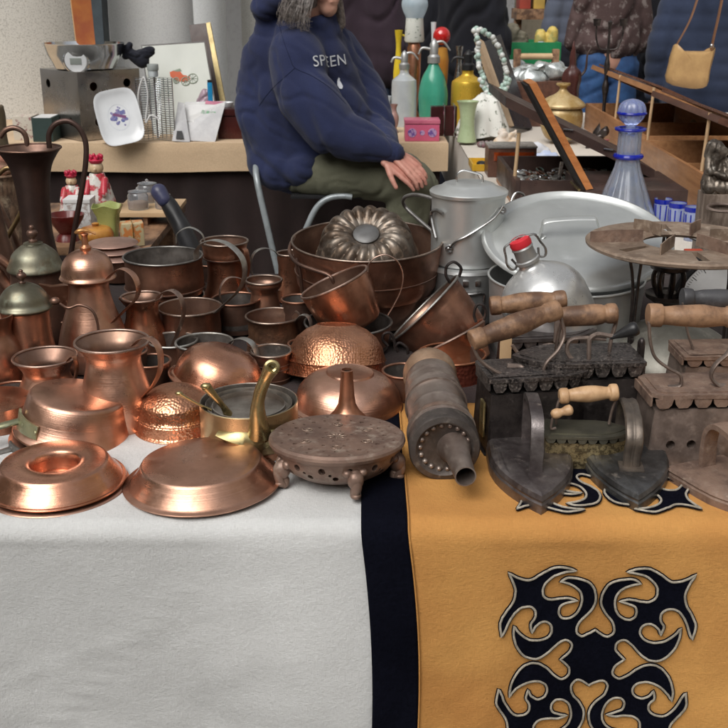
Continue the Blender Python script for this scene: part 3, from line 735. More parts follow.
strap(A, t, [(55, 301), (62, 302), (72, 308), (84, 305), (96, 311), (100, 326), (97, 343), (82, 352)], .006, .0025, M_cd, tubed=.0024)
mb = MB(); mb.ell(((60 - 29.5) * A.s, 0, A.H(301)), (.009, .008, .007)); mb.build('hinge', M_cd, t)
mb = MB(); mb.tube(hpts(A, [(10, 345), (-8, 335), (-18, 320), (-24, 305)]), [.014, .006], 12).build('spout', M_cbr, t)
A = At(93, 1.9)
t, lid = coffee_pot(A, [(31, None), (36, 362), (35, 345), (30, 325), (23, 305), (20, 290), (20, 282), (23, 279)], [(24, 279), (27.5, 277.5), (27, 275.5), (25.5, 273), (24, 264), (19, 256), (11, 251), (3, 249), (0, 249)],
    [(5, 250), (5.5, 247), (3.5, 245), (2.8, 240), (3, 236), (4, 234), (2.2, 233), (0, 232.5)], M_cs, 'bright copper coffee pot with domed copper lid and tap shaped finial', M_cs, M_co)
mb = MB(); mb.tube(hpts(A, [(84, 233), (90, 231), (96, 231), (104, 234)]), [.002, .0035, .0045, .005, .005, .005, .0045, .004, .0035, .003, .003, .0025, .002, .002, .002, .002], 10).build('finial', mat('finial_orange', (.55, .27, .1), rough=.35, metal=.6), lid)
strap(A, t, [(114, 280), (122, 271), (134, 263), (146, 267), (151, 279), (147, 291), (135, 303), (120, 318)], .0085, .002, M_cs)
mb = MB(); w1 = .014
mb.loft([[((x - 93) * A.s, -yy, A.H(y)), ((x - 93) * A.s, yy, A.H(y)), ((x2 - 93) * A.s, yy * .3, A.H(y2)), ((x2 - 93) * A.s, -yy * .3, A.H(y2))] for x, y, x2, y2, yy in ((90, 283, 84, 335, .014), (72, 284, 74, 325, .011), (56, 286, 68, 310, .007), (44, 283.5, 46, 287, .003))]); mb.build('spout', M_cm, t, angle=60)
A = At(40.5, 2.02)
t, lid = coffee_pot(A, [(30, None), (34, 330), (30, 305), (26, 285), (25, 274), (26, 270)], [(26, 270), (27.5, 268.5), (27, 266), (25, 262), (21, 253), (13, 246), (9, 244), (9, 242.5), (0, 241.5)],
    [(4, 243), (4.2, 240), (2.6, 238.5), (4.6, 236), (5.4, 233), (4.4, 230.5), (2, 229.5), (2.6, 228), (2, 225.5), (0, 225)], M_cd, 'dark coffee pot with greenish lid, farther of the two green lidded pots', M_verd, M_cd)
mb = MB(); mb.tube(hpts(A, [(28, 300), (10, 285), (0, 268), (-10, 258)]), [.013, .01], 12); mb.tube(hpts(A, [(22, 276), (12, 264), (4, 258), (-6, 256)]), [.006, .012], 12).build('spout', M_cbr, t)
strap(A, t, [(64, 266), (72, 268), (78, 280), (74, 300)], .006, .0025, M_cd, tubed=.0025)
# tall ewer
A = At(44, 2.14)
t = vessel('tall_ewer', 'tall dark brown ewer with trumpet mouth and long hooped handle', 'ewer', A, [(26, None), (31, 318), (29, 295), (19, 262), (15, 235), (14.8, 215), (16, 191), (19.5, 168), (25, 156), (30, 149)], (mat('ewer_brown', (.10, .062, .052), (.065, .042, .036), .42, .75, 8, bump=.25, bs=40, dust=(.09, .06, .052), dustamt=.2), M_cd, M_cd), floor=.01, dent=.001, rim=.002)
strap(A, t, [(64, 148), (65, 134), (72, 124), (84, 121), (94, 128), (99, 143), (97, 165), (90, 195), (82, 225), (74, 258), (66, 290)], .01, .004, mat('ewer_brown'  , (.1, .06, .05)), tubed=.0055)
# wide pots
A0 = At(164, 2.2)
t = vessel('cooking_pot', 'wide brown copper pot under the black rimmed pot', 'pot', A0, [(34, None), (38, 318), (39.5, 297)], (M_cbr, M_tind, M_rim), 'round copper cooking pots', sm=False)
zl = aty(164, 292, 2.2).z; A = At(164, 2.2, zl, 270)
t = vessel('cooking_pot', 'wide brown pot with dark grey inside and pale rim, beside the tall mug', 'pot', A, [(37, None), (39, 285), (39, 275), (38, 262), (39, 257)], (M_cbr, M_tind, mat('rim_grey', (.3, .29, .27), (.18, .17, .16), .38, .85, 30)), 'round copper cooking pots', sm=False, floor=.012)  # inner wall takes the dark tinned material
ring_bead(t, 39.6 * A.s, A.H(286), .0022, M_cd)
strap(A, t, [(174, 248), (176, 238), (188, 232), (200, 238), (204, 250)], .008, .002, M_strapg, dy=.045)
A = At(143, 1.97)
t = vessel('copper_jug', 'slender copper jug with pinched lip and long strap handle', 'jug', A, [(20, None), (24, 350), (22.5, 335), (17.5, 320), (16, 309), (17, 303), (20, 298)], (M_cm, M_cin, M_strap), G_JUG, floor=.01)
strap(A, t, [(161, 299), (168, 290), (179, 285), (188, 290), (191, 303), (186, 320), (177, 338), (169, 352)], .0085, .002)
mb = MB(); mb.tube(hpts(A, [(128, 303), (124, 299.5), (121, 298)]), [.007, .003], 10).build('lip', M_cm, t)
A = At(190, 2.02)
t = vessel('dipper_pot', 'copper dipper with a long grey strap handle arching to the right', 'pot', A, [(27, None), (30, 340), (30.5, 325), (29.5, 314), (31.5, 308)], (M_cbr, M_cin, M_rim), 'round copper cooking pots', sm=False, floor=.02)
strap(A, t, [(222, 308), (234, 296), (247, 282), (254, 266), (252, 250), (240, 239), (226, 236), (213, 240), (205, 249), (204, 258)], .010, .0022, M_strapg)
A = At(204, 1.88)
t = vessel('copper_pan', 'low copper pan behind the upturned smooth bowl', 'pot', A, [(26, None), (28, 360), (28, 350), (28.5, 343)], (M_cbr, M_tind, M_strapg), 'round copper cooking pots', sm=False)
strap(A, t, [(231, 344), (238, 335), (249, 331), (259, 335), (263, 347), (262, 360)], .009, .002, M_strapg)
A = At(172, 1.92)
t = vessel('copper_pan', 'low copper pan beside the slender jug, behind the small hammered bowl', 'pot', A, [(22, None), (24, 360), (24, 350), (24.5, 341)], (M_cbr, M_tind, M_strapg), 'round copper cooking pots', sm=False)
# mugs
A = At(226, 2.27)
t = vessel('copper_mug', 'tall copper mug with moulded neck and pale foot beside the black rimmed pot', 'mug', A, [(26, None), (25, 298), (20, 287), (18, 272), (18.5, 260), (21, 256), (21.5, 250), (23, 242)], (M_cm, M_cin, M_rim), G_JUG, floor=.01)
ring_bead(t, 21 * A.s, A.H(257), .0018, M_cd); ring_bead(t, 25.5 * A.s, A.H(299), .003, M_strapg, 'foot_ring')
strap(A, t, [(247, 244), (252, 250), (252, 270), (246, 286)], .009, .002, M_cm)
A = At(290, 2.32)
t = vessel('copper_mug', 'slim copper mug with pale foot in front of the chair leg', 'mug', A, [(15, None), (14.5, 298), (12, 283), (11.5, 265), (12.5, 259), (12.5, 254)], (M_cm, M_cin, M_rim), G_JUG, floor=.01, sm=False)
strap(A, t, [(279, 256), (274, 249), (265, 245), (256, 248), (252, 258), (254, 272), (264, 284), (277, 288)], .007, .0018, M_strapg)
A = At(264.5, 2.12)
t = vessel('copper_mug', 'small waisted copper mug with dark mouth between two larger mugs', 'mug', A, [(17, None), (18, 318), (15.5, 306), (13.2, 294), (14, 290), (17.5, 285), (18, 281)], (M_cbr, M_cin, M_rim), G_JUG, floor=.01)
strap(A, t, [(247, 283), (240, 275), (229, 273), (222, 281), (222, 294), (230, 306), (244, 311), (250, 310)], .006, .0018, M_strap)
A = At(273, 1.99)
t = vessel('copper_mug', 'stout copper mug with engraved band and ridged foot', 'mug', A, [(24, None), (27.5, 352), (27, 346), (25, 342), (25, 326), (25, 321), (27, 317)], (mat('copper_engraved', (.34, .185, .11), (.16, .09, .06), .4, .85, 22, bump=.6, bs=110), M_cin, M_rim), G_JUG, sm=False, floor=.03)
for py, q in ((338, 25.6), (342, 26.6), (350, 27.4)): ring_bead(t, q * A.s, A.H(py), .0014, M_cbr)
strap(A, t, [(299, 318), (306, 310), (313, 311), (315, 322), (308, 338), (299, 344)], .007, .002, M_strapg)
A = At(271, 1.82)
t = vessel('copper_mug', 'small ridged copper cup behind the brass handled saucepan', 'mug', A, [(17, None), (18.5, 385), (18.5, 372), (19, 360), (20, 352)], (M_cbr, M_tind, M_rim), G_JUG, sm=False, floor=.02)
for py in (362, 366, 376): ring_bead(t, 19 * A.s, A.H(py), .0012, M_cd)
strap(A, t, [(252, 354), (246, 348), (242, 356), (246, 368), (252, 372)], .006, .002, M_cd)

# -- preserving pans, bundt mould
A2 = At(369, 2.22)
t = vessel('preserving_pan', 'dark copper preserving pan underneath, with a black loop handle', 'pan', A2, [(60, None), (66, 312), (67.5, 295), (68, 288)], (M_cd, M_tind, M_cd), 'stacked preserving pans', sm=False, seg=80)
mb = MB(); mb.tube(cat([((x - 369) * A2.s, -.03, A2.H(y)) for x, y in ((433, 288), (440, 272), (450, 264), (464, 264), (467, 270), (456, 280), (438, 290))], 6), .0038, 10).build('handle', M_iblk, t)
zl = aty(367, 287, 2.2).z; A = At(367, 2.2, zl, 262)
t = vessel('preserving_pan', 'big brown copper preserving pan holding the fluted ring mould', 'pan', A, [(66, None), (70, 280), (71, 272), (72, 262), (74, 246), (74.5, 240)], (M_cbr, M_cin, M_rim), 'stacked preserving pans', sm=False, seg=88, axis=(0, -.05, 1), floor=.012)
ring_bead(t, 71.8 * A.s, A.H(268), .0016, M_cd)
mb = MB(); mb.tube(cat([((x - 367) * A.s, dy, A.H(y)) for x, y, dy in ((294, 240, .03), (291, 246, -.03), (300, 249, -.095), (318, 251, -.13), (330, 253, -.145), (335, 259, -.15), (335, 279, -.138))], 6), .0042, 10); mb.tube(cat([((x - 367) * A.s, dy, A.H(y)) for x, y, dy in ((299, 246, -.08), (303, 262, -.088), (304, 282, -.084))], 6), .0036, 10).build('handle', M_cd, t)
mb = MB(); mb.tube(cat([((x - 367) * A.s, dy, A.H(y)) for x, y, dy in ((436, 240, .05), (408, 222, .12), (405, 209, .1), (415, 203, .08), (431, 203, .05), (441, 208, .03), (437, 222, .02), (432, 236, .03))], 6), .0042, 10).build('handle', mat('handle_grey', (.3, .29, .28), (.18, .17, .16), .4, .8, 20), t)
pc = aty(366, 232, 2.2); s = scl(pc) * 1.06
t = thing('bundt_mould', 'fluted round ring mould lying in the big preserving pan', 'cake tin', pc, axis=(-.03, -.52, .85))
def fl(a, r, z): 
    k = min(1, max(0, (r - 12 * s) / (25 * s))) * min(1, max(0, (50 * s - r) / (5 * s)))
    return 1 + .0 * k
mb = MB(); nseg = 216; prof = [(48, -34), (50, -33), (49, -31), (47, -22), (43, -8), (36, 1), (28, 4), (20, 2), (14, -2), (12, -4), (9, -2.5), (4, -1.5), (0, -1.2)]
pr = [(v.x * s, v.y * s) for v in cat([(a, b, 0) for a, b in prof], 5)]
vs, fs = [], []
for i, (r, z) in enumerate(pr):
    k = min(1, max(0, (r - 13 * s) / (10 * s))) * min(1, max(0, (z + 33 * s) / (12 * s)))
    for j in range(nseg):
        a = 2 * pi * j / nseg; f = abs(sin(a * 9 + r * 14)) ** .8
        d = -.0085 * (1 - f) * k; 
        vs.append(((r + d * .45) * cos(a), (r + d * .45) * sin(a), z + d * .9))
for i in range(len(pr) - 1):
    for j in range(nseg): fs.append((i * nseg + j, i * nseg + (j + 1) % nseg, (i + 1) * nseg + (j + 1) % nseg, (i + 1) * nseg + j))
mb.add(vs, fs); mb.dent(.0008, 20).build('body', M_bundt, t, angle=70)
MB().lathe([(0, -4 * s), (12 * s, -4 * s), (12.5 * s, -2 * s), (11 * s, -.8 * s), (5 * s, -.2 * s), (0, 0)], 32).build('hub', mat('hub_grey', (.17, .17, .17), (.11, .105, .1), .5, .6, 14), t)

def tilted(name, label, catg, px, py, Y, axis, prof, mats, group=None, inverted=False, rim=.0024, wall=.0016, floor=None, dent=.0007, spin=0, n=4, sm=False, seg=64):
    """prof in picture units, z measured from the mouth plane (negative = down into the body)"""
    p = aty(px, py, Y); s = scl(p); t = thing(name, label, catg, p, group=group, axis=axis, spin=spin)
    if not inverted:
        P = pot_profile([(r * s, z * s) for r, z in prof], wall, rim, n, 1, floor * s if floor is not None else prof[0][1] * s + .003, 2, sm)
        MB().lathe(P, seg).dent(dent, 16, px).build('body', list(mats), t)
    else:  # dome: profile from the mouth (z=0) up to the foot, plus an inside
        O = [tuple(v)[:2] for v in (cat([(r * s, z * s, 0) for r, z in prof], n) if sm else [Vector((r * s, z * s, 0)) for r, z in prof])]
        I = [(max(0, r - wall), z - wall, 1) for r, z in O[::-1]]; I[0] = (0, I[0][1], 1)
        MB().lathe(O + I[0:] + [(O[0][0], O[0][1], 1)], seg).dent(dent, 16, px).build('body', list(mats), t)
        MB().tube([((O[0][0]) * cos(2 * pi * k / 64), O[0][0] * sin(2 * pi * k / 64), O[0][1]) for k in range(64)], rim * .8, 8, closed=True).build('rolled_rim', mats[0], t)
    return t, s
# small bucket with bail
t, s = tilted('copper_bucket', 'small copper bucket tipped to the left with a thin hoop handle', 'bucket', 334.5, 283, 1.98, (-.41, .05, .91), [(27, -48), (30, -44), (33, -25), (35, -12), (36, 0)], (M_cm, M_cin, M_strap), 'tipped copper pots')
q = t.matrix_basis.to_3x3().inverted() if False else None
def loc_from_px(t, L, Y):
    """picture points at depth Y, in the thing's own coordinates"""
    R_ = t.rotation_quaternion.to_matrix() if t.rotation_mode == 'QUATERNION' else t.rotation_euler.to_matrix(); Ri = R_.inverted()
    return [Ri @ (aty(x, y, Y + (e[0] if e else 0)) - Vector(t.location)) for x, y, *e in L]
P = cat(loc_from_px(t, [(368, 272), (369, 264), (376, 257), (387, 255), (398, 262), (403, 275), (401, 290), (395, 303), (388, 315)], 1.95), 5)
MB().tube(P, 1, 8, flat=(.0014, .0026)).build('bail', M_strap, t)
A = At(348, 1.985)
t = vessel('copper_pan', 'shallow brown pan with grey rim supporting the tipped bucket', 'pan', A, [(36, None), (40, 345), (42, 330), (43.5, 323)], (M_cbr, M_tind, mat('rim_grey', (.3, .3, .3))), 'round copper cooking pots', sm=False, seg=72)
t, s = tilted('copper_pot', 'brown copper pot lying on its side with its pale rim facing up left', 'pot', 425, 309, 2.02, (-.70, .17, .69), [(30, -54), (35, -50), (40, -28), (43, -8), (44, -2), (46, 0)], (M_cbr, M_cin, M_strapg), 'tipped copper pots')
mb = MB(); mb.tube(cat(loc_from_px(t, [(450, 283), (446, 275), (447, 266), (454, 262), (461, 268), (459, 277)], 2.02), 5), .003, 8).build('handle', M_iblk, t)
t, s = tilted('copper_pot', 'orange copper pot tipped under the brown one, with iron lug handles', 'pot', 448, 339, 1.95, (-.46, .24, .87), [(26, -34), (31, -31), (34, -18), (34.5, -17), (36, -15), (39, -3), (41, 0)], (M_co, M_cin, M_strap), 'tipped copper pots')
for L in ([(388, 346), (383, 340), (384, 334), (390, 333), (394, 340), (395, 350)], [(398, 352), (396, 346), (400, 343), (407, 348), (408, 354)], [(476, 322), (474, 314), (477, 305), (483, 305), (486, 312), (484, 320)]):
    MB().tube(cat(loc_from_px(t, L, 1.9), 5), .0028, 8).build('lug', M_iblk, t)
A = At(452, 1.84)
t = vessel('copper_pot', 'reddish dotted copper bowl behind the ribbed cylinder, under the orange pot', 'pot', A, [(27, None), (31, 400), (33, 385), (33.5, 365), (34, 355)], (mat('copper_red', (.42, .12, .075), (.27, .075, .05), .42, .85, 8, hammer=.6, hs=150), M_cd, M_co), 'round copper cooking pots', sm=False)

# half hidden dark pots that fill the heap
for (cx, Y, r, py, mm, lb) in ((236, 2.1, 24, 300, M_cd, 'dark pot wedged between the dipper pot and the tall mug'), (128, 1.78, 19, 352, M_cd, 'dark pot behind the big satin jug'), (318, 2.5, 18, 262, M_cbr, 'brown pot far behind the slim mug and big preserving pan'),
    (305, 1.9, 17, 345, M_cd, 'dark cup between the engraved mug and the hammered bowl'), (72, 2.02, 20, 318, M_cd, 'dark pot between the two brighter coffee pots'), (150, 1.76, 20, 362, M_cbr, 'brown pot hidden behind the small hammered bowl'), (250, 1.78, 18, 372, M_cd, 'dark pot under the tipped smooth bowl'), (298, 2.05, 16, 300, M_cd, 'dark tumbler shaped pot left of the tipped bucket'), (10, 1.66, 26, 392, M_cd, 'dark pot behind the green brass handle at the left'), (405, 1.72, 22, 372, M_cd, 'dark pot under the orange tipped pot'), (215, 2.42, 22, 262, M_cd, 'dark pot behind the tall mug with pale foot')):
    A = At(cx, Y); vessel('copper_pot', lb, 'pot', A, [(r * .85, None), (r, (py + A.cx * 0 + 30)), (r * .95, py + 12), (r, py)] if A.H(py + 30) > .01 else [(r * .9, None), (r, py)], (mm, M_tind, M_cbr), 'round copper cooking pots', sm=False, floor=.01)
# -- upside-down bowls
t, s = tilted('hammered_bowl', 'hammered copper bowl upside down, tipped back on the smooth bowl', 'bowl', 336, 371, 1.84, (.02, .2, .97), [(51, 0), (50.5, 2), (49, 10), (49, 11), (50, 12), (48.5, 15), (46, 24), (40, 34), (30, 42), (22, 45.5), (20, 47), (18, 46), (0, 45.5)], (M_ch, M_tind), G_PAN, True)
t, s = tilted('copper_bowl', 'smooth copper bowl with foot ring upside down behind the funnel', 'bowl', 348, 407, 1.665, (.06, 0, 1), [(58, 0), (57.5, 2), (54, 4), (53, 8), (50, 18), (44, 26), (36, 32), (26, 35.5), (24, 36), (23, 38), (21.5, 37), (12, 36), (0, 36)], (M_cs, M_tind), G_PAN, True)
t.location.z = TOP + .004
t, s = tilted('copper_bowl', 'smooth copper bowl tipped over the brass pans, dome up', 'bowl', 217, 384, 1.735, (.30, .06, .95), [(49, 0), (48, 1.5), (45, 3), (44, 7), (43, 14), (39, 24), (32, 32), (22, 37), (12, 39.5), (0, 40)], (M_cb, M_tind), G_PAN, True)
A = At(175, 1.585); h = A.H(386)
t = thing('hammered_bowl', 'small hammered copper bowl upside down beside the pie pan', 'bowl', A.loc, group=G_PAN)
s = A.s
MB().lathe([(v.x * s, v.y * s) for v in cat([(a, b, 0) for a, b in ((42, 0), (43, 1.5), (41, 3), (40, 6), (39.5, 14))], 3)] + [(38.5 * s, 15 * s), (39.3 * s, 16.5 * s), (38 * s, 18 * s)] + [(v.x * s, v.y * s) for v in cat([(a, b, 0) for a, b in ((37.5, 20), (35, 30), (29, h / s - 9), (20, h / s - 3), (10, h / s - .5), (0, h / s))], 5)], 72).build('body', M_ch, t)
# funnel
A = At(347, 1.52); s = A.s
t = thing('copper_funnel', 'small copper funnel standing spout up behind the perforated brazier', 'funnel', A.loc)
mb = MB(); mb.lathe([(36 * s, 0), (36 * s, .003), (31 * s, A.H(432)), (22 * s, A.H(420)), (13 * s, A.H(411)), (9 * s, A.H(404)), (7.5 * s, A.H(395)), (6 * s, A.H(371)), (6.6 * s, A.H(370)), (5 * s, A.H(369.5)), (4.6 * s, A.H(372)), (4.6 * s, A.H(395), 1), (0, A.H(396), 1)], 48).build('body', [M_cm, M_blackm], t)

# -- saucepans with brass handles
A = At(249, 1.515); s = A.s; h = A.H(409)
t = thing('saucepan', 'low brass sided copper saucepan with big sculpted brass handle facing the viewer', 'saucepan', A.loc, group='nested saucepans')
mb = MB(); P = [(0, 0), (48 * s, 0), (49 * s, .002), (49 * s, h), (48.2 * s, h + .001), (47.6 * s, h, 1), (47.4 * s, h - .012, 1), (47.2 * s, .006, 1), (0, .006, 1)]
mb.lathe(P, 72).dent(.0004, 20).build('body', [M_brassb, M_tin], t, angle=30)
mb = MB(); hx = lambda x, y, d: aty(x, y, A.Y - 49 * s * .97 - d) - A.loc
pl = []
for k in range(25):                                   # crescent plate hugging the wall
    a = radians(-90 - 38 + 76 * k / 24) + .13; w_ = .005 + .0145 * cos((k - 12) / 12 * pi / 2) ** 1.3; zc = h * .50 - .010 + .014 * abs(k - 12) / 12
    c, s_ = cos(a), sin(a); R1 = 49 * s
    pl.append([((R1 - .001) * c, (R1 - .001) * s_, zc - w_), ((R1 + .004) * c, (R1 + .004) * s_, zc - w_ * .8), ((R1 + .009) * c, (R1 + .009) * s_, zc), ((R1 + .004) * c, (R1 + .004) * s_, zc + w_ * .8), ((R1 - .001) * c, (R1 - .001) * s_, zc + w_)])
mb.loft(pl); hp = [hx(260, 442, .0), hx(259, 432, .010), hx(258, 416, .018), hx(261, 400, .022), hx(267, 386, .027), hx(272, 377, .032)]
C = cat(hp, 5); n = len(C)
mb.tube(C, [.0175 - .0085 * min(1, i / (n * .45)) + (.003 * max(0, (i - n * .75) / (n * .25))) for i in range(n)], 16)
e = C[-1]; mb.tube([e + Vector((.0075 * cos(a), .003 * sin(a), .0005 + .0065 * sin(a))) for a in [2 * pi * k / 20 for k in range(20)]], .0042, 8, closed=True)
rivet(mb, ((-26) * s, -44 * s, h * .55), .004, (-.5, -.85, 0)); rivet(mb, ((34) * s, -39 * s, h * .55), .004, (.6, -.8, 0))
mb.build('handle', M_brass, t)
t2 = thing('saucepan', 'smaller tinned saucepan nested inside the brass sided one, brass handle leaning back', 'saucepan', A.loc + Vector((0, 0, .01)), group='nested saucepans')
mb = MB(); h2 = h - .012
mb.lathe([(0, 0), (42 * s, 0), (43.5 * s, .002), (43.5 * s, h2 - .002), (42.6 * s, h2 - .001), (42 * s, h2 - .004), (41.6 * s, h2 * .72), (0, h2 * .7)], 64).dent(.0006, 20).build('body', M_tin, t2)
P = cat([((231 - 249) * s, -.036, h2 - .006), ((228 - 249) * s, -.043, h2 + .008), ((221 - 249) * s, -.05, h2 + .027), ((213 - 249) * s, -.055, h2 + .046)], 5)
mb = MB(); mb.tube(P, [.0072 - .003 * min(1, i / 6) + .0035 * (i / 15) ** 3 for i in range(len(P))], 12); mb.ell(P[-1], (.0085, .006, .0055)).build('handle', M_brass, t2)
t3 = thing('saucepan', 'smallest saucepan of the nest, its thin brass handle pointing left', 'saucepan', A.loc + Vector((0, 0, .02)), group='nested saucepans')
mb = MB(); h3 = h - .026
mb.lathe([(0, 0), (36 * s, 0), (37 * s, .002), (37 * s, h3), (36 * s, h3 + .0007), (35.4 * s, h3 - .002), (35 * s, h3 * .8), (0, h3 * .8)], 56).dent(.0006, 20).build('body', M_tin, t3)
P = cat([((212 - 249) * s, -.024, h3 + .001), ((207 - 249) * s, -.03, h3 + .008), ((196 - 249) * s, -.036, h3 + .020), ((185 - 249) * s, -.04, h3 + .033)], 5)
mb = MB(); mb.tube(P, [.0055 - .0018 * min(1, i / 6) + .002 * (i / 15) ** 3 for i in range(len(P))], 12, flat=(.003, .006)); mb.ell(P[-1], (.006, .004, .0035)).build('handle', M_brass, t3)
t4 = thing('saucepan', 'copper bottomed saucepan under the brass sided one, only its lower wall showing', 'saucepan', A.loc, group='nested saucepans')
t4.location.z = TOP; 
for o in (t, t2, t3): o.location.z += .014
MB().lathe([(0, 0), (45 * s, 0), (47 * s, .002), (47.5 * s, .0132), (46 * s, .0135), (0, .0135)], 64).build('body', M_cm, t4)

# -- saute pans, upside down at the left
t, s = tilted('saute_pan', 'large copper saute pan upside down with greenish brass handle to the left', 'pan', 74, 432, 1.555, (.17, .03, .98), [(58, 0), (59, 1.5), (57, 3), (55, 5), (50, 24), (47, 37), (45, 40), (42, 41), (20, 42), (0, 42)], (M_cs, M_tind), 'upturned saute pans', True)
mb = MB()
pl = []
for k in range(17):
    a = radians(-90 - 68 + 42 * k / 16); R1 = 53.5 * s; zc = 14 * s; w_ = (8.5 - 2 * (k / 16) + (2.5 if k < 2 else 0)) * s
    c, s_ = cos(a), sin(a); pl.append([(R1 * c, R1 * s_, zc - w_), ((R1 + .0035) * c, (R1 + .0035) * s_, zc - w_), ((R1 + .0015) * c, (R1 + .0015) * s_, zc + w_), ((R1 - .002) * c, (R1 - .002) * s_, zc + w_)])
mb.loft(pl)
P = cat([(-49 * s, -22 * s, 12 * s), (-60 * s, -29 * s, 9 * s), (-75 * s, -35 * s, 4 * s), (-100 * s, -45 * s, -2 * s)], 5)
mb.tube(P, 1, 12, flat=(.0045, .0075)); rivet(mb, (-26 * s, -48.5 * s, 14 * s), .0038, (-.5, -.85, .1)); rivet(mb, (-42 * s, -35 * s, 14 * s), .0038, (-.7, -.7, .1))
mb.build('handle', mat('brass_green', (.36, .34, .2), (.24, .25, .16), .42, .8, 25, bump=.2, dust=(.3, .34, .24), dustamt=.35), t)
t, s = tilted('saute_pan', 'copper saute pan beneath the large one, grey iron handle with two rivets', 'pan', 72, 441, 1.552, (.12, .02, .99), [(59.5, 0), (60.5, 1.5), (58, 3.5), (55, 5.5), (0, 6)], (M_cbr, M_tind), 'upturned saute pans', True)
mb = MB(); pl = []
for k in range(13):
    a = radians(-90 - 60 + 34 * k / 12); R1 = 59.5 * s; c, s_ = cos(a), sin(a)
    pl.append([(R1 * c, R1 * s_, -4 * s), ((R1 + .004) * c, (R1 + .004) * s_, -4 * s), ((R1 + .003) * c, (R1 + .003) * s_, 7 * s), (R1 * c, R1 * s_, 7 * s)])
mb.loft(pl); P = cat([(-48 * s, -34 * s, 1 * s), (-62 * s, -44 * s, -2 * s), (-82 * s, -52 * s, -5 * s), (-105 * s, -60 * s, -7 * s)], 5)
mb.tube(P, 1, 10, flat=(.0035, .007))
for a in (radians(-128), radians(-143)): rivet(mb, (62 * s * cos(a), 62 * s * sin(a), 2 * s), .0042, (cos(a), sin(a), 0))
mb.build('handle', mat('handle_iron_grey', (.28, .27, .25), (.16, .15, .14), .45, .8, 25, bump=.3), t)
t = thing('copper_pan', 'flat orange copper pan at the left edge behind the saute pans', 'pan', At(-8, 1.62).loc, group=G_PAN); s = At(-8, 1.62).s
MB().lathe([(46 * s, 0), (47 * s, .002), (44 * s, .012), (38 * s, .035), (20 * s, .04), (0, .04)], 64).dent(.0006).build('body', M_cm, t)
# ------------------------------------------------------------------ irons, stove, aluminium ware
def ogive(L, w_, tip=.45, n=14, rear=.0):
    """plan of an iron: rear at x=0, point at x=L"""
    pts = [(0, -w_ / 2 + rear)]
    if rear: pts = [(0, -w_ / 2 + rear), (rear, -w_ / 2)]
    x0 = L * (1 - tip)
    R = [(x0 + (L - x0) * k / n, -w_ / 2 * (1 - (k / n) ** 2.1)) for k in range(n + 1)]
    lo = pts + R[:-1]; return lo + [(L, 0)] + [(x, -y) for x, y in lo[::-1]]
def inset(out, d, L):
    cx = L * .4; res = []
    n = len(out)
    for i, (x, y) in enumerate(out):
        a = Vector(out[i - 1]); b = Vector((x, y)); c = Vector(out[(i + 1) % n])
        n1 = Vector((-(b - a).y, (b - a).x)).normalized(); n2 = Vector((-(c - b).y, (c - b).x)).normalized(); m = (n1 + n2)
        m = m.normalized() / max(.35, m.length / 2) if m.length > 1e-6 else n1
        res.append((x + m.x * d, y + m.y * d))
    return res
def sad_iron(label, tip, rear, wpx, h, m, mh, hd):
    a = onz(*tip); b = onz(*rear); L = (a - b).length; rot = atan2((a - b).y, (a - b).x); w_ = wpx * scl((a + b) / 2)
    t = thing('sad_iron', label, 'flat iron', b, rot=rot, group='solid flat irons on the orange cloth')
    o = ogive(L, w_, .62, 18, .006); mb = MB()
    lv = [(0, .0015), (.002, 0), (h * .55, 0), (h * .62, .0022), (h * .68, .0022), (h * .74, .0008), (h * .92, .0035), (h, .008)]
    rings = [[(x, y, z) for x, y in inset(o, d, L)] for z, d in lv]
    mb.loft(rings, caps=False)
    for q, z in ((rings[0], 0), (rings[-1], h)):
        tr = tessellate_polygon([[Vector((p[0], p[1], 0)) for p in q]]); mb.add(q, [tuple(i) for i in tr])
    mb.dent(.0007, 60, w_).build('body', m, t, angle=32)
    mb = MB(); hd(mb, L, w_, h); mb.dent(.0006, 50).build('handle', mh, t, angle=40)
    return t, L, w_
def hd1(mb, L, w_, h):
    P = cat([(L * .66, 0, h - .002), (L * .665, 0, h + .03), (L * .62, 0, h + .066), (L * .5, 0, h + .078), (L * .3, 0, h + .078), (L * .2, 0, h + .066), (L * .17, 0, h + .03), (L * .17, 0, h - .002)], 6)
    mb.tube(P, 1, 4, flat=(.0125, .0062), up=Vector((0, 1, 0)))
def hd2(mb, L, w_, h):
    P = cat([(L * .64, 0, h - .003), (L * .65, 0, h + .022), (L * .68, 0, h + .046), (L * .6, 0, h + .066), (L * .4, 0, h + .072), (L * .24, 0, h + .062), (L * .2, 0, h + .03), (L * .22, 0, h - .003)], 6)
    for yy in (-.0062, .0062): mb.tube([p + Vector((0, yy, 0)) for p in P], 1, 8, flat=(.0062, .0042), up=Vector((0, 1, 0)))
    mb.tube(P, 1, 8, flat=(.0075, .0032), up=Vector((0, 1, 0)))
    mb.box((L * .64, 0, h + .001), (.03, .034, .004), bev=.001); mb.box((L * .22, 0, h + .001), (.026, .03, .004), bev=.001)
def hd3(mb, L, w_, h):
    P = cat([(L * .16, 0, h - .003), (L * .15, 0, h + .03), (L * .17, 0, h + .056), (L * .26, 0, h + .068), (L * .45, 0, h + .062), (L * .6, 0, h + .05), (L * .68, 0, h + .03), (L * .68, 0, h - .003)], 6)
    mb.tube(P, 1, 4, flat=(.0175, .0052), up=Vector((0, 1, 0)))
sad_iron('grey solid flat iron with tall strap handle, nearest the ribbed cylinder', (541, 518), (523, 446), 84, .032, M_igr, M_igr, hd1)
sad_iron('blackish solid flat iron with double ribbed handle in front of the brass iron', (637, 516), (617, 443), 84, .031, M_ibl, mat('iron_handle_worn', (.2, .165, .135), (.1, .085, .075), .45, .65, 22, bump=.4, bs=60), hd2)
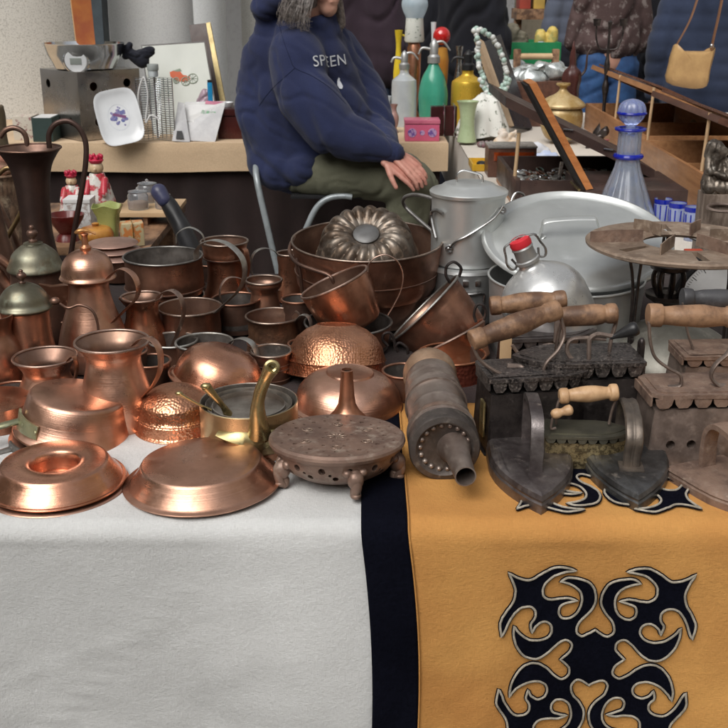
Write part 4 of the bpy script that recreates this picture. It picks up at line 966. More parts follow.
sad_iron('rusty brown flat iron at the right edge, partly cut off', (782, 527), (692, 474), 76, .026, M_rust, M_rust, hd3)

def turned(mb, a, b, prof, seg=28):
    """lathe a handle between two points; prof: (fraction, radius)"""
    a, b = Vector(a), Vector(b); d = b - a
    M = Matrix.Translation(a) @ Vector((0, 0, 1)).rotation_difference(d.normalized()).to_matrix().to_4x4()
    pr = [(v.y, v.x * d.length) for v in cat([(f, r, 0) for f, r in prof], 4)]
    mb.lathe([(0, 0)] + pr + [(0, d.length)], seg, M)
GRIP = [(0, .0125), (.02, .0145), (.13, .0145), (.16, .0125), (.3, .0145), (.5, .0162), (.7, .0145), (.82, .0122), (.86, .0138), (.97, .0142), (1, .0125)]
def box_iron(label, rear, tipdir, L, w_, h, mats, teeth=9, holes=0, scallop=True, group='charcoal box irons', lidt=.006, taper=.9):
    """rear: world point under the rear end; body, lid with toothed vents, then grip and posts are added by the caller"""
    t = thing('charcoal_iron', label, 'charcoal iron', rear, rot=tipdir, group=group)
    mb_, ml = mats
    o = ogive(L, w_, .42, 12, .004); o0 = inset(o, -.004, L)
    mb = MB(); mb.prism(o0, 0, .006)
    hb = h * .80
    top = inset(o, w_ * (1 - taper) / 2, L)
    mb.prism(o, .006, hb, top=top)
    body = mb.build('body', mb_, t, angle=32)
    if holes:
        cut = MB()
        for k in range(holes):
            for sg in (-1, 1):
                cut.lathe([(0, -.02), (.0068, -.02), (.0068, .02), (0, .02)], 20, Matrix.Translation((L * .17 + k * .031, sg * w_ * .5, h * .33)) @ Matrix.Rotation(pi / 2, 4, 'X'))
        boolean(body, cut)
    # lid: plate with a toothed skirt that leaves vents open
    mb = MB(); ol = inset(top, -.004, L * .98); mb.prism(ol, h - lidt, h)
    mb.prism(inset(ol, .010, L), h - .001, h + .0015)
    per = []
    oo = inset(top, .0006, L); n = len(oo)
    for i in range(n):
        a, b = Vector((*oo[i], 0)), Vector((*oo[(i + 1) % n], 0)); per.append((a, b))
    def along(side):
        q = [Vector((x, y, 0)) for x, y in oo if y * side >= -1e-6]; q.sort(key=lambda v: v.x); return q
    for side in (-1, 1):
        q = along(side); tot = sum((q[i + 1] - q[i]).length for i in range(len(q) - 1)); pitch = tot / teeth
        for k in range(teeth):
            s0 = (k + .5) * pitch; acc = 0
            for i in range(len(q) - 1):
                d = (q[i + 1] - q[i]); 
                if acc + d.length >= s0:
                    p = q[i] + d * ((s0 - acc) / d.length); u = d.normalized(); nn = Vector((u.y, -u.x, 0)) * (1 if side < 0 else -1)
                    dep = h * .12; hw = pitch * .38
                    pts = [(p - u * hw * 1.25, h - lidt), (p - u * hw * 1.05, h - lidt - dep * .6), (p - u * hw * .6, h - lidt - dep), (p + u * hw * .6, h - lidt - dep), (p + u * hw * 1.05, h - lidt - dep * .6), (p + u * hw * 1.25, h - lidt)]
                    vs = [(v.x + nn.x * .003, v.y + nn.y * .003, z) for v, z in pts] + [(v.x, v.y, z) for v, z in pts]
                    mb.add(vs, [(0, 1, 2, 3, 4, 5), (11, 10, 9, 8, 7, 6)] + [(i2, (i2 + 1) % 6, 6 + (i2 + 1) % 6, 6 + i2) for i2 in range(6)])
                    break
                acc += d.length
    # rear skirt
    mb.box((.002, 0, h - lidt - h * .05), (.003, w_ * .8, h * .12)); mb.dent(.0005, 60)
    lid = mb.build('lid', ml, t, angle=32)
    MB().prism([(L * .42 + (x - L * .42) * .88, y * .88) for x, y in top], hb - .004, hb + .0005).build('coal_tray', M_blackm, t, angle=30)
    return t, lid
def toloc(t, px, py, Y):
    R_ = t.rotation_euler.to_matrix().inverted(); return R_ @ (aty(px, py, Y) - Vector(t.location))
def grip(t, a, b, m, scale=1.0, prof=GRIP, label=None):
    mb = MB(); turned(mb, a, b, [(f, r * scale) for f, r in prof]); mb.dent(.0009, 45, a[0]); return mb.build('grip', m, t, label)
def post(t, P, m, r=.0026, flat=None):
    mb = MB(); mb.tube(cat(P, 6), r if not flat else 1, 8, flat=flat); return mb.build('post', m, t)

# black ornate irons
rp = onz(482, 459); rear = Vector((rp.x, rp.y + .046, TOP))
t, lid = box_iron('black filigree topped charcoal iron with a slanting worn wooden grip, nearest the ribbed cylinder', rear, radians(9), .185, .092, aty(484, 381, rp.y).z - TOP, (M_iblk, M_iblk2), 8)
ym = rear.y
grip(t, toloc(t, 471, 341, ym - .02), toloc(t, 559, 309, ym + .02), M_wdk, 1.08)
h_ = aty(484, 381, rp.y).z - TOP
post(t, [toloc(t, 473, 346, ym - .02), toloc(t, 480, 360, ym - .02), toloc(t, 497, 372, ym - .015), toloc(t, 512, 375, ym - .0), toloc(t, 521, 368, ym + .01), toloc(t, 507, 366, ym + .01)], M_ibr, flat=(.0028, .0055))
post(t, [toloc(t, 561, 318, ym + .02), toloc(t, 564, 335, ym + .02), toloc(t, 558, 350, ym + .01), toloc(t, 547, 362, ym), toloc(t, 544, 372, ym), toloc(t, 553, 377, ym)], M_ibr, flat=(.0028, .005))
mb = MB(); mb.box((-.002, -.02, h_ * .45), (.004, .02, h_ * .45), bev=.0015); mb.build('rear_hinge', M_brass, t)
rear = Vector((aty(632, 420, 1.565).x, 1.565, TOP))
t, lid = box_iron('black charcoal iron with straight worn grip and black knobbed lever behind the brass iron', rear, radians(184), .20, .10, aty(632, 362, 1.52).z - TOP, (M_iblk, M_iblk2), 8)
ym = rear.y; h_ = aty(632, 362, 1.52).z - TOP
grip(t, toloc(t, 561, 317, ym), toloc(t, 617, 313, ym), M_wdk, 1.0, [(0, .0135), (.05, .015), (.5, .0165), (.7, .0155), (.78, .0135), (.84, .0155), (.96, .0155), (1, .013)])
post(t, [toloc(t, 617, 308, ym), toloc(t, 616, 322, ym), toloc(t, 611, 340, ym), toloc(t, 608, 362, ym)], M_ibr, flat=(.0028, .005))
post(t, [toloc(t, 563, 318, ym), toloc(t, 558, 335, ym), toloc(t, 556, 352, ym), toloc(t, 553, 366, ym)], M_ibr, flat=(.0028, .005))
mb = MB(); mb.tube(cat([toloc(t, x, y, ym - .03) for x, y in ((606, 339), (585, 338), (571, 340), (567, 350), (573, 360), (585, 363))], 6), .0034, 8); mb.tube(cat([toloc(t, x, y, ym - .035) for x, y in ((589, 368), (589, 350), (590, 339), (598, 334), (612, 336), (622, 333))], 6), .0036, 8)
mb.build('lever', M_ibr, t)
mb = MB(); turned(mb, toloc(t, 610, 338, ym - .035), toloc(t, 639, 327, ym - .04), [(0, .003), (.2, .0045), (.5, .008), (.8, .011), (.95, .009), (1, .003)]); mb.build('lever_knob', M_black, t)
mb = MB(); mb.box((-.004, .0, h_ * .62), (.008, .016, h_ * .95), bev=.002); mb.ell((-.004, 0, h_ * 1.1), (.006, .008, .01)); mb.dent(.001, 60).build('latch', M_iblk, t)
rear = Vector((aty(500, 400, 1.74).x, 1.76, TOP))
t, lid = box_iron('dark charcoal iron behind the black ones, with a pale wooden bracket under its grip', rear, radians(6), .17, .085, .105, (M_iblk, M_igr), 7)
ym = 1.72
grip(t, toloc(t, 490, 306, ym), toloc(t, 566, 299, ym), M_wdk, 1.1)
mb = MB(); mb.box(tuple(toloc(t, 506, 340, ym)), (.02, .006, .07), bev=.002); mb.build('bracket', M_wpale, t)
mb = MB(); mb.box(tuple(toloc(t, 560, 328, ym)), (.02, .006, .05), bev=.002); mb.build('bracket', M_ibr, t)
post(t, [toloc(t, 512, 345, ym - .02), toloc(t, 522, 355, ym - .02), toloc(t, 540, 347, ym - .02), toloc(t, 553, 345, ym - .02), toloc(t, 556, 355, ym)], M_ibr, r=.003)

# small brass iron
rp = onz(545, 474); 
M_brengr = mat('brass_engraved', (.46, .37, .2), (.16, .125, .07), .38, .85, 170, lo=.44, hi=.56, bump=.8, bs=170, dust=(.14, .12, .07), dustamt=.4)
rear = Vector((onz(546, 474).x, rp.y + .032, TOP)); h_ = aty(546, 428, rp.y + .03).z - TOP
t, lid = box_iron('small embossed brass box iron with pale turned grip between the flat irons', rear, radians(-4), .125, .058, h_, (M_brengr, mat('lid_greenish', (.21, .2, .15), (.13, .125, .1), .42, .75, 14, bump=.2)), 9, taper=1.0, lidt=.004)
ym = rear.y
G2 = [(0, .009), (.04, .0118), (.14, .0118), (.17, .009), (.3, .0105), (.5, .0122), (.7, .0105), (.83, .009), (.87, .0125), (.97, .0125), (1, .009)]
grip(t, toloc(t, 559, 396, ym), toloc(t, 618, 392, ym), M_wlt, 1.0, G2)
post(t, [toloc(t, 560, 398, ym), toloc(t, 557, 408, ym), toloc(t, 556, 424, ym)], M_ibr, r=.0022)
post(t, [toloc(t, 617, 396, ym), toloc(t, 612, 410, ym), toloc(t, 609, 424, ym)], M_ibr, r=.0022)
mb = MB(); turned(mb, toloc(t, 551, 415, ym - .02), toloc(t, 573, 409, ym - .02), [(0, .003), (.1, .0065), (.3, .0075), (.5, .0055), (.7, .0075), (.9, .0075), (1, .003)]); mb.build('latch_knob', M_wlt, t)
post(t, [toloc(t, 553, 416, ym - .02), toloc(t, 551, 428, ym - .02), toloc(t, 556, 428, ym - .02)], M_ibr, r=.0018)
# scalloped rail on the brass body

# brown irons at the right
rp = onz(644, 470); rear = Vector((onz(644, 470).x, rp.y + .05, TOP)); h_ = aty(646, 392, rp.y + .02).z - TOP
t, lid = box_iron('brown charcoal iron with two round air holes at the right front', rear, radians(3), .20, .10, h_, (M_ibr, M_rust), 7, holes=2, taper=.86)
ym = rear.y
GR = [(0, .0125), (.01, .0165), (.13, .0168), (.15, .0135), (.22, .0135), (.35, .0155), (.6, .0165), (.8, .0135), (.85, .016), (.97, .016), (1, .0125)]
grip(t, toloc(t, 648, 315, ym), toloc(t, 742, 317, ym), M_wdk, 1.0, GR)
post(t, [toloc(t, 649, 322, ym - .01), toloc(t, 650, 340, ym - .01), toloc(t, 655, 357, ym - .01), toloc(t, 668, 368, ym - .01), toloc(t, 680, 375, ym - .01), toloc(t, 680, 385, ym - .01), toloc(t, 668, 387, ym - .01)], M_ibr, flat=(.0024, .0045))
post(t, [toloc(t, 740, 322, ym), toloc(t, 730, 350, ym), toloc(t, 716, 364, ym - .01), toloc(t, 711, 376, ym - .01), toloc(t, 718, 385, ym - .01), toloc(t, 728, 386, ym)], M_ibr, flat=(.0028, .006))
for xx in (.012,):
    mb = MB(); mb.ell((xx + .006, -.043, h_ * .84), (.006, .004, .006)); mb.build('hinge_pin', M_ibr, t)
rear = Vector((aty(672, 380, 1.70).x, 1.70, TOP)); h_ = aty(672, 356, 1.66).z - TOP
t, lid = box_iron('brown charcoal iron with dark grip standing behind the one with air holes', rear, radians(2), .19, .095, h_, (M_ibr, M_rust), 7, taper=.88)
ym = rear.y
grip(t, toloc(t, 682, 298, ym), toloc(t, 752, 300, ym), mat('wood_blackened', (.06, .06, .065), (.035, .034, .036), .5, 0, 12, bump=.3, bs=50, dust=(.14, .14, .15), dustamt=.3), 1.0, GR)
post(t, [toloc(t, 683, 303, ym - .01), toloc(t, 686, 325, ym - .01), toloc(t, 690, 340, ym - .01), toloc(t, 696, 353, ym - .01), toloc(t, 708, 356, ym - .01)], M_ibr, flat=(.0022, .0042))

# -- paraffin stove
A = At(672, 1.90); s = A.s
t = thing('paraffin_stove', 'old pressure stove, dull metal tank and wide rusty pot ring, behind the right hand irons', 'stove', A.loc)
MB().lathe([(v.x, v.y) for v in cat([(r, z, 0) for r, z in A.prof([(66, None), (70, 392), (70, 372), (66, 352), (52, 337), (32, 326), (14, 318), (9, 312)])], 5)] + [(0, A.H(311))], 64).dent(.001, 14).build('tank', M_stk, t)
mb = MB(); M_ = Matrix.Translation((-50 * s, -48 * s, A.H(352))) @ Matrix.Rotation(radians(75), 4, 'X') @ Matrix.Rotation(radians(-30), 4, 'Y')
mb.lathe([(0, 0), (.013, 0), (.015, .004), (.014, .009), (.009, .010), (.0085, .02), (.011, .022), (.011, .03), (0, .031)], 8, M_); mb.build('filler_cap', M_ibr, t, angle=30)
bx = -8 * s; mb = MB(); T_ = Matrix.Translation((bx, 0, 0))
mb.lathe([(0, A.H(312)), (9 * s, A.H(312)), (7 * s, A.H(305)), (12 * s, A.H(303)), (21 * s, A.H(297)), (22 * s, A.H(293)), (20 * s, A.H(294)), (10 * s, A.H(298)), (9 * s, A.H(292)), (0, A.H(292))], 40, T_)
for k in range(7):
    a = 2 * pi * k / 7 + .2; c = Vector((bx, 0, 0))
    mb.tube(cat([c + Vector((9 * s * cos(a), 9 * s * sin(a), A.H(296))), c + Vector((14 * s * cos(a), 14 * s * sin(a), A.H(285))), c + Vector((15 * s * cos(a), 15 * s * sin(a), A.H(276))), c + Vector((12 * s * cos(a), 12 * s * sin(a), A.H(268)))], 4), .0045, 8)
mb.lathe([(0, A.H(271)), (12 * s, A.H(271)), (19 * s, A.H(268)), (20 * s, A.H(264)), (18 * s, A.H(263)), (10 * s, A.H(260)), (0, A.H(259))], 40, T_)
mb.build('burner', M_iblk, t)
zr = A.H(241); mb = MB(); R_ = 91 * s; r_i = 36 * s
mb.lathe([(r_i, zr - .004), (r_i + .004, zr - .009), (R_ * .7, zr - .009), (R_ * .96, zr - .011), (R_, zr - .008), (R_ * 1.005, zr - .003), (R_ * .985, zr), (R_ * .8, zr - .001), (r_i + .006, zr), (r_i, zr - .004)], 96)
mb.dent(.0012, 16); ringo = mb.build('pot_ring', M_stovering, t, angle=50)
cut = MB()
for k in range(6):
    a = k * pi / 3 + radians(30); c = Vector((cos(a), sin(a), 0)) * (R_ * .66)
    cut.prism([(-.03, -.005), (.03, -.010), (.03, .010), (-.03, .005)], zr - .03, zr + .02, Matrix.Translation(c) @ Matrix.Rotation(a, 4, 'Z'))
boolean(ringo, cut)
for k, (a, r1, r2) in enumerate(((182, .98, .42), (238, .72, .26), (298, .78, .22), (2, .9, .3), (58, .7, .3), (120, .72, .3))):
    a = radians(a); d = Vector((cos(a), sin(a), 0)); u = Vector((-sin(a), cos(a), 0)); p1 = d * R_ * r2; p2 = d * R_ * r1; hh = .0215
    mb = MB(); vs = []
    for p, h1 in ((p1, hh), (p1.lerp(p2, .5), hh * 1.02), (p2, hh * .85)):
        for sg in (-1, 1): vs += [p + u * sg * .0012 + Vector((0, 0, zr - .001)), p + u * sg * .0012 + Vector((0, 0, zr + h1))]
    mb.add(vs, [(0, 1, 5, 4), (4, 5, 9, 8), (2, 6, 7, 3), (6, 10, 11, 7), (0, 2, 3, 1), (8, 9, 11, 10), (1, 3, 7, 5), (5, 7, 11, 9), (0, 4, 6, 2), (4, 8, 10, 6)])
    mb.dent(.001, 30).build('pot_support', M_stovering if k % 2 else M_rust, t, angle=40)
for a in (206, 330, 90):
    a = radians(a); d = Vector((cos(a), sin(a), 0)); q = 54 * s
    mb = MB(); mb.tube(cat([d * (q - .016) + Vector((0, 0, zr - .014)), d * (q + .002) + Vector((0, 0, zr - .012)), d * (q + .012) + Vector((0, 0, zr - .024)), d * (q + .006) + Vector((0, 0, zr - .05)), d * q + Vector((0, 0, zr - .1)), d * q + Vector((0, 0, A.H(358)))], 6), .003, 8)
    mb.tube([d * (q - .014) + Vector((0, 0, zr - .012)), d * (q - .01) + Vector((0, 0, zr - .06)), d * (q - .006) + Vector((0, 0, A.H(358)))], .003, 8).build('leg', M_iblk, t)

# -- aluminium pot, lid, flask, milk can
A = At(566, 2.0, pyref=278)
t = vessel('stock_pot', 'big aluminium stock pot under the leaning lid', 'pot', A, [(68, None), (72, 350), (74, 330), (76, 290), (77, 277)], (M_alud, M_alud, M_alu), None, sm=False, seg=88)
pl_ = aty(577, 238, 2.12); s = scl(pl_)
t = thing('pot_lid', 'huge round aluminium lid with strap handle leaning on the stock pot', 'lid', pl_, axis=(-.02, -.31, .95))
mb = MB(); R_ = 95 * s
mb.lathe([(0, .004), (R_ * .55, .0035), (R_ * .83, 0), (R_ * .87, -.004), (R_ * .9, -.0045), (R_ * .93, .001), (R_ * .965, .005), (R_ * .99, .003), (R_, -.003), (R_ * .99, -.006), (R_ * .965, .002), (R_ * .93, -.002), (R_ * .9, -.007), (R_ * .86, -.0065), (R_ * .82, -.003), (0, .001)], 112).dent(.0014, 7, 3).build('body', M_alu, t, angle=50)
mb = MB(); P = cat([(-33 * s, .004, .006), (-38 * s, -.002, .005), (-36 * s, .002, .022), (-33 * s, .004, .038), (-10 * s, .006, .042), (12 * s, .008, .041), (18 * s, .008, .038), (21 * s, .008, .02), (24 * s, .008, .004), (31 * s, .008, .003)], 6)
mb.tube(P, 1, 12, flat=(.0085, .0018), up=Vector((0, 1, 0)))
mb.build('handle', M_alu, t)
mb = MB()
for x_ in (-36, 28):
    rivet(mb, (x_ * s, .004, .006), .0045, (0, 0, 1))
pc = aty(547, 306, 1.83); s = scl(pc)
t = thing('swing_top_flask', 'bulbous aluminium flask with red rubber swing stopper', 'flask', pc, axis=(-.42, -.05, .905))
MB().lathe([(v.x * s, v.y * s) for v in cat([(0, -52, 0), (24, -50, 0), (36, -42, 0), (43, -25, 0), (44.5, 0, 0), (42, 18, 0), (33, 32, 0), (20, 41, 0), (12, 46, 0), (10.5, 50, 0)], 6)] + [(10 * s, 51 * s), (0, 51 * s)], 72).dent(.0012, 14, 2).build('body', M_flask, t)
MB().lathe([(9.5 * s, 50 * s), (12 * s, 51 * s), (12 * s, 54 * s), (10.5 * s, 55 * s), (10 * s, 65 * s), (11 * s, 67 * s), (10 * s, 69 * s), (0, 69 * s)], 32).build('neck', M_alud, t)
MB().lathe([(0, 68 * s), (8 * s, 68 * s), (10.5 * s, 69 * s), (11 * s, 72 * s), (10 * s, 76 * s), (7 * s, 77.5 * s), (3 * s, 77 * s), (0, 76.5 * s)], 32).build('stopper', M_red, t)
mb = MB()
for sg in (-1, 1):
    mb.tube(cat([(sg * 10 * s, 0, 76 * s), (sg * 16 * s, -.001, 74 * s), (sg * 18 * s, -.003, 66 * s), (sg * 20 * s, -.004, 57 * s), (sg * 17 * s, -.002, 50 * s), (sg * 12 * s, 0, 52 * s), (sg * 14 * s, .002, 60 * s)], 5), .0022, 8)
mb.tube([(-10 * s, 0, 76 * s), (0, 0, 78.5 * s), (10 * s, 0, 76 * s)], .0022, 8)
mb.build('swing_wire', M_steel, t)
mb = MB(); mb.tube(cat([(-39 * s, -.02, 8 * s), (-42 * s, -.035, 22 * s), (-30 * s, -.055, 27 * s), (-8 * s, -.07, 26 * s), (8 * s, -.068, 22 * s), (10 * s, -.06, 12 * s)], 6), 1, 10, flat=(.0045, .0025)).build('carry_handle', M_alu, t)

A = At(466, 2.2)
t = thing('canister', 'grey metal canister with a hasp under the lidded milk can', 'canister', A.loc); s = A.s
zt = A.H(264)
MB().lathe([(0, 0), (35 * s, 0), (36 * s, .003), (36 * s, zt - .01), (37 * s, zt - .006), (36 * s, zt), (0, zt)], 64).dent(.0008, 18).build('body', M_alud, t, angle=35)
mb = MB(); mb.tube(cat([(-10 * s, -36.5 * s, zt * .62), (2 * s, -38.5 * s, zt * .62), (13 * s, -36 * s, zt * .63), (14 * s, -36 * s, zt * .5), (12 * s, -36 * s, zt * .15)], 5), .0028, 8); mb.box((-4 * s, -36 * s, zt * .8), (.012, .006, .012), bev=.002); mb.box((8 * s, -35 * s, zt * .8), (.012, .006, .012), bev=.002)
mb.build('hasp', M_steel, t)
z1 = A.loc.z + zt + .0005; A = At(466.5, 2.25, z1, 220); s = A.s
t = thing('milk_can', 'lidded aluminium milk can with wire bail, beside the huge lid', 'milk can', (A.loc.x, A.loc.y - .03, z1))
MB().lathe([(0, 0), (34 * s, 0), (35.5 * s, .003), (36 * s, A.H(250)), (36 * s, A.H(196)), (36.5 * s, A.H(192)), (37 * s, A.H(191)), (0, A.H(190))], 72).dent(.0008, 14).build('body', M_alu, t, angle=35)
lid = MB().lathe([(36 * s, A.H(192)), (38 * s, A.H(191)), (38.5 * s, A.H(188)), (37 * s, A.H(186.5)), (30 * s, A.H(185)), (25 * s, A.H(181)), (22 * s, A.H(180)), (8 * s, A.H(179)), (0, A.H(179))], 72).build('lid', M_alu, t, angle=45)
MB().tube(cat([(-12 * s, 0, A.H(180)), (-12 * s, 0, A.H(172)), (-6 * s, 0, A.H(168)), (4 * s, 0, A.H(170)), (12 * s, 0, A.H(173)), (13 * s, 0, A.H(180))], 5), .0022, 8).build('lid_handle', M_steel, lid)
mb = MB(); yf = -37.5 * s
def onwall(x, y, off=1.5): 
    q = (36 + off) * s; xx = x * s; return Vector((xx, -sqrt(max(1e-6, q * q - xx * xx)) if abs(xx) < q else 0, A.H(y)))
mb.tube(cat([onwall(x, y, 2) for x, y in ((-20, 237), (-14, 230), (-5, 225), (8, 217), (20, 210), (27, 204), (31, 199))], 5), .0026, 8)
mb.build('bail', M_steel, t)
for x, y in ((-20, 238), (31, 203)):
    mb = MB(); p = onwall(x, y, 1); mb.ell(p, (.009, .005, .006)); mb.tube([p + Vector((.007 * cos(a), -.003, .007 * sin(a))) for a in [2 * pi * k / 14 for k in range(14)]], .0022, 6, closed=True); mb.build('ear', M_steel, t)
mb = MB(); mb.tube(cat([onwall(x, y, 3) for x, y in ((-33, 230), (-36, 218), (-37, 208), (-33, 203), (-27, 205))], 5), .0036, 8); mb.build('side_handle', M_steel, t)
# spoon and strainer lying beside the can
mb = MB(); p = onz(520, 215, TOP); t = thing('ladle', 'bent metal ladle lying between the milk can and the huge lid', 'ladle', (aty(512, 202, 2.5).x, 2.5, TOP))
mb.lathe([(.035, .03), (.03, .01), (.015, .001), (0, 0), (0, .0015), (.014, .0025), (.029, .0115), (.034, .031)], 32).build('bowl', M_steel, t)
mb = MB(); mb.tube(cat([(.0, -.033, .03), (-.01, -.05, .1), (-.012, -.045, .17), (0, -.035, .21), (.02, -.03, .21), (.028, -.03, .19)], 6), .003, 8).build('handle', M_steel, t)
# -- kitchen scale
pc = aty(722, 298, 2.2); s = scl(pc)
t = thing('kitchen_scale', 'black kitchen scale with round white dial at the right edge behind the stove', 'kitchen scale', (pc.x, pc.y, TOP), rot=radians(-8)); zc = pc.z - TOP; R_ = 52 * s
Mx = Matrix.Translation((0, 0, zc)) @ Matrix.Rotation(pi / 2, 4, 'X')
MB().lathe([(0, -.03), (R_ * .8, -.03), (R_ * .98, -.01), (R_, .02), (R_ * .98, .032), (R_ * .86, .034), (R_ * .83, .028), (0, .028)], 64, Mx).build('housing', M_black, t, angle=35)
dl = MB().lathe([(0, .0285), (R_ * .82, .0285), (R_ * .82, .03), (0, .03)], 64, Mx).build('dial', M_whitep, t)
mb = MB()
for k in range(100):
    a = 2 * pi * k / 100; l = .06 if k % 5 else .11
    c = Matrix.Translation((0, -.0302, zc)) @ Matrix.Rotation(a, 4, 'Y'); mb.box((0, 0, R_ * (.79 - l / 2)), (.0007 if k % 5 else .0014, .0006, R_ * l), c)
mb.build('tick_marks', M_black, dl)
mb = MB(); mb.box((0, 0, zc * .35), (R_ * 1.7, .09, zc * .7), bev=.01, taper=(.5, .8)).build('base', M_black, t)
mb = MB(); mb.box((0, 0, 0), (.004, .001, R_ * .9), Matrix.Translation((0, -.032, zc)) @ Matrix.Rotation(radians(20), 4, 'Y') @ Matrix.Translation((0, 0, R_ * .25))); mb.build('pointer', M_black, t)
mb = MB(); zt = zc + R_; mb.box((0, 0, zt + .004), (.02, .02, .014)); mb.lathe([(0, zt + .01), (.06, zt + .012), (.085, zt + .02), (.087, zt + .024), (.083, zt + .022), (.06, zt + .015), (0, zt + .013)], 48); mb.build('pan', M_alud, t)
for txt, a in (('0', 0), ('1', 72), ('2', 144), ('3', 216), ('4', 288)): pass
# patterned red tin
pc = onz(690, 300, TOP); t = thing('patterned_tin', 'orange red tin with dark floral print between the stove and the scale', 'tin', (aty(690, 290, 2.35).x, 2.35, TOP))
m_rp = mat('print_red_orange', (.62, .085, .03), (.09, .1, .06), .4, 0, 55, lo=.5, hi=.56)
MB().box((0, 0, .045), (.05, .035, .09), bev=.005).build('body', m_rp, t); MB().box((0, 0, .0985), (.04, .03, .016), bev=.004).build('lid', mat('print_red', (.55, .07, .03)), t)
# ------------------------------------------------------------------ people
def capsule(mb, p0, r0, p1, r1, seg=14):
    p0, p1 = Vector(p0), Vector(p1); d = p1 - p0; L = max(d.length, 1e-5)
    M = Matrix.Translation(p0) @ Vector((0, 0, 1)).rotation_difference(d / L if d.length > 1e-5 else Vector((0, 0, 1))).to_matrix().to_4x4()
    pr = [(0, -r0)] + [(r0 * cos(a), r0 * sin(a)) for a in (-1.2, -.8, -.4, 0)] + [(r1 * cos(a), L + r1 * sin(a)) for a in (0, .4, .8, 1.2)] + [(0, L + r1)]
    mb.lathe(pr, seg, M)
def organic(name, mb, voxel, m, parent, smooth=6, disp=None, label=None):
    """fuse the overlapping pieces into one continuous surface"""
    o = mb.build(name, m, parent, label)
    r = o.modifiers.new('r', 'REMESH'); r.mode = 'VOXEL'; r.voxel_size = voxel
    s_ = o.modifiers.new('s', 'SMOOTH'); s_.factor = .6; s_.iterations = smooth
    me = evalmesh(o); me.name = name; o.modifiers.clear(); o.data = me
    if disp:
        ns = [v.normal.copy() for v in me.vertices]
        for v, n in zip(me.vertices, ns): v.co += n * disp(v.co)
    if not me.materials: me.materials.append(m)
    me.polygons.foreach_set('use_smooth', [True] * len(me.polygons)); return o
def folds(amp, freq, dirv=(0, 0, 1), seed=0, stretch=2.5):
    d = Vector(dirv).normalized(); o = Vector((seed, seed * 2, seed * 3))
    def f(c):
        q = c + d * c.dot(d) * (stretch - 1); v = noise.noise(q * freq + o); v2 = noise.noise(q * freq * .55 + o * 2); return amp * (.5 - 1.25 * math.exp(-(v / .11) ** 2)) + amp * .8 * v2 + amp * .25 * noise.noise(c * freq * 2.3 + o)
    return f
M_skin = mat('skin', (.56, .32, .24), (.50, .26, .19), .5, 0, 18, bump=.12, bs=150)
M_skin2 = mat('skin_red_hands', (.54, .27, .21), (.50, .22, .17), .5, 0, 30, bump=.2, bs=160)
M_hairg = mat('hair_grey_brown', (.26, .22, .2), (.1, .08, .07), .5, 0, 60, bump=.4, bs=200)
M_haird = mat('hair_dark', (.03, .02, .016), (.05, .035, .025), .5, 0, 40, bump=.4)
f_hood = fabric('sweatshirt_navy', (.020, .028, .080), (.014, .019, .055), 5, .25, 900, fuzz=.35)
f_olive = fabric('trousers_olive', (.15, .15, .105), (.115, .117, .08), 5, .2, 900, fuzz=.1)

def head(mb, c, r, f):
    """skull, jaw, nose, ears, lips and brow; f is the facing direction"""
    f = Vector(f).normalized(); s_ = Vector((-f.y, f.x, 0)).normalized(); c = Vector(c); U = Vector((0, 0, 1))
    capsule(mb, c + U * r * .35 - f * r * .15, r * .80, c + U * r * .3 + f * r * .2, r * .74)
    capsule(mb, c - U * r * .1 + f * r * .3, r * .62, c - U * r * .72 + f * r * .5, r * .36)
    capsule(mb, c + U * r * .12 + f * r * .86, r * .09, c - U * r * .14 + f * r * 1.06, r * .14)
    capsule(mb, c - U * r * .45 + f * r * .83 - s_ * r * .16, r * .085, c - U * r * .45 + f * r * .83 + s_ * r * .16, r * .085)
    capsule(mb, c + U * r * .3 + f * r * .84 - s_ * r * .3, r * .09, c + U * r * .3 + f * r * .84 + s_ * r * .3, r * .09)
    for g in (-1, 1):
        capsule(mb, c - f * r * .02 + s_ * g * r * .78 + U * r * .12, r * .12, c - f * r * .05 + s_ * g * r * .8 - U * r * .18, r * .09)
        capsule(mb, c - U * r * .25 + f * r * .55 + s_ * g * r * .38, r * .26, c - U * r * .1 + f * r * .6 + s_ * g * r * .35, r * .26)
def eyes(c, r, f, parent):
    f = Vector(f).normalized(); s_ = Vector((-f.y, f.x, 0)); c = Vector(c)
    for g in (-1, 1):
        mb = MB(); e = c + Vector((0, 0, r * .14)) + f * r * .78 + s_ * g * r * .3; mb.ell(e, (r * .13,) * 3, mi=0, seg=14, rings=8); mb.ell(e + f * r * .07, (r * .075,) * 3, mi=1, seg=10, rings=6)
        mb.build('eye', [M_white, M_blackm], parent)
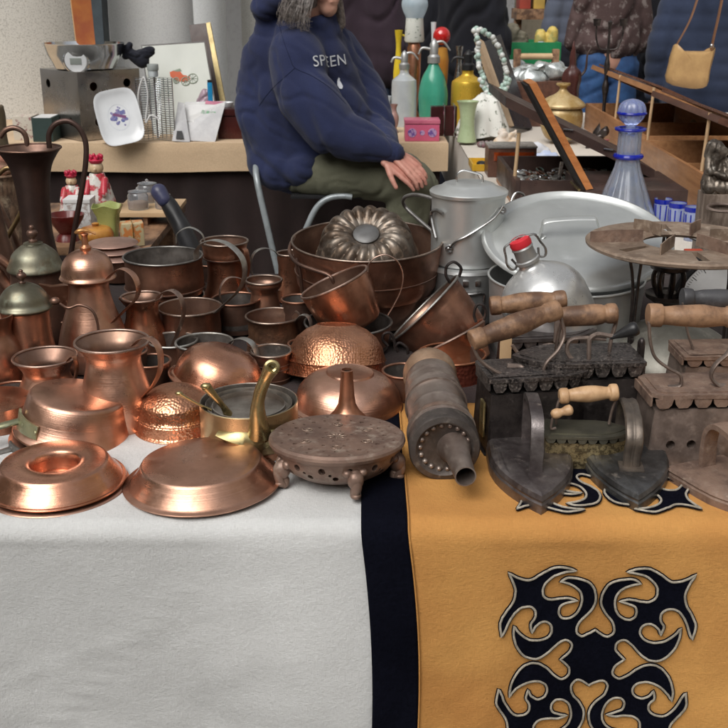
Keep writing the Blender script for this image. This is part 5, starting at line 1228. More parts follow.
def hand(mb, wrist, dirv, palm_n, L=.18, curl=.5, thumb=1, spread=.015):
    """palm, four unequal fingers with two bends each and a thumb off the side of the palm"""
    w_ = Vector(wrist); d = Vector(dirv).normalized(); n = Vector(palm_n); n = (n - d * n.dot(d)).normalized(); s_ = d.cross(n)
    pl = L * .52; hw = L * .19
    for k in (-1, -.35, .35, 1): capsule(mb, w_ + s_ * hw * .65 * k, .0125, w_ + d * pl + s_ * hw * k, .0105)
    for k, ln in ((-1, .82), (-.35, .97), (.35, 1.0), (1, .78)):
        p = w_ + d * pl + s_ * hw * 1.08 * k; dd = (d + s_ * spread * k + n * .12).normalized(); a = curl * .5
        for i, (seg, r_) in enumerate(((.22, .0092), (.15, .0083), (.11, .0072))):
            q = p + dd * L * seg * ln; capsule(mb, p, r_ + .0006, q, r_, 10); p = q
            dd = (dd * cos(a) + n * sin(a)).normalized(); a = curl
    p = w_ + d * pl * .25 + s_ * hw * thumb * .9; dd = (d * .75 + s_ * thumb * .6 + n * .25).normalized()
    for seg, r_ in ((.2, .0115), (.17, .010), (.13, .0085)):
        q = p + dd * L * seg; capsule(mb, p, r_ + .001, q, r_, 10); p = q; dd = (dd + d * .35 + n * .15).normalized()

# seated person: skeleton laid out at the depth of the chair
YS = 4.32
def W(px, py, dy=0): return aty(px, py, YS + dy)
sS = scl(W(320, 100))
t = thing('person', 'seated person in navy sweatshirt and olive trousers, hands folded on one knee', 'person', (W(310, 190).x, YS, 0))
base = Vector(t.location)
def rel(p): return p - base
mb = MB()
hc = rel(W(319, -14, -.03)); fdir = Vector((.72, -.66, -.12))
head(mb, hc, .098, fdir)
capsule(mb, hc + Vector((-.03, .01, -.05)), .058, rel(W(306, 28)), .062)
capsule(mb, rel(W(303, 60)), .10, rel(W(305, 150)), .10)
capsule(mb, rel(W(300, 58, -.13)), .05, rel(W(328, 126, -.24)), .04); capsule(mb, rel(W(328, 126, -.24)), .038, rel(W(398, 154, -.29)), .024)
capsule(mb, rel(W(335, 50, .14)), .06, rel(W(365, 115, .1)), .05); capsule(mb, rel(W(365, 115, .1)), .045, rel(W(388, 158, -.18)), .028)
capsule(mb, rel(W(312, 172, -.1)), .045, rel(W(404, 182, -.16)), .055); capsule(mb, rel(W(312, 172, .1)), .045, rel(W(414, 184, .08)), .055)
for dy in (-.16, .08): capsule(mb, rel(W(408, 190, dy)), .05, Vector((.36, dy, .1)), .045); capsule(mb, Vector((.36, dy, .05)), .04, Vector((.48, dy - .05, .04)), .035)
organic('body', mb, .0065, M_skin, t, 5); eyes(hc, .098, fdir, t)
# hands: right over left, fingers hanging over the knee
mb = MB(); hand(mb, rel(W(396, 155, -.29)), Vector((.62, -.22, -.5)), Vector((.1, .35, -.9)), .16, .5, 1)
organic('hand', mb, .0032, M_skin2, t, 3)
mb = MB(); hand(mb, rel(W(386, 160, -.3)), Vector((.66, -.12, -.42)), Vector((-.2, .5, -.8)), .165, .3, -1)
organic('hand', mb, .0032, M_skin2, t, 3)
# sweatshirt
mb = MB()
C = lambda a, ra, b, rb: capsule(mb, rel(W(*a)), ra * sS, rel(W(*b)), rb * sS, 20)
C((298, 52), 36, (303, 100), 42); C((303, 100), 43, (307, 150), 40); C((285, 95), 38, (280, 150), 34); C((320, 60), 28, (342, 120), 32); C((340, 110), 30, (352, 148), 22)
C((274, 58, .02), 31, (260, 108, .02), 27); C((261, 114), 27, (270, 156, 0), 25); C((330, 45, .08), 22, (345, 80, .1), 22)
C((300, 40, .0), 30, (320, 34, .0), 20)
C((282, 165, 0), 20, (303, 172, 0), 18); C((300, 150), 34, (330, 158), 26); C((267, 160, -.05), 23, (277, 170, -.1), 20); C((288, 177, -.12), 14, (304, 169, -.15), 15); C((276, 166, -.03), 22, (298, 174, -.05), 19); C((276, 168, .08), 18, (298, 176, .1), 17)
# near sleeve
C((296, 58, -.13), 27, (306, 96, -.2), 29); C((306, 96, -.2), 29, (330, 128, -.25), 26); C((330, 130, -.25), 25, (362, 142, -.28), 19); C((362, 142, -.28), 19, (386, 150, -.29), 12)
# far sleeve
C((338, 50, .14), 22, (364, 95, .12), 22); C((364, 95, .12), 22, (378, 130, -.0), 18); C((378, 130, -.0), 17, (388, 150, -.2), 11)
# hood lying on the back
C((272, 22, .02), 14, (262, 10, -.06), 9); C((262, 8, -.04), 12, (285, -4, -.1), 9); C((272, 25, .1), 13, (296, 18, .16), 9); C((270, 32), 16, (300, 36), 18); C((262, 6, .04), 10, (280, -2, .14), 9)
C((318, 26, -.06), 8, (330, 16, -.0), 7)
def hd_disp():
    f1 = folds(.012, 3.8, (.5, 0, -.86), 3, .4); f2 = folds(.0035, 9, (.8, 0, -.6), 8, .3)
    f3 = folds(.004, 13, (.9, 0, -.4), 21, .25); return lambda c: f1(c) + f2(c) * .8 + f3(c) - .004
hood = organic('sweatshirt', mb, .009, f_hood, t, 7, hd_disp())
mb = MB(); C((382, 149, -.285), 12.5, (394, 153, -.29), 10.5); organic('cuff', mb, .006, f_hood, hood, 3, lambda c: .0015 * sin(c.x * 900))
mb = MB(); C((384, 146, -.18), 12, (391, 152, -.21), 10); organic('cuff', mb, .006, f_hood, hood, 3)
mb = MB(); C((275, 168), 21, (296, 178), 18); organic('waistband', mb, .007, f_hood, hood, 4, lambda c: .0012 * sin(c.x * 500))
# trousers
mb = MB()
C((303, 176, -.1), 19, (345, 173, -.13), 25); C((350, 172, -.13), 25, (400, 177, -.17), 25); C((400, 177, -.17), 24, (414, 186, -.17), 21)
C((303, 176, .1), 19, (408, 176, .08), 22); C((408, 176, .08), 21, (420, 186, .08), 19); C((306, 174, 0), 20, (314, 176, 0), 20)
for dy in (-.17, .08):
    capsule(mb, rel(W(410, 192, dy)), .085, Vector((.36, dy, .32)), .075); capsule(mb, Vector((.36, dy, .32)), .075, Vector((.36, dy, .12)), .07)
organic('trousers', mb, .009, f_olive, t, 6, (lambda f1, f2: (lambda c: f1(c) + f2(c)))(folds(.006, 7, (.3, 0, 1), 5, .5), folds(.003, 16, (1, 0, .4), 9, .5)))
mb = MB()
for dy in (-.17, .08):
    capsule(mb, Vector((.34, dy, .05)), .045, Vector((.52, dy - .03, .04)), .04)
organic('shoes', mb, .01, M_black, t, 4)
# hair: a loose mass plus strands falling on the shoulders
mb = MB(); capsule(mb, hc + Vector((-.03, .03, .06)), .105, hc + Vector((-.045, .02, 0)), .1); capsule(mb, hc + Vector((-.06, .0, -.02)), .075, rel(W(292, 12, -.08)), .04); capsule(mb, hc + Vector((.02, .08, -.0)), .06, rel(W(338, 22, .06)), .03)
hair = organic('hair', mb, .008, M_hairg, t, 4, folds(.006, 22, (0, 0, 1), 2, .2))
rr = random.Random(3)
mb = MB()
for k in range(240):
    a = rr.random() ** 1.2 * .8; x0 = 282 + 34 * a; top = hc + Vector((-.09 + .09 * a, -.09 + rr.uniform(-.02, .02), .02)); end = rel(W(279 + 36 * a + rr.uniform(-4, 5), 8 + 16 * rr.random() + 8 * a, -.17 - .03 * rr.random()))
    mid = top.lerp(end, .5) + Vector((rr.uniform(-.015, .015), -.02, 0)); mb.tube(cat([top, mid, end, end + Vector((rr.uniform(.0, .02), 0, -.008))], 4), [.0009, .0003], 4)
for k in range(150):
    top = hc + Vector((.03, .06 + rr.uniform(-.02, .02), 0)); end = rel(W(338 + rr.uniform(-5, 5), 16 + 20 * rr.random(), -.03)); mb.tube(cat([top, top.lerp(end, .5) + Vector((.01, 0, 0)), end], 4), [.0009, .0003], 4)
mb.build('strands', mat('hair_strand', (.27, .235, .215), (.05, .04, .035), .4, 0, 90), hair)
# print on the chest, wrapped onto the cloth
def wrap_text(txt, size, origin, right, up, fwd, target, m, name, parent, depth=.0015, spacing=1.0):
    cu = bpy.data.curves.new('txt', 'FONT'); cu.body = txt; cu.size = size; cu.align_x = 'CENTER'; cu.resolution_u = 3; cu.space_character = spacing
    o = bpy.data.objects.new('txt', cu); COL.objects.link(o); me = evalmesh(o); bpy.data.objects.remove(o)
    bm = bmesh.new(); bm.from_mesh(me); bmesh.ops.triangulate(bm, faces=bm.faces[:]); bmesh.ops.subdivide_edges(bm, edges=[e for e in bm.edges if e.calc_length() > size * .2], cuts=2); bmesh.ops.triangulate(bm, faces=bm.faces[:])
    tree = BVHTree.FromPolygons([v.co for v in target.data.vertices], [p.vertices for p in target.data.polygons]) if target else None
    for v in bm.verts:
        p = origin + right * v.co.x + up * v.co.y
        if tree:
            h = tree.ray_cast(p - fwd * .25, fwd)
            if h[0] is not None: p = h[0] - fwd * depth
        v.co = p
    me2 = bpy.data.meshes.new(name); bm.to_mesh(me2); bm.free(); me2.materials.append(m)
    o = bpy.data.objects.new(name, me2); COL.objects.link(o); o.parent = parent; return o
M_print = mat('print_white', (.62, .64, .68), (.45, .47, .5), .7, 0, 60)
fw = Vector((-.25, .93, -.22)).normalized(); rt = Vector((.93, .28, .16)).normalized(); up_ = rt.cross(fw) * 1
wrap_text('SPEEN', .058, rel(W(337, 61, -.25)), rt, Vector((-.1, 0, .99)), fw, hood, M_print, 'chest_print', hood, .003, 1.05)
mb = MB()
em = [(.0, .012), (.006, .006), (.004, 0), (.01, -.012), (.014, -.026), (.008, -.036), (-.002, -.032), (-.008, -.018), (-.006, -.002), (-.004, .006)]
tree = BVHTree.FromPolygons([v.co for v in hood.data.vertices], [p.vertices for p in hood.data.polygons])
vs = []
for x, z in em:
    p = rel(W(349, 74, -.25)) + rt * x + Vector((0, 0, z)); h = tree.ray_cast(p - fw * .25, fw); vs.append((h[0] if h[0] else p) - fw * .004)
mb.add(vs, [tuple(q) for q in tessellate_polygon([[Vector((x, z, 0)) for x, z in em]])]); mb.build('chest_emblem', M_print, hood)

def seam(L, r_=.0011, m=None):
    P = []
    for v in cat([(x, y, 0) for x, y in L], 6):
        d = ray(v.x, v.y).normalized(); h = tree.ray_cast(CAM - base, d)
        if h[0] is not None: P.append(h[0] - d * .0004)
    if len(P) > 2: MB().tube(P, r_, 6).build('seam', m or f_seam, hood)
f_seam = fabric('seam_thread', (.012, .016, .045), (.008, .011, .03), 5, .25, 900, fuzz=0)
seam([(259, 106), (266, 96), (275, 86), (286, 76), (295, 68)]); seam([(279, 24), (284, 42), (290, 58), (295, 68), (312, 76), (330, 88), (346, 104)])

# folding chair under the seated person
t = thing('folding_chair', 'grey tubular folding chair under the seated person', 'chair', (W(300, 190).x, YS, 0)); cb = Vector(t.location)
def cw(x, y, dy=0): return aty(x, y, YS + dy) - cb
for dy in (-.2, .2):
    P = cat([cw(256, 160, dy * .35), cw(257, 180, dy * .9), cw(266.5, 223, dy), cw(277, 268, dy), cw(277, 268, dy).lerp(cw(277, 268, dy) + (cw(277, 268, dy) - cw(256, 178, dy)), .5)], 6)
    e = P[-1].copy(); dd = (P[-1] - P[-3]).normalized(); e = e + dd * ((e.z - .012) / -dd.z); mb = MB(); mb.tube(P + [e], .0125, 12); mb.build('rear_leg', M_chairtube, t)
    P = cat([cw(352, 197, dy), cw(342, 196, dy), cw(327, 199, dy), cw(315, 210, dy), cw(303, 236, dy), cw(294, 256, dy)], 6)
    e = P[-1].copy(); dd = (P[-1] - P[-3]).normalized(); e = e + dd * ((e.z - .012) / -dd.z); mb = MB(); mb.tube(P + [e], .0115, 12); mb.build('front_leg', M_chairtube, t)
mb = MB(); sc_ = cw(318, 189); mb.box((sc_.x + .05, 0, sc_.z - .0), (.3, .34, .016), bev=.006); mb.build('seat', M_black, t)
mb = MB(); mb.box((cw(290, 150).x, 0, cw(290, 160).z), (.012, .12, .08), bev=.005).build('backrest', M_black, t)
for f_ in (.15,):
    mb = MB(); a = cw(256, 178, -.2); mb.tube([cw(277, 275, -.2), cw(277, 275, .2)], .008, 8).build('crossbar', M_chairtube, t)

def bystander(label, cx, Y, face, jacket, trousers, width=1.0, puff=0, coat=.0, disp=None, skirt_len=0, arms=0, height=1.72, hairm=None, arm_px=None):
    """standing shopper; face = heading angle (0 = away from the camera)"""
    p = aty(cx, 20, Y); t = thing('person', label, 'person', (p.x, Y, 0), rot=face, group='shoppers standing behind the stalls')
    k = height / 1.72; w_ = width; mb = MB(); hc = Vector((0, .03, 1.60 * k))
    head(mb, hc, .1, (0, 1, 0)); capsule(mb, hc + Vector((0, -.02, -.06)), .055, Vector((0, 0, 1.42 * k)), .06)
    capsule(mb, Vector((-.1, 0, 1.33 * k)), .07, Vector((.1, 0, 1.33 * k)), .07); capsule(mb, Vector((0, 0, 1.3 * k)), .1, Vector((0, 0, 1.0 * k)), .11)
    for g in (-1, 1):
        q_ = min(1, w_) ** 1.5; capsule(mb, Vector((g * .095, 0, .92 * k)), .07 * q_, Vector((g * .1, .01, .5 * k)), .045); capsule(mb, Vector((g * .1, .01, .5 * k)), .042, Vector((g * .11, -.01, .08)), .04); capsule(mb, Vector((g * .11, -.02, .05)), .04, Vector((g * .12, .14, .035)), .035)
        sh = Vector((g * .185 * w_, 0, 1.37 * k)); el = Vector((g * .265 * w_, .0, 1.1 * k)); wr = Vector((g * (.2 if arms else .28) * w_, .22 if arms else .055, (1.08 if arms else .84) * k))
        capsule(mb, sh, .045 * q_, el, .04 * q_); capsule(mb, el, .042, wr, .028)
        d = (wr - el).normalized(); capsule(mb, wr, .026, wr + d * .09, .024)
    b = organic('body', mb, .014, M_skin, t, 4); eyes(hc, .1, (0, 1, 0), t)
    mb = MB(); bot = (.88 - coat) * k
    for g in (-1, 1):
        capsule(mb, Vector((g * .11 * w_, 0, 1.36 * k)), .105 * w_, Vector((g * .10 * w_, 0, 1.12 * k)), .14 * w_, 18); capsule(mb, Vector((g * .10 * w_, 0, 1.12 * k)), .14 * w_, Vector((g * .10 * w_, .0, bot + .1)), .15 * w_, 18)
        sh = Vector((g * .2 * w_, 0, 1.38 * k)); el = Vector((g * .27 * w_, .0, 1.1 * k)); wr = Vector((g * (.2 if arms else .28) * w_, .2 if arms else .05, (1.08 if arms else .86) * k))
        capsule(mb, sh, .085 * w_, el, .08 * w_, 16); capsule(mb, el, .078 * w_, wr, .058 * w_, 16)
    capsule(mb, Vector((-.06, -.01, 1.46 * k)), .075, Vector((.06, -.01, 1.46 * k)), .075); capsule(mb, Vector((0, 0, 1.36 * k)), .15, Vector((0, 0, bot + .1)), .17 * w_, 20)
    jk = organic('jacket', mb, .016, jacket, t, 5, disp or folds(.016, 7, (.5, 0, 1), cx * .1, .45))
    mb = MB()
    for g in (-1, 1):
        capsule(mb, Vector((g * .08, 0, .97 * k)), .125 * max(.9, w_), Vector((g * .1, .01, .5 * k)), .085, 16); capsule(mb, Vector((g * .1, .01, .5 * k)), .085, Vector((g * .11, -.01, .12)), .07, 16)
    organic('trousers', mb, .016, trousers, t, 5, folds(.008, 8, (1, 0, .3), cx * .2, .5))
    for g in (-1, 1):
        mb = MB(); capsule(mb, Vector((g * .11, -.04, .055)), .045, Vector((g * .12, .16, .045)), .042); organic('shoe', mb, .012, M_black, t, 3)
    mb = MB(); capsule(mb, hc + Vector((0, -.03, .05)), .105, hc + Vector((0, -.045, -.03)), .098); organic('hair', mb, .012, hairm or M_haird, t, 3, folds(.005, 20, (0, 0, 1), 2, .2))
    return t, jk
f_plum = fabric('jacket_plum', (.034, .021, .032), (.024, .014, .022), 4, .2, 500)
f_black = fabric('coat_black', (.011, .012, .018), (.008, .008, .012), 4, .2, 500)
f_puff = fabric('jacket_grey_blue', (.10, .115, .155), (.075, .085, .12), 4, .15, 500)
f_navyp = fabric('coat_navy_quilted', (.030, .042, .082), (.02, .029, .058), 4, .15, 500)
f_dkt = fabric('trousers_dark', (.014, .016, .026), (.01, .011, .018), 4, .2, 500)
m_tweed = mat('jacket_brown_tweed', (.07, .042, .04), (.2, .165, .155), .85, 0, 24, lo=.52, hi=.62, bump=.4, bs=60)
def quilt(pz, px_, amp=.010):
    def f(c):
        a = abs(sin(c.z * pi / pz)) ** .5; b = abs(sin(c.x * pi / px_ + (.5 if px_ else 0))) ** .35 if px_ else 1
        return amp * (a * b - .6) + .004 * noise.noise(c * 9)
    return f
bystander('shopper in plum jacket standing right behind the seated person', 358, 6.3, radians(-30), f_plum, mat('jean_pale', (.12, .17, .3), (.08, .12, .2), .8), .95)
bystander('shopper in black coat behind the oil lamp and soda siphons', 426, 7.2, radians(15), f_black, f_dkt, 1.0, coat=.3)
bystander('shopper in very dark navy coat left of the green crate', 464, 7.0, radians(-10), f_black, f_dkt, .85, coat=.0)
bystander('shopper in grey blue quilted jacket right of the green crate', 574, 7.9, radians(30), f_puff, f_dkt, .8, coat=-.1, disp=quilt(.11, 0, .012))
bystander('shopper in mottled brown jacket and blue jeans', 611, 6.7, radians(8), m_tweed, M_jean, .80, coat=-.13, arms=1)
bystander('shopper in dark clothes between the mottled jacket and the quilted navy coat', 654, 7.2, radians(-25), f_black, f_dkt, .75)
tq, jk = bystander('shopper in long quilted navy coat with tan shoulder bag at the right edge', 716, 6.2, radians(-6), f_navyp, f_dkt, 1.05, coat=.34, disp=quilt(.085, .12, .012))
# shoulder bag
m_tan = mat('leather_tan', (.50, .32, .14), (.38, .23, .1), .4, 0, 8, bump=.3, bs=30)
m_strapb = mat('leather_brown', (.24, .12, .065), (.17, .085, .045), .45, 0, 8, bump=.2)
YB = 5.78
t = thing('shoulder_bag', 'tan leather shoulder bag hanging on the quilted navy coat', 'bag', aty(690, 65, YB)); bb = Vector(t.location)
def bw_(x, y, dy=0): return aty(x, y, YB + dy) - bb
out = [(690 + (x_ - 690) * 1.1, 46 + (y_ - 46) * 1.06) for x_, y_ in [(677, 44), (684, 50), (695, 51), (709, 50), (712, 48), (708, 66), (704, 84), (690, 86), (669, 80), (671, 62), (674, 50)]]
mb = MB(); n = 24
ringA = cat([bw_(x, y) for x, y in out], 3, True)
cen = sum(ringA, Vector()) / len(ringA)
rings = []
for dy, k in ((-.045, .0), (-.05, .55), (-.046, .85), (-.03, .97), (0, 1.0), (.03, .96), (.05, .85), (.052, .02)):
    rings.append([cen + (p - cen) * k + Vector((0, dy, 0)) for p in ringA])
mb.loft(rings); mb.dent(.004, 14, 3); mb.build('pouch', m_tan, t)
mb = MB(); mb.tube(cat([bw_(711, 50, -.02), bw_(714, 36, -.03), bw_(719, 14, -.03), bw_(723, -10, .02), bw_(722, -30, .1), bw_(712, -42, .3)], 6), 1, 8, flat=(.022, .003), up=Vector((0, 1, 0))); mb.build('strap', m_strapb, t)
mb = MB(); mb.tube(cat([bw_(676, 46, .03), bw_(690, 20, .08), bw_(700, -10, .25), bw_(708, -38, .42)], 6), 1, 8, flat=(.014, .003), up=Vector((0, 1, 0))); mb.build('strap', m_strapb, t)
mb = MB(); mb.ell(bw_(712, 46, -.03), (.012, .008, .012)); mb.build('buckle', M_steel, t)
# ------------------------------------------------------------------ goods on the back table, left end
def loc3(px, py, Y): return aty(px, py, Y)
# steel box
pc = aty(83, 143, 4.79); s = scl(pc); side = 50 * s / cos(radians(46)); hB = aty(83, 73, 4.79).z - TOP
t = thing('steel_box', 'square steel box with round holes standing on the back table', 'box', (pc.x, pc.y, TOP + .003), rot=radians(45))
mb = MB(); mb.box((side / 2, side / 2, hB / 2), (side, side, hB), bev=.002); bx = mb.build('body', M_steelbox, t)
mb = MB(); mb.box((side / 2, side / 2, hB / 2), (side - .008, side - .008, hB - .008)); boolean(bx, mb)
cut = MB()
for u, v in ((.8, .79), (.28, .26)):
    cut.lathe([(0, -.02), (.019, -.02), (.019, .02), (0, .02)], 24, Matrix.Translation((0, side * u, hB * v)) @ Matrix.Rotation(pi / 2, 4, 'Y'))
for u, v in ((.24, .78), (.78, .8), (.28, .26)):
    cut.lathe([(0, -.02), (.019, -.02), (.019, .02), (0, .02)], 24, Matrix.Translation((side * u, 0, hB * v)) @ Matrix.Rotation(pi / 2, 4, 'X'))
boolean(bx, cut)
# bowl scale on top
c = Vector((pc.x, pc.y + side * .5, TOP + .003 + hB + .001))
t = thing('bowl_scale', 'steel kitchen scale with flared bowl and round white readout on the steel box', 'kitchen scale', c)
A = At(80, c.y, c.z, 60); s = A.s
MB().lathe([(0, .002), (28 * s, .002), (30 * s, .006), (31 * s, .016), (37 * s, .065), (40 * s, .108), (41 * s, .112), (40 * s, .113), (36 * s, .07), (29 * s, .02), (0, .012)], 64, sy=.8).build('bowl', M_chrome, t)
mb = MB(); Mx = Matrix.Translation((-2 * s, -29 * s * .8 - .012, .045)) @ Matrix.Rotation(pi / 2 + .15, 4, 'X'); mb.lathe([(0, -.03), (13 * s, -.03), (13.5 * s, .0), (12 * s, .008), (0, .008)], 40, Mx); hs = mb.build('housing', M_chrome, t)
MB().lathe([(0, .008), (11 * s, .008), (10.5 * s, .012), (0, .013)], 40, Mx).build('face', M_white, hs)
mb = MB(); mb.box((0, 0, .0135), (11 * s, 6 * s, .002), Mx, bev=.0005); mb.build('display', mat('lcd', (.28, .31, .29), (.25, .27, .25), .3), hs)
mb = MB(); mb.box((0, 7.5 * s, .0135), (5 * s, 1.4 * s, .0015), Mx); mb.build('button', M_alud, hs)
# tall orange book with dark spine strip leaning on the column
t = thing('folder', 'tall orange and slate coloured box file standing behind the steel kitchen scale', 'box file', (aty(95, 60, 5.2).x, 5.2, TOP)); b0 = Vector(t.location)
def q(x, y, dy=0): return aty(x, y, 5.2 + dy) - b0
def quadslab(mb, c4, th, mi=0):
    c4 = [Vector(c) for c in c4]; n = (c4[1] - c4[0]).cross(c4[3] - c4[0]).normalized() * th
    mb.add(c4 + [c + n for c in c4], [(0, 1, 2, 3), (7, 6, 5, 4), (0, 4, 5, 1), (1, 5, 6, 2), (2, 6, 7, 3), (3, 7, 4, 0)], mi); return mb
zb = lambda x: Vector((aty(x, 100, 5.2).x - b0.x, 0, 0))
quadslab(MB(), [zb(92), zb(108), q(95, -22), q(75, -22)], .12).build('cover', mat('cover_orange', (.42, .15, .04), (.3, .075, .03), .45, 0, 5), t, smooth=False)
quadslab(MB(), [zb(108), zb(113), q(106, -22), q(95, -22)], .12).build('spine', mat('slate', (.06, .08, .09), (.04, .05, .06), .6), t, smooth=False)
quadslab(MB(), [zb(89.5), zb(91.8), q(75, -22), q(73, -22)], .1).build('page_edge', mat('page_tan', (.62, .4, .2), (.55, .33, .16), .6), t, smooth=False)
wrap_text('NAMA I', .062, q(90.5, 10, -.004), Vector((.12, 0, -.99)), Vector((.99, 0, .12)), Vector((0, 1, 0)), None, mat('ink_brown', (.09, .025, .01)), 'lettering', t)
# books
t = thing('book', 'dark green bound book standing left of the steel box', 'book', (aty(48, 140, 4.86).x, 4.86, TOP)); s = scl(aty(48, 130, 4.86))
MB().box((0, 0, .052), (20 * s, .14, .104), bev=.002).build('cover', mat('book_green', (.035, .06, .055), (.025, .045, .04), .6), t)
MB().box((0, 0, .1035), (17 * s, .13, .004)).build('pages', M_whitep, t)
t = thing('book', 'cream book with floral cover beside the green book', 'book', (aty(28, 140, 4.9).x, 4.9, TOP))
MB().box((0, 0, .052), (19 * s, .12, .104), bev=.002).build('cover', mat('floral_cream', (.58, .53, .45), (.28, .13, .13), .6, 0, 60, lo=.53, hi=.6), t)
# dish
pc = aty(119, 117, 4.72); s = scl(pc)
t = thing('square_dish', 'white rounded square dish with blue flower leaning on the steel box', 'dish', pc)
t.rotation_mode = 'QUATERNION'; t.rotation_quaternion = (Vector((.25, -.93, .32)).to_track_quat('Z', 'Y') @ Matrix.Rotation(radians(10), 3, 'Z').to_quaternion())
def sq(k, a, p=4.2): return k / ((abs(cos(a)) ** p + abs(sin(a)) ** p) ** (1 / p))
rg = []
for k, z in ((.2, -.012), (.7, -.013), (.9, -.004), (1.0, .004), (1.01, .006), (.985, .006), (.88, -.001), (.66, -.008), (.2, -.0085)):
    rg.append([(sq(k, a) * cos(a) * 21.5 * s, sq(k, a) * sin(a) * 27.5 * s, z) for a in [2 * pi * i / 72 for i in range(72)]])
MB().loft(rg).build('body', M_white, t)
mb = MB(); rr = random.Random(8)
for k in range(34):
    a = rr.uniform(0, 2 * pi); r_ = rr.uniform(.2, 1) ** .6 * 9 * s; mb.lathe([(0, 0), (rr.uniform(.8, 2.3) * s, 0), (0, .0003)], 7, Matrix.Translation((r_ * cos(a) * .9 + .001, r_ * sin(a) * 1.15, -.0082 + .00002 * k)))
mb.build('flower_print', mat('print_blue', (.08, .12, .32), (.3, .25, .42), .3, 0, 90), t, smooth=False)
mb = MB(); mb.tube([(-5 * s, 4 * s, -.0075), (7 * s, -1 * s, -.0075)], 1, 6, flat=(.0003, 1.6 * s)); mb.build('flower_print', mat('print_plum', (.22, .08, .2)), t)
mb = MB(); mb.tube([(10.5 * s * cos(a), 13 * s * sin(a), -.0078) for a in [2 * pi * k / 40 for k in range(40)]], .0004, 4, closed=True); mb.build('flower_print', mat('print_paleblue', (.4, .45, .58)), t)
# wire rack
t = thing('wire_rack', 'two part chrome wire rack standing between the dish and the framed picture', 'rack', (aty(156, 143, 4.76).x, 4.8, TOP)); s = scl(aty(156, 120, 4.8))
for x0, x1, dy0, dy1 in ((-18, -2, .0, .05), (-1, 18, .05, -.0)):
    z1 = 62 * s; p = [Vector((x0 * s, dy0, .004)), Vector((x0 * s, dy0, z1)), Vector((x1 * s, dy1, z1)), Vector((x1 * s, dy1, .004))]
    mb = MB(); mb.tube(p, .003, 8, closed=True); mb.tube([(p[0] + p[3]) / 2, (p[1] + p[2]) / 2], .0022, 6); mb.tube([(p[0] * .75 + p[3] * .25), (p[1] * .75 + p[2] * .25)], .0022, 6); mb.tube([(p[0] * .25 + p[3] * .75), (p[1] * .25 + p[2] * .75)], .0022, 6)
    for k in range(27):
        z = .012 + (z1 - .018) * k / 26; a = Vector((p[0].x, p[0].y - .004, z)); b = Vector((p[3].x, p[3].y - .004, z)); m_ = (a + b) / 2 + Vector((0, -.012, 0)); mb.tube([a, m_, b], .0021, 5)
    mb.build('panel', M_chrome, t)
mb = MB(); mb.tube(cat([(-14 * s, -.02, .1), (-15 * s, -.03, .2), (-8 * s, -.04, .28), (-5 * s, -.04, .2), (-9 * s, -.04, .09), (-3 * s, -.045, .12), (6 * s, -.04, .1)], 6), .004, 8); tag(mb.build('cable', M_whitep), 'white flex coiled over the chrome wire rack', 'cable').location = t.location
z1 = TOP + 62 * s + .004
t = thing('jar', 'small grey capped jar on top of the chrome wire rack', 'jar', (aty(153, 78, 4.82).x, 4.83, z1)); MB().lathe([(0, 0), (.02, 0), (.022, .006), (.022, .024), (.02, .026), (.0, .026)], 24).build('body', M_glassr, t); MB().lathe([(0, .0265), (.024, .0265), (.025, .03), (.025, .05), (.023, .053), (0, .053)], 24).build('cap', mat('cap_grey', (.33, .36, .35)), t)
mb = MB(); capsule(mb, (0, 0, .02), .03, (.06, 0, .045), .02); capsule(mb, (-.05, 0, .05), .02, (.02, 0, .0), .03); capsule(mb, (-.03, 0, .07), .012, (-.05, 0, .03), .02)
o = organic('crumpled_cloth', mb, .005, f_dkt, None, 2, folds(.006, 25, (1, 0, 0), 4, .4)); o.location = (aty(137, 72, 4.95).x, 4.98, TOP + hB + .035); tag(o, 'crumpled dark cloth between the steel box and the rack', 'cloth')
# framed picture
zc = lambda x, y, Y: aty(x, y, Y)
t = thing('framed_picture', 'pale picture of a little red vintage car in a thin dark frame', 'picture', zc(180, 141, 5.05)); b0 = Vector(t.location)
c4 = [zc(154, 141, 5.02) - b0, zc(222, 141, 5.02) - b0, zc(205, 41, 5.22) - b0, zc(141, 45, 5.22) - b0]
cc = sum(c4, Vector()) / 4; nrm = (c4[1] - c4[0]).cross(c4[3] - c4[0]).normalized()
quadslab(MB(), c4, -.02).build('frame', M_wdark, t, smooth=False)
quadslab(MB(), [cc + (p - cc) * .965 + nrm * .001 for p in c4], .0015).build('sheet', mat('picture_paper', (.50, .52, .47), (.46, .48, .44), .4, 0, 3), t, smooth=False)
ux = (c4[1] - c4[0]).normalized(); uy = nrm.cross(ux).normalized(); po = zc(182, 77, 5.15) - b0; po = po + nrm * ((cc - po).dot(nrm) + .004)
def pdraw(name, pts, m, off=0): 
    mb = MB(); mb.add([po + ux * x * s + uy * y * s + nrm * off for x, y in pts], [tuple(k) for k in tessellate_polygon([[Vector((x, y, 0)) for x, y in pts]])]); mb.build(name, m, t, smooth=False)
m_or = mat('paint_orange_red', (.62, .13, .04), (.5, .09, .03), .6); m_pg = mat('paint_grey_green', (.26, .3, .22), (.2, .24, .18), .6)
pdraw('painted_car', [(-13, 5), (-9, 7), (-2, 6), (1, 2), (8, 1), (9, -3), (4, -6), (-4, -5), (-8, -2), (-12, 0)], m_or)
pdraw('painted_hood', [(-10, 6.5), (-2, 9), (0, 6), (-5, 5.5)], m_pg, .0005)
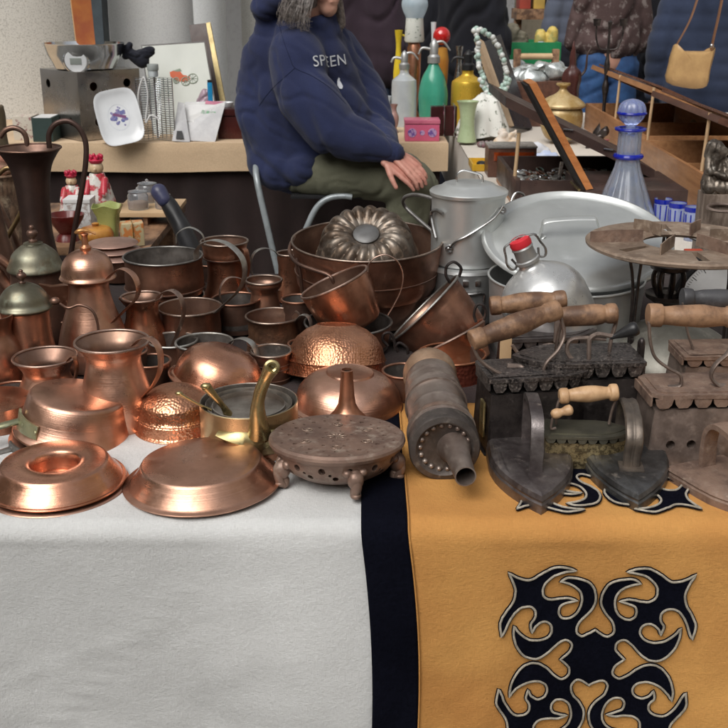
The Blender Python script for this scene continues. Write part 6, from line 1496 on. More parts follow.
for x, y, r_ in ((4, -5, 4.5), (11.5, -2, 5.2), (-6, -4, 3)):
    mb = MB(); mb.tube([po + ux * (x + r_ * cos(a)) * s + uy * (y + r_ * sin(a)) * s + nrm * .001 for a in [2 * pi * k / 24 for k in range(24)]], .0024, 4, closed=True)
    for k in range(4): mb.tube([po + ux * (x + r_ * cos(k * pi / 4)) * s + uy * (y + r_ * sin(k * pi / 4)) * s + nrm * .001, po + ux * (x - r_ * cos(k * pi / 4)) * s + uy * (y - r_ * sin(k * pi / 4)) * s + nrm * .001], .0011, 4)
    mb.build('painted_wheel', m_pg, t)
t = thing('picture_frame', 'dark picture frame with gilt edge leaning behind the car picture', 'picture', zc(210, 138, 5.3)); b0 = Vector(t.location)
quadslab(MB(), [zc(205, 136, 5.28) - b0, zc(226, 136, 5.28) - b0, zc(206, 23, 5.45) - b0, zc(189, 25, 5.45) - b0], -.03).build('panel', M_wdark2, t, smooth=False)
quadslab(MB(), [zc(226, 136, 5.27) - b0, zc(232, 136, 5.27) - b0, zc(210, 22, 5.44) - b0, zc(206, 23, 5.44) - b0], -.035).build('gilt_edge', mat('gilt', (.5, .4, .2), (.36, .28, .13), .4, .6, 20), t, smooth=False)
# blister packs
def pack(label, pts, Y, m, extras):
    t = thing('packet', label, 'packet', zc(pts[0][0], pts[0][1], Y)); b0 = Vector(t.location)
    c = [zc(x, y, Y + d) - b0 for x, y, d in pts]; quadslab(MB(), c, -.004).build('bag', m, t)
    n_ = (c[1] - c[0]).cross(c[3] - c[0]).normalized()
    for nm, e, mm in extras: quadslab(MB(), [zc(x, y, Y + d) - b0 + n_ * .002 for x, y, d in e], .0015).build(nm, mm, t)
m_bag = mat('clear_bag', (.62, .62, .63), (.5, .5, .52), .15, 0, 12, trans=.3, bump=.5, bs=30)
pack('white card packet with green logo in a clear bag beside the framed picture', [(181, 140, 0), (215, 142, 0), (226, 101, .08), (185, 102, .08)], 4.80, m_bag,
     [('card', [(181, 120, .04), (218, 127, .04), (225, 102, .08), (186, 103, .08)], M_whitep), ('pink_strip', [(205, 104, .075), (224, 106, .075), (225, 102, .08), (206, 101, .08)], mat('pink', (.6, .2, .3))), ('green_logo', [(200, 116, .055), (214, 118, .055), (216, 112, .06), (202, 110, .06)], mat('green_print', (.12, .42, .2), (.6, .6, .6), .5, 0, 90))])
pack('clear bag of small parts in front of the card packet', [(172, 141, 0), (190, 142, 0), (184, 103, .06), (178, 102, .06)], 4.78, m_bag, [('small_parts', [(176, 139, 0), (184, 139, 0), (182, 131, .01), (177, 131, .01)], M_black)])
t = thing('lighter', 'bright blue lighter standing behind the card packet', 'lighter', (aty(211, 110, 4.95).x, 4.95, TOP)); z_ = aty(211, 80, 4.95).z - TOP
MB().box((0, 0, z_ * .48), (.022, .012, z_ * .96), bev=.004).build('body', mat('blue_plastic', (.02, .25, .5), rough=.25, trans=.0), t); MB().box((0, 0, z_ * .98), (.02, .011, .012), bev=.002).build('top', M_black, t)
mb = MB(); capsule(mb, (0, 0, .0), .03, (.03, 0, .12), .025); capsule(mb, (.03, 0, .1), .03, (.05, 0, .16), .02); o = organic('pink_bag', mb, .005, mat('pink_film', (.6, .45, .52), (.5, .36, .44), .25, trans=.4), None, 2, folds(.008, 22, (0, 1, 0), 3, .5)); o.location = (aty(196, 110, 5.0).x, 5.0, TOP + .03); tag(o, 'crumpled pale pink plastic bag in front of the car picture', 'bag')
t = thing('wooden_box', 'small dark red lacquered box next to the seated person', 'box', (aty(233, 140, 4.95).x, 4.95, TOP)); s = scl(Vector(t.location)); MB().box((0, 0, .05), (26 * s, .14, .1), bev=.003).build('body', mat('lacquer', (.07, .015, .012), (.04, .01, .01), .25), t); MB().box((0, 0, .118), (27 * s, .15, .03), bev=.003).build('lid', mat('lacquer', (.07, .015, .012)), t)
t = thing('toilet_paper', 'small white porcelain knob dish on the dark red lacquered box', 'dish', (aty(227, 105, 4.95).x, 4.95, TOP + .1335)); MB().lathe([(0, 0), (.02, 0), (.028, .014), (.03, .022), (.026, .022), (.018, .008), (0, .006)], 28).build('body', M_white, t)
t.name = 'small_dish'

# ------------------------------------------------------------------ low bench with ceramics, left
zb_ = .755; bY0, bY1 = 2.92, 3.55; x1b = aty(186, 214, bY1).x
t = thing('bench', 'low wooden bench behind the copper pots carrying jars and figurines', 'bench', ((x1b - 1.9) / 2, (bY0 + bY1) / 2, 0))
MB().box((0, 0, zb_ - .012), (x1b + 1.9, bY1 - bY0, .024), bev=.003).build('top', M_wdk, t)
for sx in (-1, 1):
    for sy in (-1, 1): MB().box((sx * ((x1b + 1.9) / 2 - .06), sy * .27, (zb_ - .024) / 2), (.05, .05, zb_ - .024)).build('leg', M_wdk, t, smooth=False)
m_xmas = mat('porcelain_red_green', (.62, .6, .56), (.45, .03, .05), .25, 0, 22, lo=.46, hi=.54, dust=(.05, .25, .12), dustamt=.3)
def on_bench(px, py): return onz(px, py, zb_)
def figurine(px, py, ptop, w_, label):
    p = on_bench(px, py); A = At(px, p.y, zb_, py); t = thing('figurine', label, 'figurine', (p.x, p.y, zb_), group='painted porcelain figurines'); H_ = A.H(ptop); s = A.s
    MB().lathe([(v.x, v.y) for v in cat([(0, 0, 0), (w_ * s, 0, 0), (w_ * s * 1.02, H_ * .1, 0), (w_ * s * .75, H_ * .4, 0), (w_ * s * .42, H_ * .68, 0), (w_ * .32 * s, H_ * .72, 0)], 5)], 40).dent(.003, 40, px).build('robe', m_xmas, t)
    mb = MB(); mb.ell((0, 0, H_ * .79), (w_ * .36 * s, w_ * .34 * s, H_ * .1)); mb.ell((0, -w_ * .36 * s, H_ * .78), (.004, .005, .005)); mb.build('head', mat('porcelain_cream', (.6, .45, .3), (.5, .38, .2), .3), t)
    for g in (-1, 1):
        mb = MB(); capsule(mb, (g * w_ * .4 * s, -.01, H_ * .62), .012, (g * w_ * .45 * s, -w_ * .7 * s, H_ * .45), .01); mb.build('arm', m_xmas, t)
    mb = MB(); mb.lathe([(w_ * .3 * s, H_ * .86), (w_ * .4 * s, H_ * .9), (w_ * .3 * s, H_ * .93), (0, H_ * .95)], 24)
    for k in range(6): mb.ell((w_ * .3 * s * cos(k * pi / 3), w_ * .3 * s * sin(k * pi / 3), H_ * .95), (.006, .006, .008), seg=10, rings=6)
    mb.build('crown', mat('porcelain_red', (.5, .02, .06), rough=.25), t)
figurine(75, 222, 170, 15, 'smaller white and red porcelain figurine with red crown, behind the tall ewer')
figurine(101, 222, 153, 19, 'taller red and green porcelain figurine by the handle of the tall ewer')
def simple_box(name, label, catg, px, py, w_, d, h, m, rot=0, extra=None, z=zb_, bev=.002):
    p = onz(px, py, z); s = scl(p); t = thing(name, label, catg, (p.x, p.y + d / 2, z), rot=rot); MB().box((0, 0, h / 2), (w_ * s, d, h), bev=bev).build('body', m, t)
    if extra: extra(t, w_ * s, d, h)
    return t
simple_box('gift_box', 'white box with speckled front in front of the smaller figurine', 'box', 79, 232, 26, .07, .085, mat('speckled', (.62, .63, .63), (.35, .3, .28), .5, 0, 90, lo=.5, hi=.62), extra=lambda t, w_, d, h: MB().box((0, 0, h + .006), (w_ * 1.04, d * 1.04, .012), bev=.002).build('lid', M_whitep, t))
p = on_bench(68, 240); t = thing('bowl', 'dark red footed bowl half hidden by the handle of the tall ewer', 'bowl', p); MB().lathe([(0, 0), (.035, 0), (.03, .012), (.022, .02), (.035, .04), (.05, .065), (.052, .075), (.048, .075), (.03, .045), (0, .035)], 40).build('body', mat('glaze_darkred', (.16, .02, .018), (.11, .015, .012), .25), t)
# green square vase
p = on_bench(110, 240); A = At(111, p.y, zb_, 240); s = A.s; t = thing('square_vase', 'lime green square vase with flared wavy rim', 'vase', (p.x, p.y, zb_)); H_ = A.H(205)
rg = []
for k, z in ((7, 0), (8.5, H_ * .3), (10, H_ * .7), (14, H_), (13.3, H_ + .001), (9.4, H_ * .7), (7, .01)):
    rg.append([(sq(1, a, 7) * cos(a) * k * s, sq(1, a, 7) * sin(a) * k * s, z + (.004 * cos(4 * a) if z > H_ * .9 else 0)) for a in [2 * pi * i / 48 for i in range(48)]])
MB().loft(rg).build('body', mat('glaze_lime', (.36, .4, .14), (.3, .34, .11), .3), t)
# orange glazed pieces
p = on_bench(97, 244); A = At(98, p.y, zb_, 240); s = A.s; t = thing('teapot', 'round amber glazed pot in front of the lime green vase', 'teapot', (p.x, p.y, zb_)); H_ = A.H(226)
m_amb = mat('glaze_amber', (.56, .27, .06), (.38, .14, .03), .2, 0, 14)
MB().lathe([(v.x, v.y) for v in cat([(0, 0, 0), (10 * s, 0, 0), (17 * s, H_ * .4, 0), (15 * s, H_ * .85, 0), (8 * s, H_, 0), (0, H_ * 1.03, 0)], 5)], 40).build('body', m_amb, t); MB().lathe([(0, H_ * 1.0), (3 * s, H_ * 1.04), (4 * s, H_ * 1.15), (0, H_ * 1.22)], 20).build('lid_knob', m_amb, t)
p = on_bench(133, 245); A = At(134, p.y, zb_, 240); s = A.s; t = thing('gift_parcel', 'small orange and gold patterned parcel right of the amber pot', 'parcel', (p.x, p.y, zb_), rot=.3)
MB().box((0, 0, .033), (.062, .05, .066), bev=.006).dent(.003, 40).build('body', mat('print_orange_gold', (.55, .2, .06), (.5, .42, .25), .4, 0, 45, lo=.47, hi=.53), t); mb = MB(); mb.tube([(0, -.026, .0), (0, -.027, .067), (0, .026, .067)], 1, 6, flat=(.001, .003)); mb.build('ribbon', mat('ribbon_gold', (.4, .25, .06), rough=.3, metal=.6), t)
# low board with glass jars
p = onz(152, 228, zb_); t = thing('crate', 'small open fronted wooden crate under the glass jars', 'crate', (aty(152, 225, 3.3).x, 3.3, zb_)); s = scl(aty(152, 225, 3.3)); hcr = max(.03, aty(152, 217, 3.3).z - zb_)
wx = 60 * s; MB().box((0, 0, hcr + .004), (wx, .22, .014), bev=.002).build('board', M_wpale, t)
for g in (-1, 0, 1): MB().box((g * (wx / 2 - .012), 0, hcr / 2 - .002), (.014, .2, hcr - .004)).build('side', M_wdk, t)
zj = zb_ + hcr + .0115
def glassjar(px, dy, r, hpx, label):
    p = aty(px, 215, 3.3 + dy); s = scl(p); t = thing('glass_jar', label, 'jar', (p.x, p.y, zj), group='lidded glass jars'); h = hpx * s; r = r * s
    MB().lathe([(0, 0), (r, 0), (r * 1.02, h * .3), (r * 1.02, h * .8), (r * .85, h * .95), (r * .9, h), (r * .86, h), (r * .8, h * .94), (r * .96, h * .78), (r * .96, h * .06), (0, h * .06)], 32).build('body', M_glass, t)
    MB().lathe([(0, h * .07), (r * .93, h * .07), (r * .93, h * .42), (0, h * .44)], 28).build('filling', mat('filling_tan', (.5, .32, .2), (.4, .25, .15), .7), t)
    MB().lathe([(0, h * 1.1), (r * .5, h * 1.08), (r * .95, h * 1.02), (r * .95, h * 1.0), (0, h * 1.0)], 28).build('lid', M_glass, t); MB().ell((0, 0, h * 1.16), (r * .16, r * .16, r * .2)).build('knob', M_glass, t)
glassjar(139, -.05, 10, 17, 'wide glass jar with knobbed lid and tan filling, front left of the three'); glassjar(149, .06, 10, 18, 'taller glass jar standing behind the other two'); glassjar(164, -.04, 8, 13, 'small glass jar beside the black handle')
# black handle (umbrella-like)
t = thing('umbrella', 'folded black umbrella with a dark blue rounded grip leaning behind the pots', 'umbrella', (aty(190, 260, 2.85).x, 2.85, TOP)); b0 = Vector(t.location)
P = cat([aty(198, 268, 2.8) - b0, aty(185, 235, 2.82) - b0, aty(172, 210, 2.84) - b0, aty(163, 197, 2.85) - b0], 5)
mb = MB(); mb.tube(P, [.03 - .012 * i / (len(P) - 1) for i in range(len(P))], 16); mb.dent(.003, 30).build('canopy', M_black, t)
mb = MB(); capsule(mb, aty(164, 200, 2.84) - b0, .02, aty(159, 192, 2.85) - b0, .023); organic('grip', mb, .004, mat('blue_grey_rubber', (.05, .055, .11), (.04, .04, .08), .35), t, 3)
# stacked pink copper lids behind the bright coffee pot
for k in range(3):
    A = At(119, 2.5 + .02 * k, TOP + .052 + .012 * k, 258)
    t = thing('pot_lid', ['flat pinkish copper lid at the bottom of the stack of three', 'flat pinkish copper lid in the middle of the stack of three', 'flat pinkish copper lid on top of the stack of three'][k], 'lid', (A.loc.x - .006 * k, A.loc.y, A.z0), group='stacked copper lids')
    MB().lathe([(0, .006), (10 * A.s, .006), (17 * A.s, .003), (24 * A.s, 0), (25 * A.s, .001), (24 * A.s, .0035), (17 * A.s, .006), (8 * A.s, .0105), (0, .011)], 48).build('body', mat('copper_pinkish', (.55, .35, .28), (.4, .25, .2), .42, .8, 10), t)
A = At(119, 2.5); t = thing('copper_pot', 'upright copper pot carrying the stack of pinkish lids', 'pot', A.loc, group='round copper cooking pots'); MB().lathe([(0, 0), (20 * A.s, 0), (22 * A.s, .03), (22 * A.s, .05), (0, .0515)], 48).build('body', M_cbr, t)

# left edge pieces
A = At(8, 2.55); t = thing('carved_stand', 'rough brown carved wooden stand with brass bands at the left edge', 'stand', A.loc); s = A.s
m_bark = mat('wood_carved', (.2, .125, .08), (.06, .036, .024), .6, 0, 16, lo=.42, hi=.58, bump=1.0, bs=45, grain=(3, 3, .8), dust=(.33, .26, .18), dustamt=.35)
MB().lathe([(v.x, v.y) for v in cat([(r * s, A.H(y), 0) for r, y in ((30, None), (26, 270), (23, 215), (24, 185), (26, 172))], 6)] + [(0, A.H(172))], 48).dent(.006, 25).build('body', m_bark, t)
mb = MB(); capsule(mb, (-.02, 0, A.H(168)), .05, (.03, 0, A.H(166)), .04); organic('cushion', mb, .006, mat('cloth_rust_red', (.3, .12, .08), (.36, .24, .17), .8, 0, 25), t, 3, folds(.008, 18, (1, 0, 0), 3, .5))
A = At(6, 2.75); t = thing('wooden_jar', 'mottled brown and green wooden jar at the left edge behind the ewer', 'jar', (A.loc.x, 2.75, TOP)); s = A.s
MB().lathe([(v.x, v.y) for v in cat([(r * s, A.H(y), 0) for r, y in ((12, None), (14, 210), (12, 180), (11.5, 145), (11, 125), (11.5, 108), (10, 105))], 5)] + [(0, A.H(105))], 40).dent(.003, 30).build('body', mat('wood_mottled', (.09, .05, .035), (.16, .13, .08), .5, 0, 12, bump=.4), t)
A = At(4, 2.3); t = thing('brass_tap_pipe', 'curved brass pipe sweeping down at the left edge', 'pipe', A.loc); b0 = Vector(t.location)
mb = MB(); mb.tube(cat([aty(-4, 176, 2.3) - b0, aty(8, 168, 2.3) - b0, aty(20, 176, 2.3) - b0, aty(26, 192, 2.3) - b0, aty(21, 212, 2.3) - b0, aty(8, 236, 2.3) - b0, aty(-6, 262, 2.3) - b0, aty(-14, 285, 2.3) - b0], 6), .0055, 10); mb.build('tube', mat('brass_tube', (.4, .28, .14), (.26, .17, .08), .38, .85, 14), t)
mb = MB(); mb.tube(cat([aty(-5, 200, 2.32) - b0, aty(8, 222, 2.32) - b0, aty(20, 255, 2.32) - b0, Vector((.02, .02, .0))], 6), .006, 10); mb.build('stem', M_cd, t)
A = At(-4, 2.2); t = thing('tall_ewer', 'second dark ewer mostly outside the left edge, its hooped handle in view', 'ewer', A.loc); b0 = Vector(t.location); s = A.s
MB().lathe([(0, 0), (26 * s, 0), (30 * s, .06), (18 * s, .16), (12 * s, .26), (16 * s, A.H(145)), (15 * s, A.H(145)), (0, A.H(170))], 48).build('body', M_cd, t)
mb = MB(); mb.tube(cat([aty(0, 137, 2.2) - b0, aty(6, 130, 2.2) - b0, aty(15, 128, 2.2) - b0, aty(24, 133, 2.2) - b0, aty(27, 144, 2.2) - b0, aty(26, 165, 2.2) - b0], 6), .0055, 10).build('handle', M_cd, t)
A = At(-6, 1.75); t = thing('copper_jug', 'brown copper jug cut off by the left edge, in front of the coffee pots', 'jug', A.loc, group=G_JUG); s = A.s
MB().lathe([(v.x, v.y) for v in cat([(0, 0, 0), (24 * s, 0, 0), (31 * s, .045, 0), (26 * s, .085, 0), (20 * s, .11, 0), (24 * s, .14, 0)], 5)] + [(22 * s, .14), (18 * s, .11), (0, .08)], 48).build('body', M_cbr, t)
# ------------------------------------------------------------------ right-hand table: cases, glass, bric-a-brac
def T3(px, py, z=TOP): return onz(px, py, z)
M_trink = mat('silver_trinkets', (.6, .6, .58), (.2, .19, .18), .3, .9, 40, bump=.3)
def heap(name, label, x0, x1, y0, y1, z, n, seed, sizes=(.006, .016), mats=None, parent=None):
    """an uncountable jumble of small rings, beads, spoons and brooches"""
    r_ = random.Random(seed); mb = MB()
    for k in range(n):
        c = Vector((r_.uniform(x0, x1), r_.uniform(y0, y1), z + r_.uniform(.004, .02))); q = r_.uniform(*sizes); R_ = Matrix.Translation(c) @ Matrix.Rotation(r_.uniform(0, 6), 4, 'Z') @ Matrix.Rotation(r_.uniform(-.6, .6), 4, 'X'); m = r_.randrange(3)
        u = r_.random()
        if u < .35: mb.tube([R_ @ Vector((q * cos(a), q * sin(a), 0)) for a in [2 * pi * i / 12 for i in range(12)]], q * .22, 5, closed=True, mi=m)
        elif u < .65: mb.ell((0, 0, 0), (q * .7, q * .6, q * .4), R_, m, 8, 6)
        elif u < .85: mb.tube([R_ @ Vector((-q * 2.4, 0, 0)), R_ @ Vector((q * 1.6, 0, 0))], q * .15, 5, mi=m); mb.ell((q * 2, 0, 0), (q * .7, q * .45, q * .12), R_, m, 8, 6)
        else: mb.box((0, 0, 0), (q * 1.6, q * 1.1, q * .5), R_, m)
    o = mb.build(name, mats or [M_trink, M_chrome, mat('beads_dark', (.12, .2, .18), (.3, .12, .08), .3, 0, 40)])
    tag(o, label, 'trinkets', None, 'stuff'); return o
def tray(label, x0, x1, y0, y1, h, m, wall=.014, name='display_case', inner=None, divs=0):
    t = thing(name, label, 'display case', ((x0 + x1) / 2, (y0 + y1) / 2, TOP + .001)); wx, wy = x1 - x0, y1 - y0
    MB().box((0, 0, .006), (wx, wy, .012)).build('base', inner or m, t, smooth=False)
    for g in (-1, 1):
        MB().box((g * (wx / 2 - wall / 2), 0, h / 2 + .006), (wall, wy, h - .012), bev=.0015).build('side_board', m, t)
        MB().box((0, g * (wy / 2 - wall / 2), h / 2 + .006), (wx - 2 * wall - .001, wall, h - .0125), bev=.0015).build('end_board', m, t)
    for k in range(divs):
        MB().box((0, -wy / 2 + wy * (k + 1) / (divs + 1), h * .45), (wx - 2 * wall - .002, .008, h * .75)).build('divider', m, t)
    return t
m_case = mat('wood_case', (.40, .20, .09), (.29, .135, .06), .42, 0, 4, bump=.12, bs=30, grain=(14, 1.2, 14))
m_caseb = mat('wood_case_dark', (.13, .06, .04), (.08, .038, .027), .35, 0, 4, bump=.12, bs=30, grain=(14, 1.2, 14))
zr = TOP + .121
pA0, pA1 = onz(597, 103, zr), onz(646, 136, zr); pB0, pB1 = onz(648, 140, zr), onz(701, 176, zr); xw = 1.5
XL = (pA1.x + pB1.x) / 2
def lid_case(label, xl, yn, yf, divs, zl, stick_ys, mlid):
    t = tray(label, xl, xw, yn, yf, .12, m_case, divs=divs)
    # glazed lid hinged along the right-hand side and propped up on the left
    wx = xw - xl; hx = wx / 2; z0 = .122; zz = zl - TOP - .001
    L_ = Mat = None
    d = Vector((-wx, 0, zz - z0)); u = d.normalized(); n = Vector((0, 1, 0)).cross(u).normalized(); 
    if n.z < 0: n = -n
    def bar(a, b, w_, name='rail'):
        mb = MB(); a, b = Vector(a), Vector(b); quad = []
        ax = (b - a).normalized(); sd_ = ax.cross(n).normalized()
        c4 = [a - sd_ * w_ / 2, b - sd_ * w_ / 2, b + sd_ * w_ / 2, a + sd_ * w_ / 2]; quadslab(mb, c4, .02); return mb
    wy = yf - yn; P0 = Vector((hx, -wy / 2, z0)); P1 = Vector((hx, wy / 2, z0)); Q0 = P0 + u * wx * 1.0; Q1 = P1 + u * wx * 1.0
    lid = bar(Q0, Q1, .03).build('lid', mlid, t, angle=30)
    bar(P0, P1, .03).build('rail', mlid, lid, angle=30)
    for A_, B_ in ((P0, Q0), (P1, Q1)): bar(A_.lerp(B_, .02), A_.lerp(B_, .98), .03).build('rail', mlid, lid, angle=30)
    quadslab(MB(), [P0.lerp(Q0, .03) + n * .008, P1.lerp(Q1, .03) + n * .008, Q1.lerp(P1, .03) + n * .008, Q0.lerp(P0, .03) + n * .008], .008).build('panel', mat('lid_veneer', (.16, .075, .045), (.1, .045, .03), .25, 0, 4, grain=(14, 1.2, 14)), lid, smooth=False)
    for sy in stick_ys:
        mb = MB(); mb.tube([Vector((-hx + .012, sy - (yn + yf) / 2, .10)), Vector((-hx + .02, sy - (yn + yf) / 2, zz - .008))], .0055, 8); mb.build('prop_stick', M_wpale, t)
    return t
lid_case('farther open wooden display case with lid propped on two pale sticks', XL + .02, pA1.y, pA0.y, 1, aty(619, 73, onz(619, 118, zr).y).z, (onz(619, 118, zr).y, onz(655, 137, zr).y + .03), m_case)
lid_case('nearer open wooden display case with dark lid propped on a pale stick', XL - .01, pB1.y - .02, pB0.y, 1, aty(698, 110, onz(699, 171, zr).y).z, (onz(699, 171, zr).y,), m_caseb)
heap('trinkets', 'jumble of small ornaments lying in the farther wooden display case', XL + .06, 1.45, pA1.y + .03, pA0.y - .1, TOP + .013, 110, 5, (.014, .03), [mat('trinket_tan', (.5, .35, .22), (.3, .2, .12), .5), M_trink, mat('trinket_pink', (.5, .15, .2), (.3, .08, .1), .5)])
heap('trinkets', 'jumble of brooches and watch parts lying in the nearer wooden display case', XL + .04, 1.45, pB1.y + .03, pB0.y - .06, TOP + .013, 200, 6, (.01, .022))
t = thing('figurine', 'tiny tan doll sitting in the farther display case', 'figurine', onz(692, 132, TOP + .05)); t.location.z = TOP + .02
mb = MB(); mb.ell((0, 0, .03), (.018, .015, .03)); mb.ell((0, 0, .07), (.013, .013, .015)); mb.dent(.002, 50).build('body', mat('trinket_tan', (.5, .35, .22)), t)
t = thing('purse', 'small crimson oval purse lying in the farther display case', 'purse', onz(718, 131, TOP + .03)); t.location.z = TOP + .03; MB().ell((0, 0, .01), (.09, .05, .015)).build('body', mat('trinket_crimson', (.4, .05, .1), (.3, .04, .08), .4), t)

# dark jewellery case with steep lids
C0 = onz(516, 181, TOP + .09); C1 = onz(497.6, 156, TOP + .09)
xc0, xc1 = C0.x, onz(660, 181, TOP + .09).x
t = tray('dark brown tray of silver buttons in front of the wooden cases', xc0, xc1, C0.y, C1.y, .09, M_wdark2, inner=m_case, divs=0, name='jewellery_tray')
heap('trinkets', 'heap of silver buttons, beads and cutlery filling the dark brown tray', xc0 + .02, xc1 - .02, C0.y + .02, C1.y - .02, TOP + .03, 420, 7, (.008, .018), [mat('silver_bright', (.72, .72, .70), (.4, .4, .38), .35, .5, 40), M_chrome, mat('beads_dark', (.12, .2, .18), (.3, .12, .08), .3, 0, 40)])
b = Vector((xc1 - .02, (C0.y + C1.y) / 2, TOP + .095)); t = thing('case_lid', 'long dark lid hinged up over the dark brown tray', 'lid', b)
mid = (C0.y + .02)
e0, e1 = aty(655, 170, mid) - b, aty(506, 97, mid) - b; dpt = C1.y - C0.y - .02
th_ = Vector((.0, 0, -.030)); 
mb = MB(); a0, a1 = e0, e1; bk = Vector((0, dpt, 0))
mb.add([a0, a1, a1 + bk, a0 + bk, a0 + th_, a1 + th_, a1 + bk + th_, a0 + bk + th_], [(0, 1, 2, 3), (7, 6, 5, 4), (0, 4, 5, 1), (1, 5, 6, 2), (2, 6, 7, 3), (3, 7, 4, 0)]); mb.build('board', M_wdark2, t, smooth=False)
mb = MB(); mb.box(((a0.x + a1.x) / 2, dpt / 2, 0), (.02, .02, .002)); 
for f_ in (.35, .62):
    mb = MB(); c = a0.lerp(a1, f_) + Vector((0, -.003, -.012)); mb.tube([c, c + Vector((.03, 0, -.004))], .003, 6); mb.build('hinge', M_steel, t)
# orange lid standing open
Yl = 3.12; b = aty(586, 190, Yl); b = Vector((b.x, Yl, b.z)); t = thing('case_lid', 'orange wooden lid with black lining standing open behind the huge aluminium lid', 'lid', b)
e1 = aty(529, 84, Yl) - b; w1 = Vector((-.012, 0, -.004)); d_ = Vector((0, .13, .0))
def slabv(mb, a, e, off, dd): 
    vs = [a, a + e, a + e + dd, a + dd]; vs += [v + off for v in vs]; mb.add(vs, [(3, 2, 1, 0), (4, 5, 6, 7), (0, 1, 5, 4), (1, 2, 6, 5), (2, 3, 7, 6), (3, 0, 4, 7)]); return mb
slabv(MB(), Vector((0, 0, 0)), e1, Vector((.021, 0, .004)), d_).build('board', M_wor, t, smooth=False)
slabv(MB(), Vector((-.0005, .004, 0)), e1 * .985, Vector((-.009, 0, -.001)), d_ * .97).build('lining', M_blackm, t, smooth=False)
MB().tube([Vector((-.02, 0, 0)), Vector((-.02, .13, 0))], .004, 6).build('hinge', M_brass, t)
tb = thing('wooden_box', 'shallow orange wooden box body under the standing orange lid', 'box', (b.x + .02, Yl + .17, TOP)); MB().box((.13, 0, (b.z - TOP) / 2), (.3, .34, b.z - TOP - .002), bev=.002).build('body', M_wdark2, tb)
for (x0, y0, x1, y1, yy, m, lb) in ((519, 133, 514, 186, 3.4, M_wpale, 'thin pale prop stick standing in the silver button tray'), (562, 162, 556, 196, 3.36, M_steel, 'grey metal prop standing at the edge of the silver button tray')):
    a, c = aty(x0, y0, yy), aty(x1, y1, yy); c.z = max(c.z, TOP + .03); o = MB().tube([a - c, Vector((0, 0, 0))], .006, 8).build('prop_stick', m); o.location = c; tag(o, lb, 'stick')
# amber box, yellow tin, pale goods
p = onz(512, 172, TOP); t = thing('amber_box', 'small wooden box with glossy amber front left of the silver button tray', 'box', (aty(512, 160, 3.9).x, 3.95, TOP + .001)); s = scl(aty(512, 160, 3.9)); hb = aty(512, 150, 3.86).z - TOP
MB().box((0, 0, hb / 2), (48 * s, .12, hb), bev=.003).build('body', m_caseb, t); MB().box((.005, -.061, hb * .72), (40 * s, .004, hb * .3), bev=.001).build('amber_panel', mat('amber', (.35, .06, .01), (.15, .02, .005), .08, 0, 14, coat=1), t); MB().box((0, 0, hb + .004), (49 * s, .125, .007), bev=.001).build('lid', mat('lid_grey', (.3, .28, .26), (.2, .18, .17), .3), t)
t = thing('tin', 'open yellow tin with dark tools beside the amber fronted box', 'tin', onz(482, 168, TOP)); s = scl(t.location.copy())
MB().box((0, 0, .004), (22 * s, .16, .006), bev=.002).build('base', mat('tin_yellow', (.6, .36, .03), (.5, .28, .02), .35), t)
for g in (-1, 1):
    MB().box((g * 11 * s, 0, .014), (.006, .16, .026), bev=.002).build('side', MATS['tin_yellow'], t); MB().box((0, g * .078, .014), (21 * s, .006, .025), bev=.002).build('side', MATS['tin_yellow'], t)
mb = MB(); mb.ell((0, .02, .014), (.02, .03, .01)); mb.tube([(-.02, -.05, .012), (.02, .03, .014)], .006, 6); mb.build('tools', M_black, t)

# decanter and tumblers
Yd = 3.12; A = At(628, Yd, TOP, 160); s = A.s
t = thing('decanter', 'tall clear ribbed glass decanter with cobalt blue rings and ball stopper', 'decanter', A.loc)
fl8 = lambda a, r, z: 1 + .09 * abs(cos(a * 6))
MB().lathe([(v.x * s, v.y) for v in cat([(r, A.H(y), 0) for r, y in ((0, 226), (29, 226), (30, 216), (24, 200), (17.5, 182), (12.5, 168), (11, 158), (11, 145), (11, 132), (15, 128))], 5)] + [(13 * s, A.H(128)), (9 * s, A.H(133)), (9 * s, A.H(157)), (14.5 * s, A.H(180)), (27 * s, A.H(214)), (0, A.H(222))], 64, flute=fl8).build('body', mat('glass_decanter', (.78, .86, 1.0), (.5, .62, .95), .04, 0, 30, lo=.5, hi=.7, trans=.85), t)
for (r, y, q) in ((12.5, 156, 2.6), (14, 129, 1.6)):
    MB().tube([(r * s * cos(k * pi / 24), r * s * sin(k * pi / 24), A.H(y)) for k in range(48)], q * s, 8, closed=True).build('blue_ring', M_cobalt, t)
st = MB().lathe([(v.x * s, v.y) for v in cat([(r, A.H(y), 0) for r, y in ((0, 136), (5, 134), (4.5, 126), (10, 120), (13, 112), (11, 104), (6, 100), (0, 98.5))], 5)], 48, flute=fl8).build('stopper', mat('stopper_glass', (.6, .7, .98), (.45, .55, .95), .05, 0, 5, trans=.7), t)
MB().tube([(13.3 * s * cos(k * pi / 24), 13.3 * s * sin(k * pi / 24), A.H(113)) for k in range(48)], 1.6 * s, 8, closed=True).build('blue_ring', M_cobalt, st)
mb = MB(); mb.tube(cat([(8 * s, -.01, A.H(124)), (14 * s, -.01, A.H(124)), (15 * s, -.01, A.H(122))], 3), .003, 6)
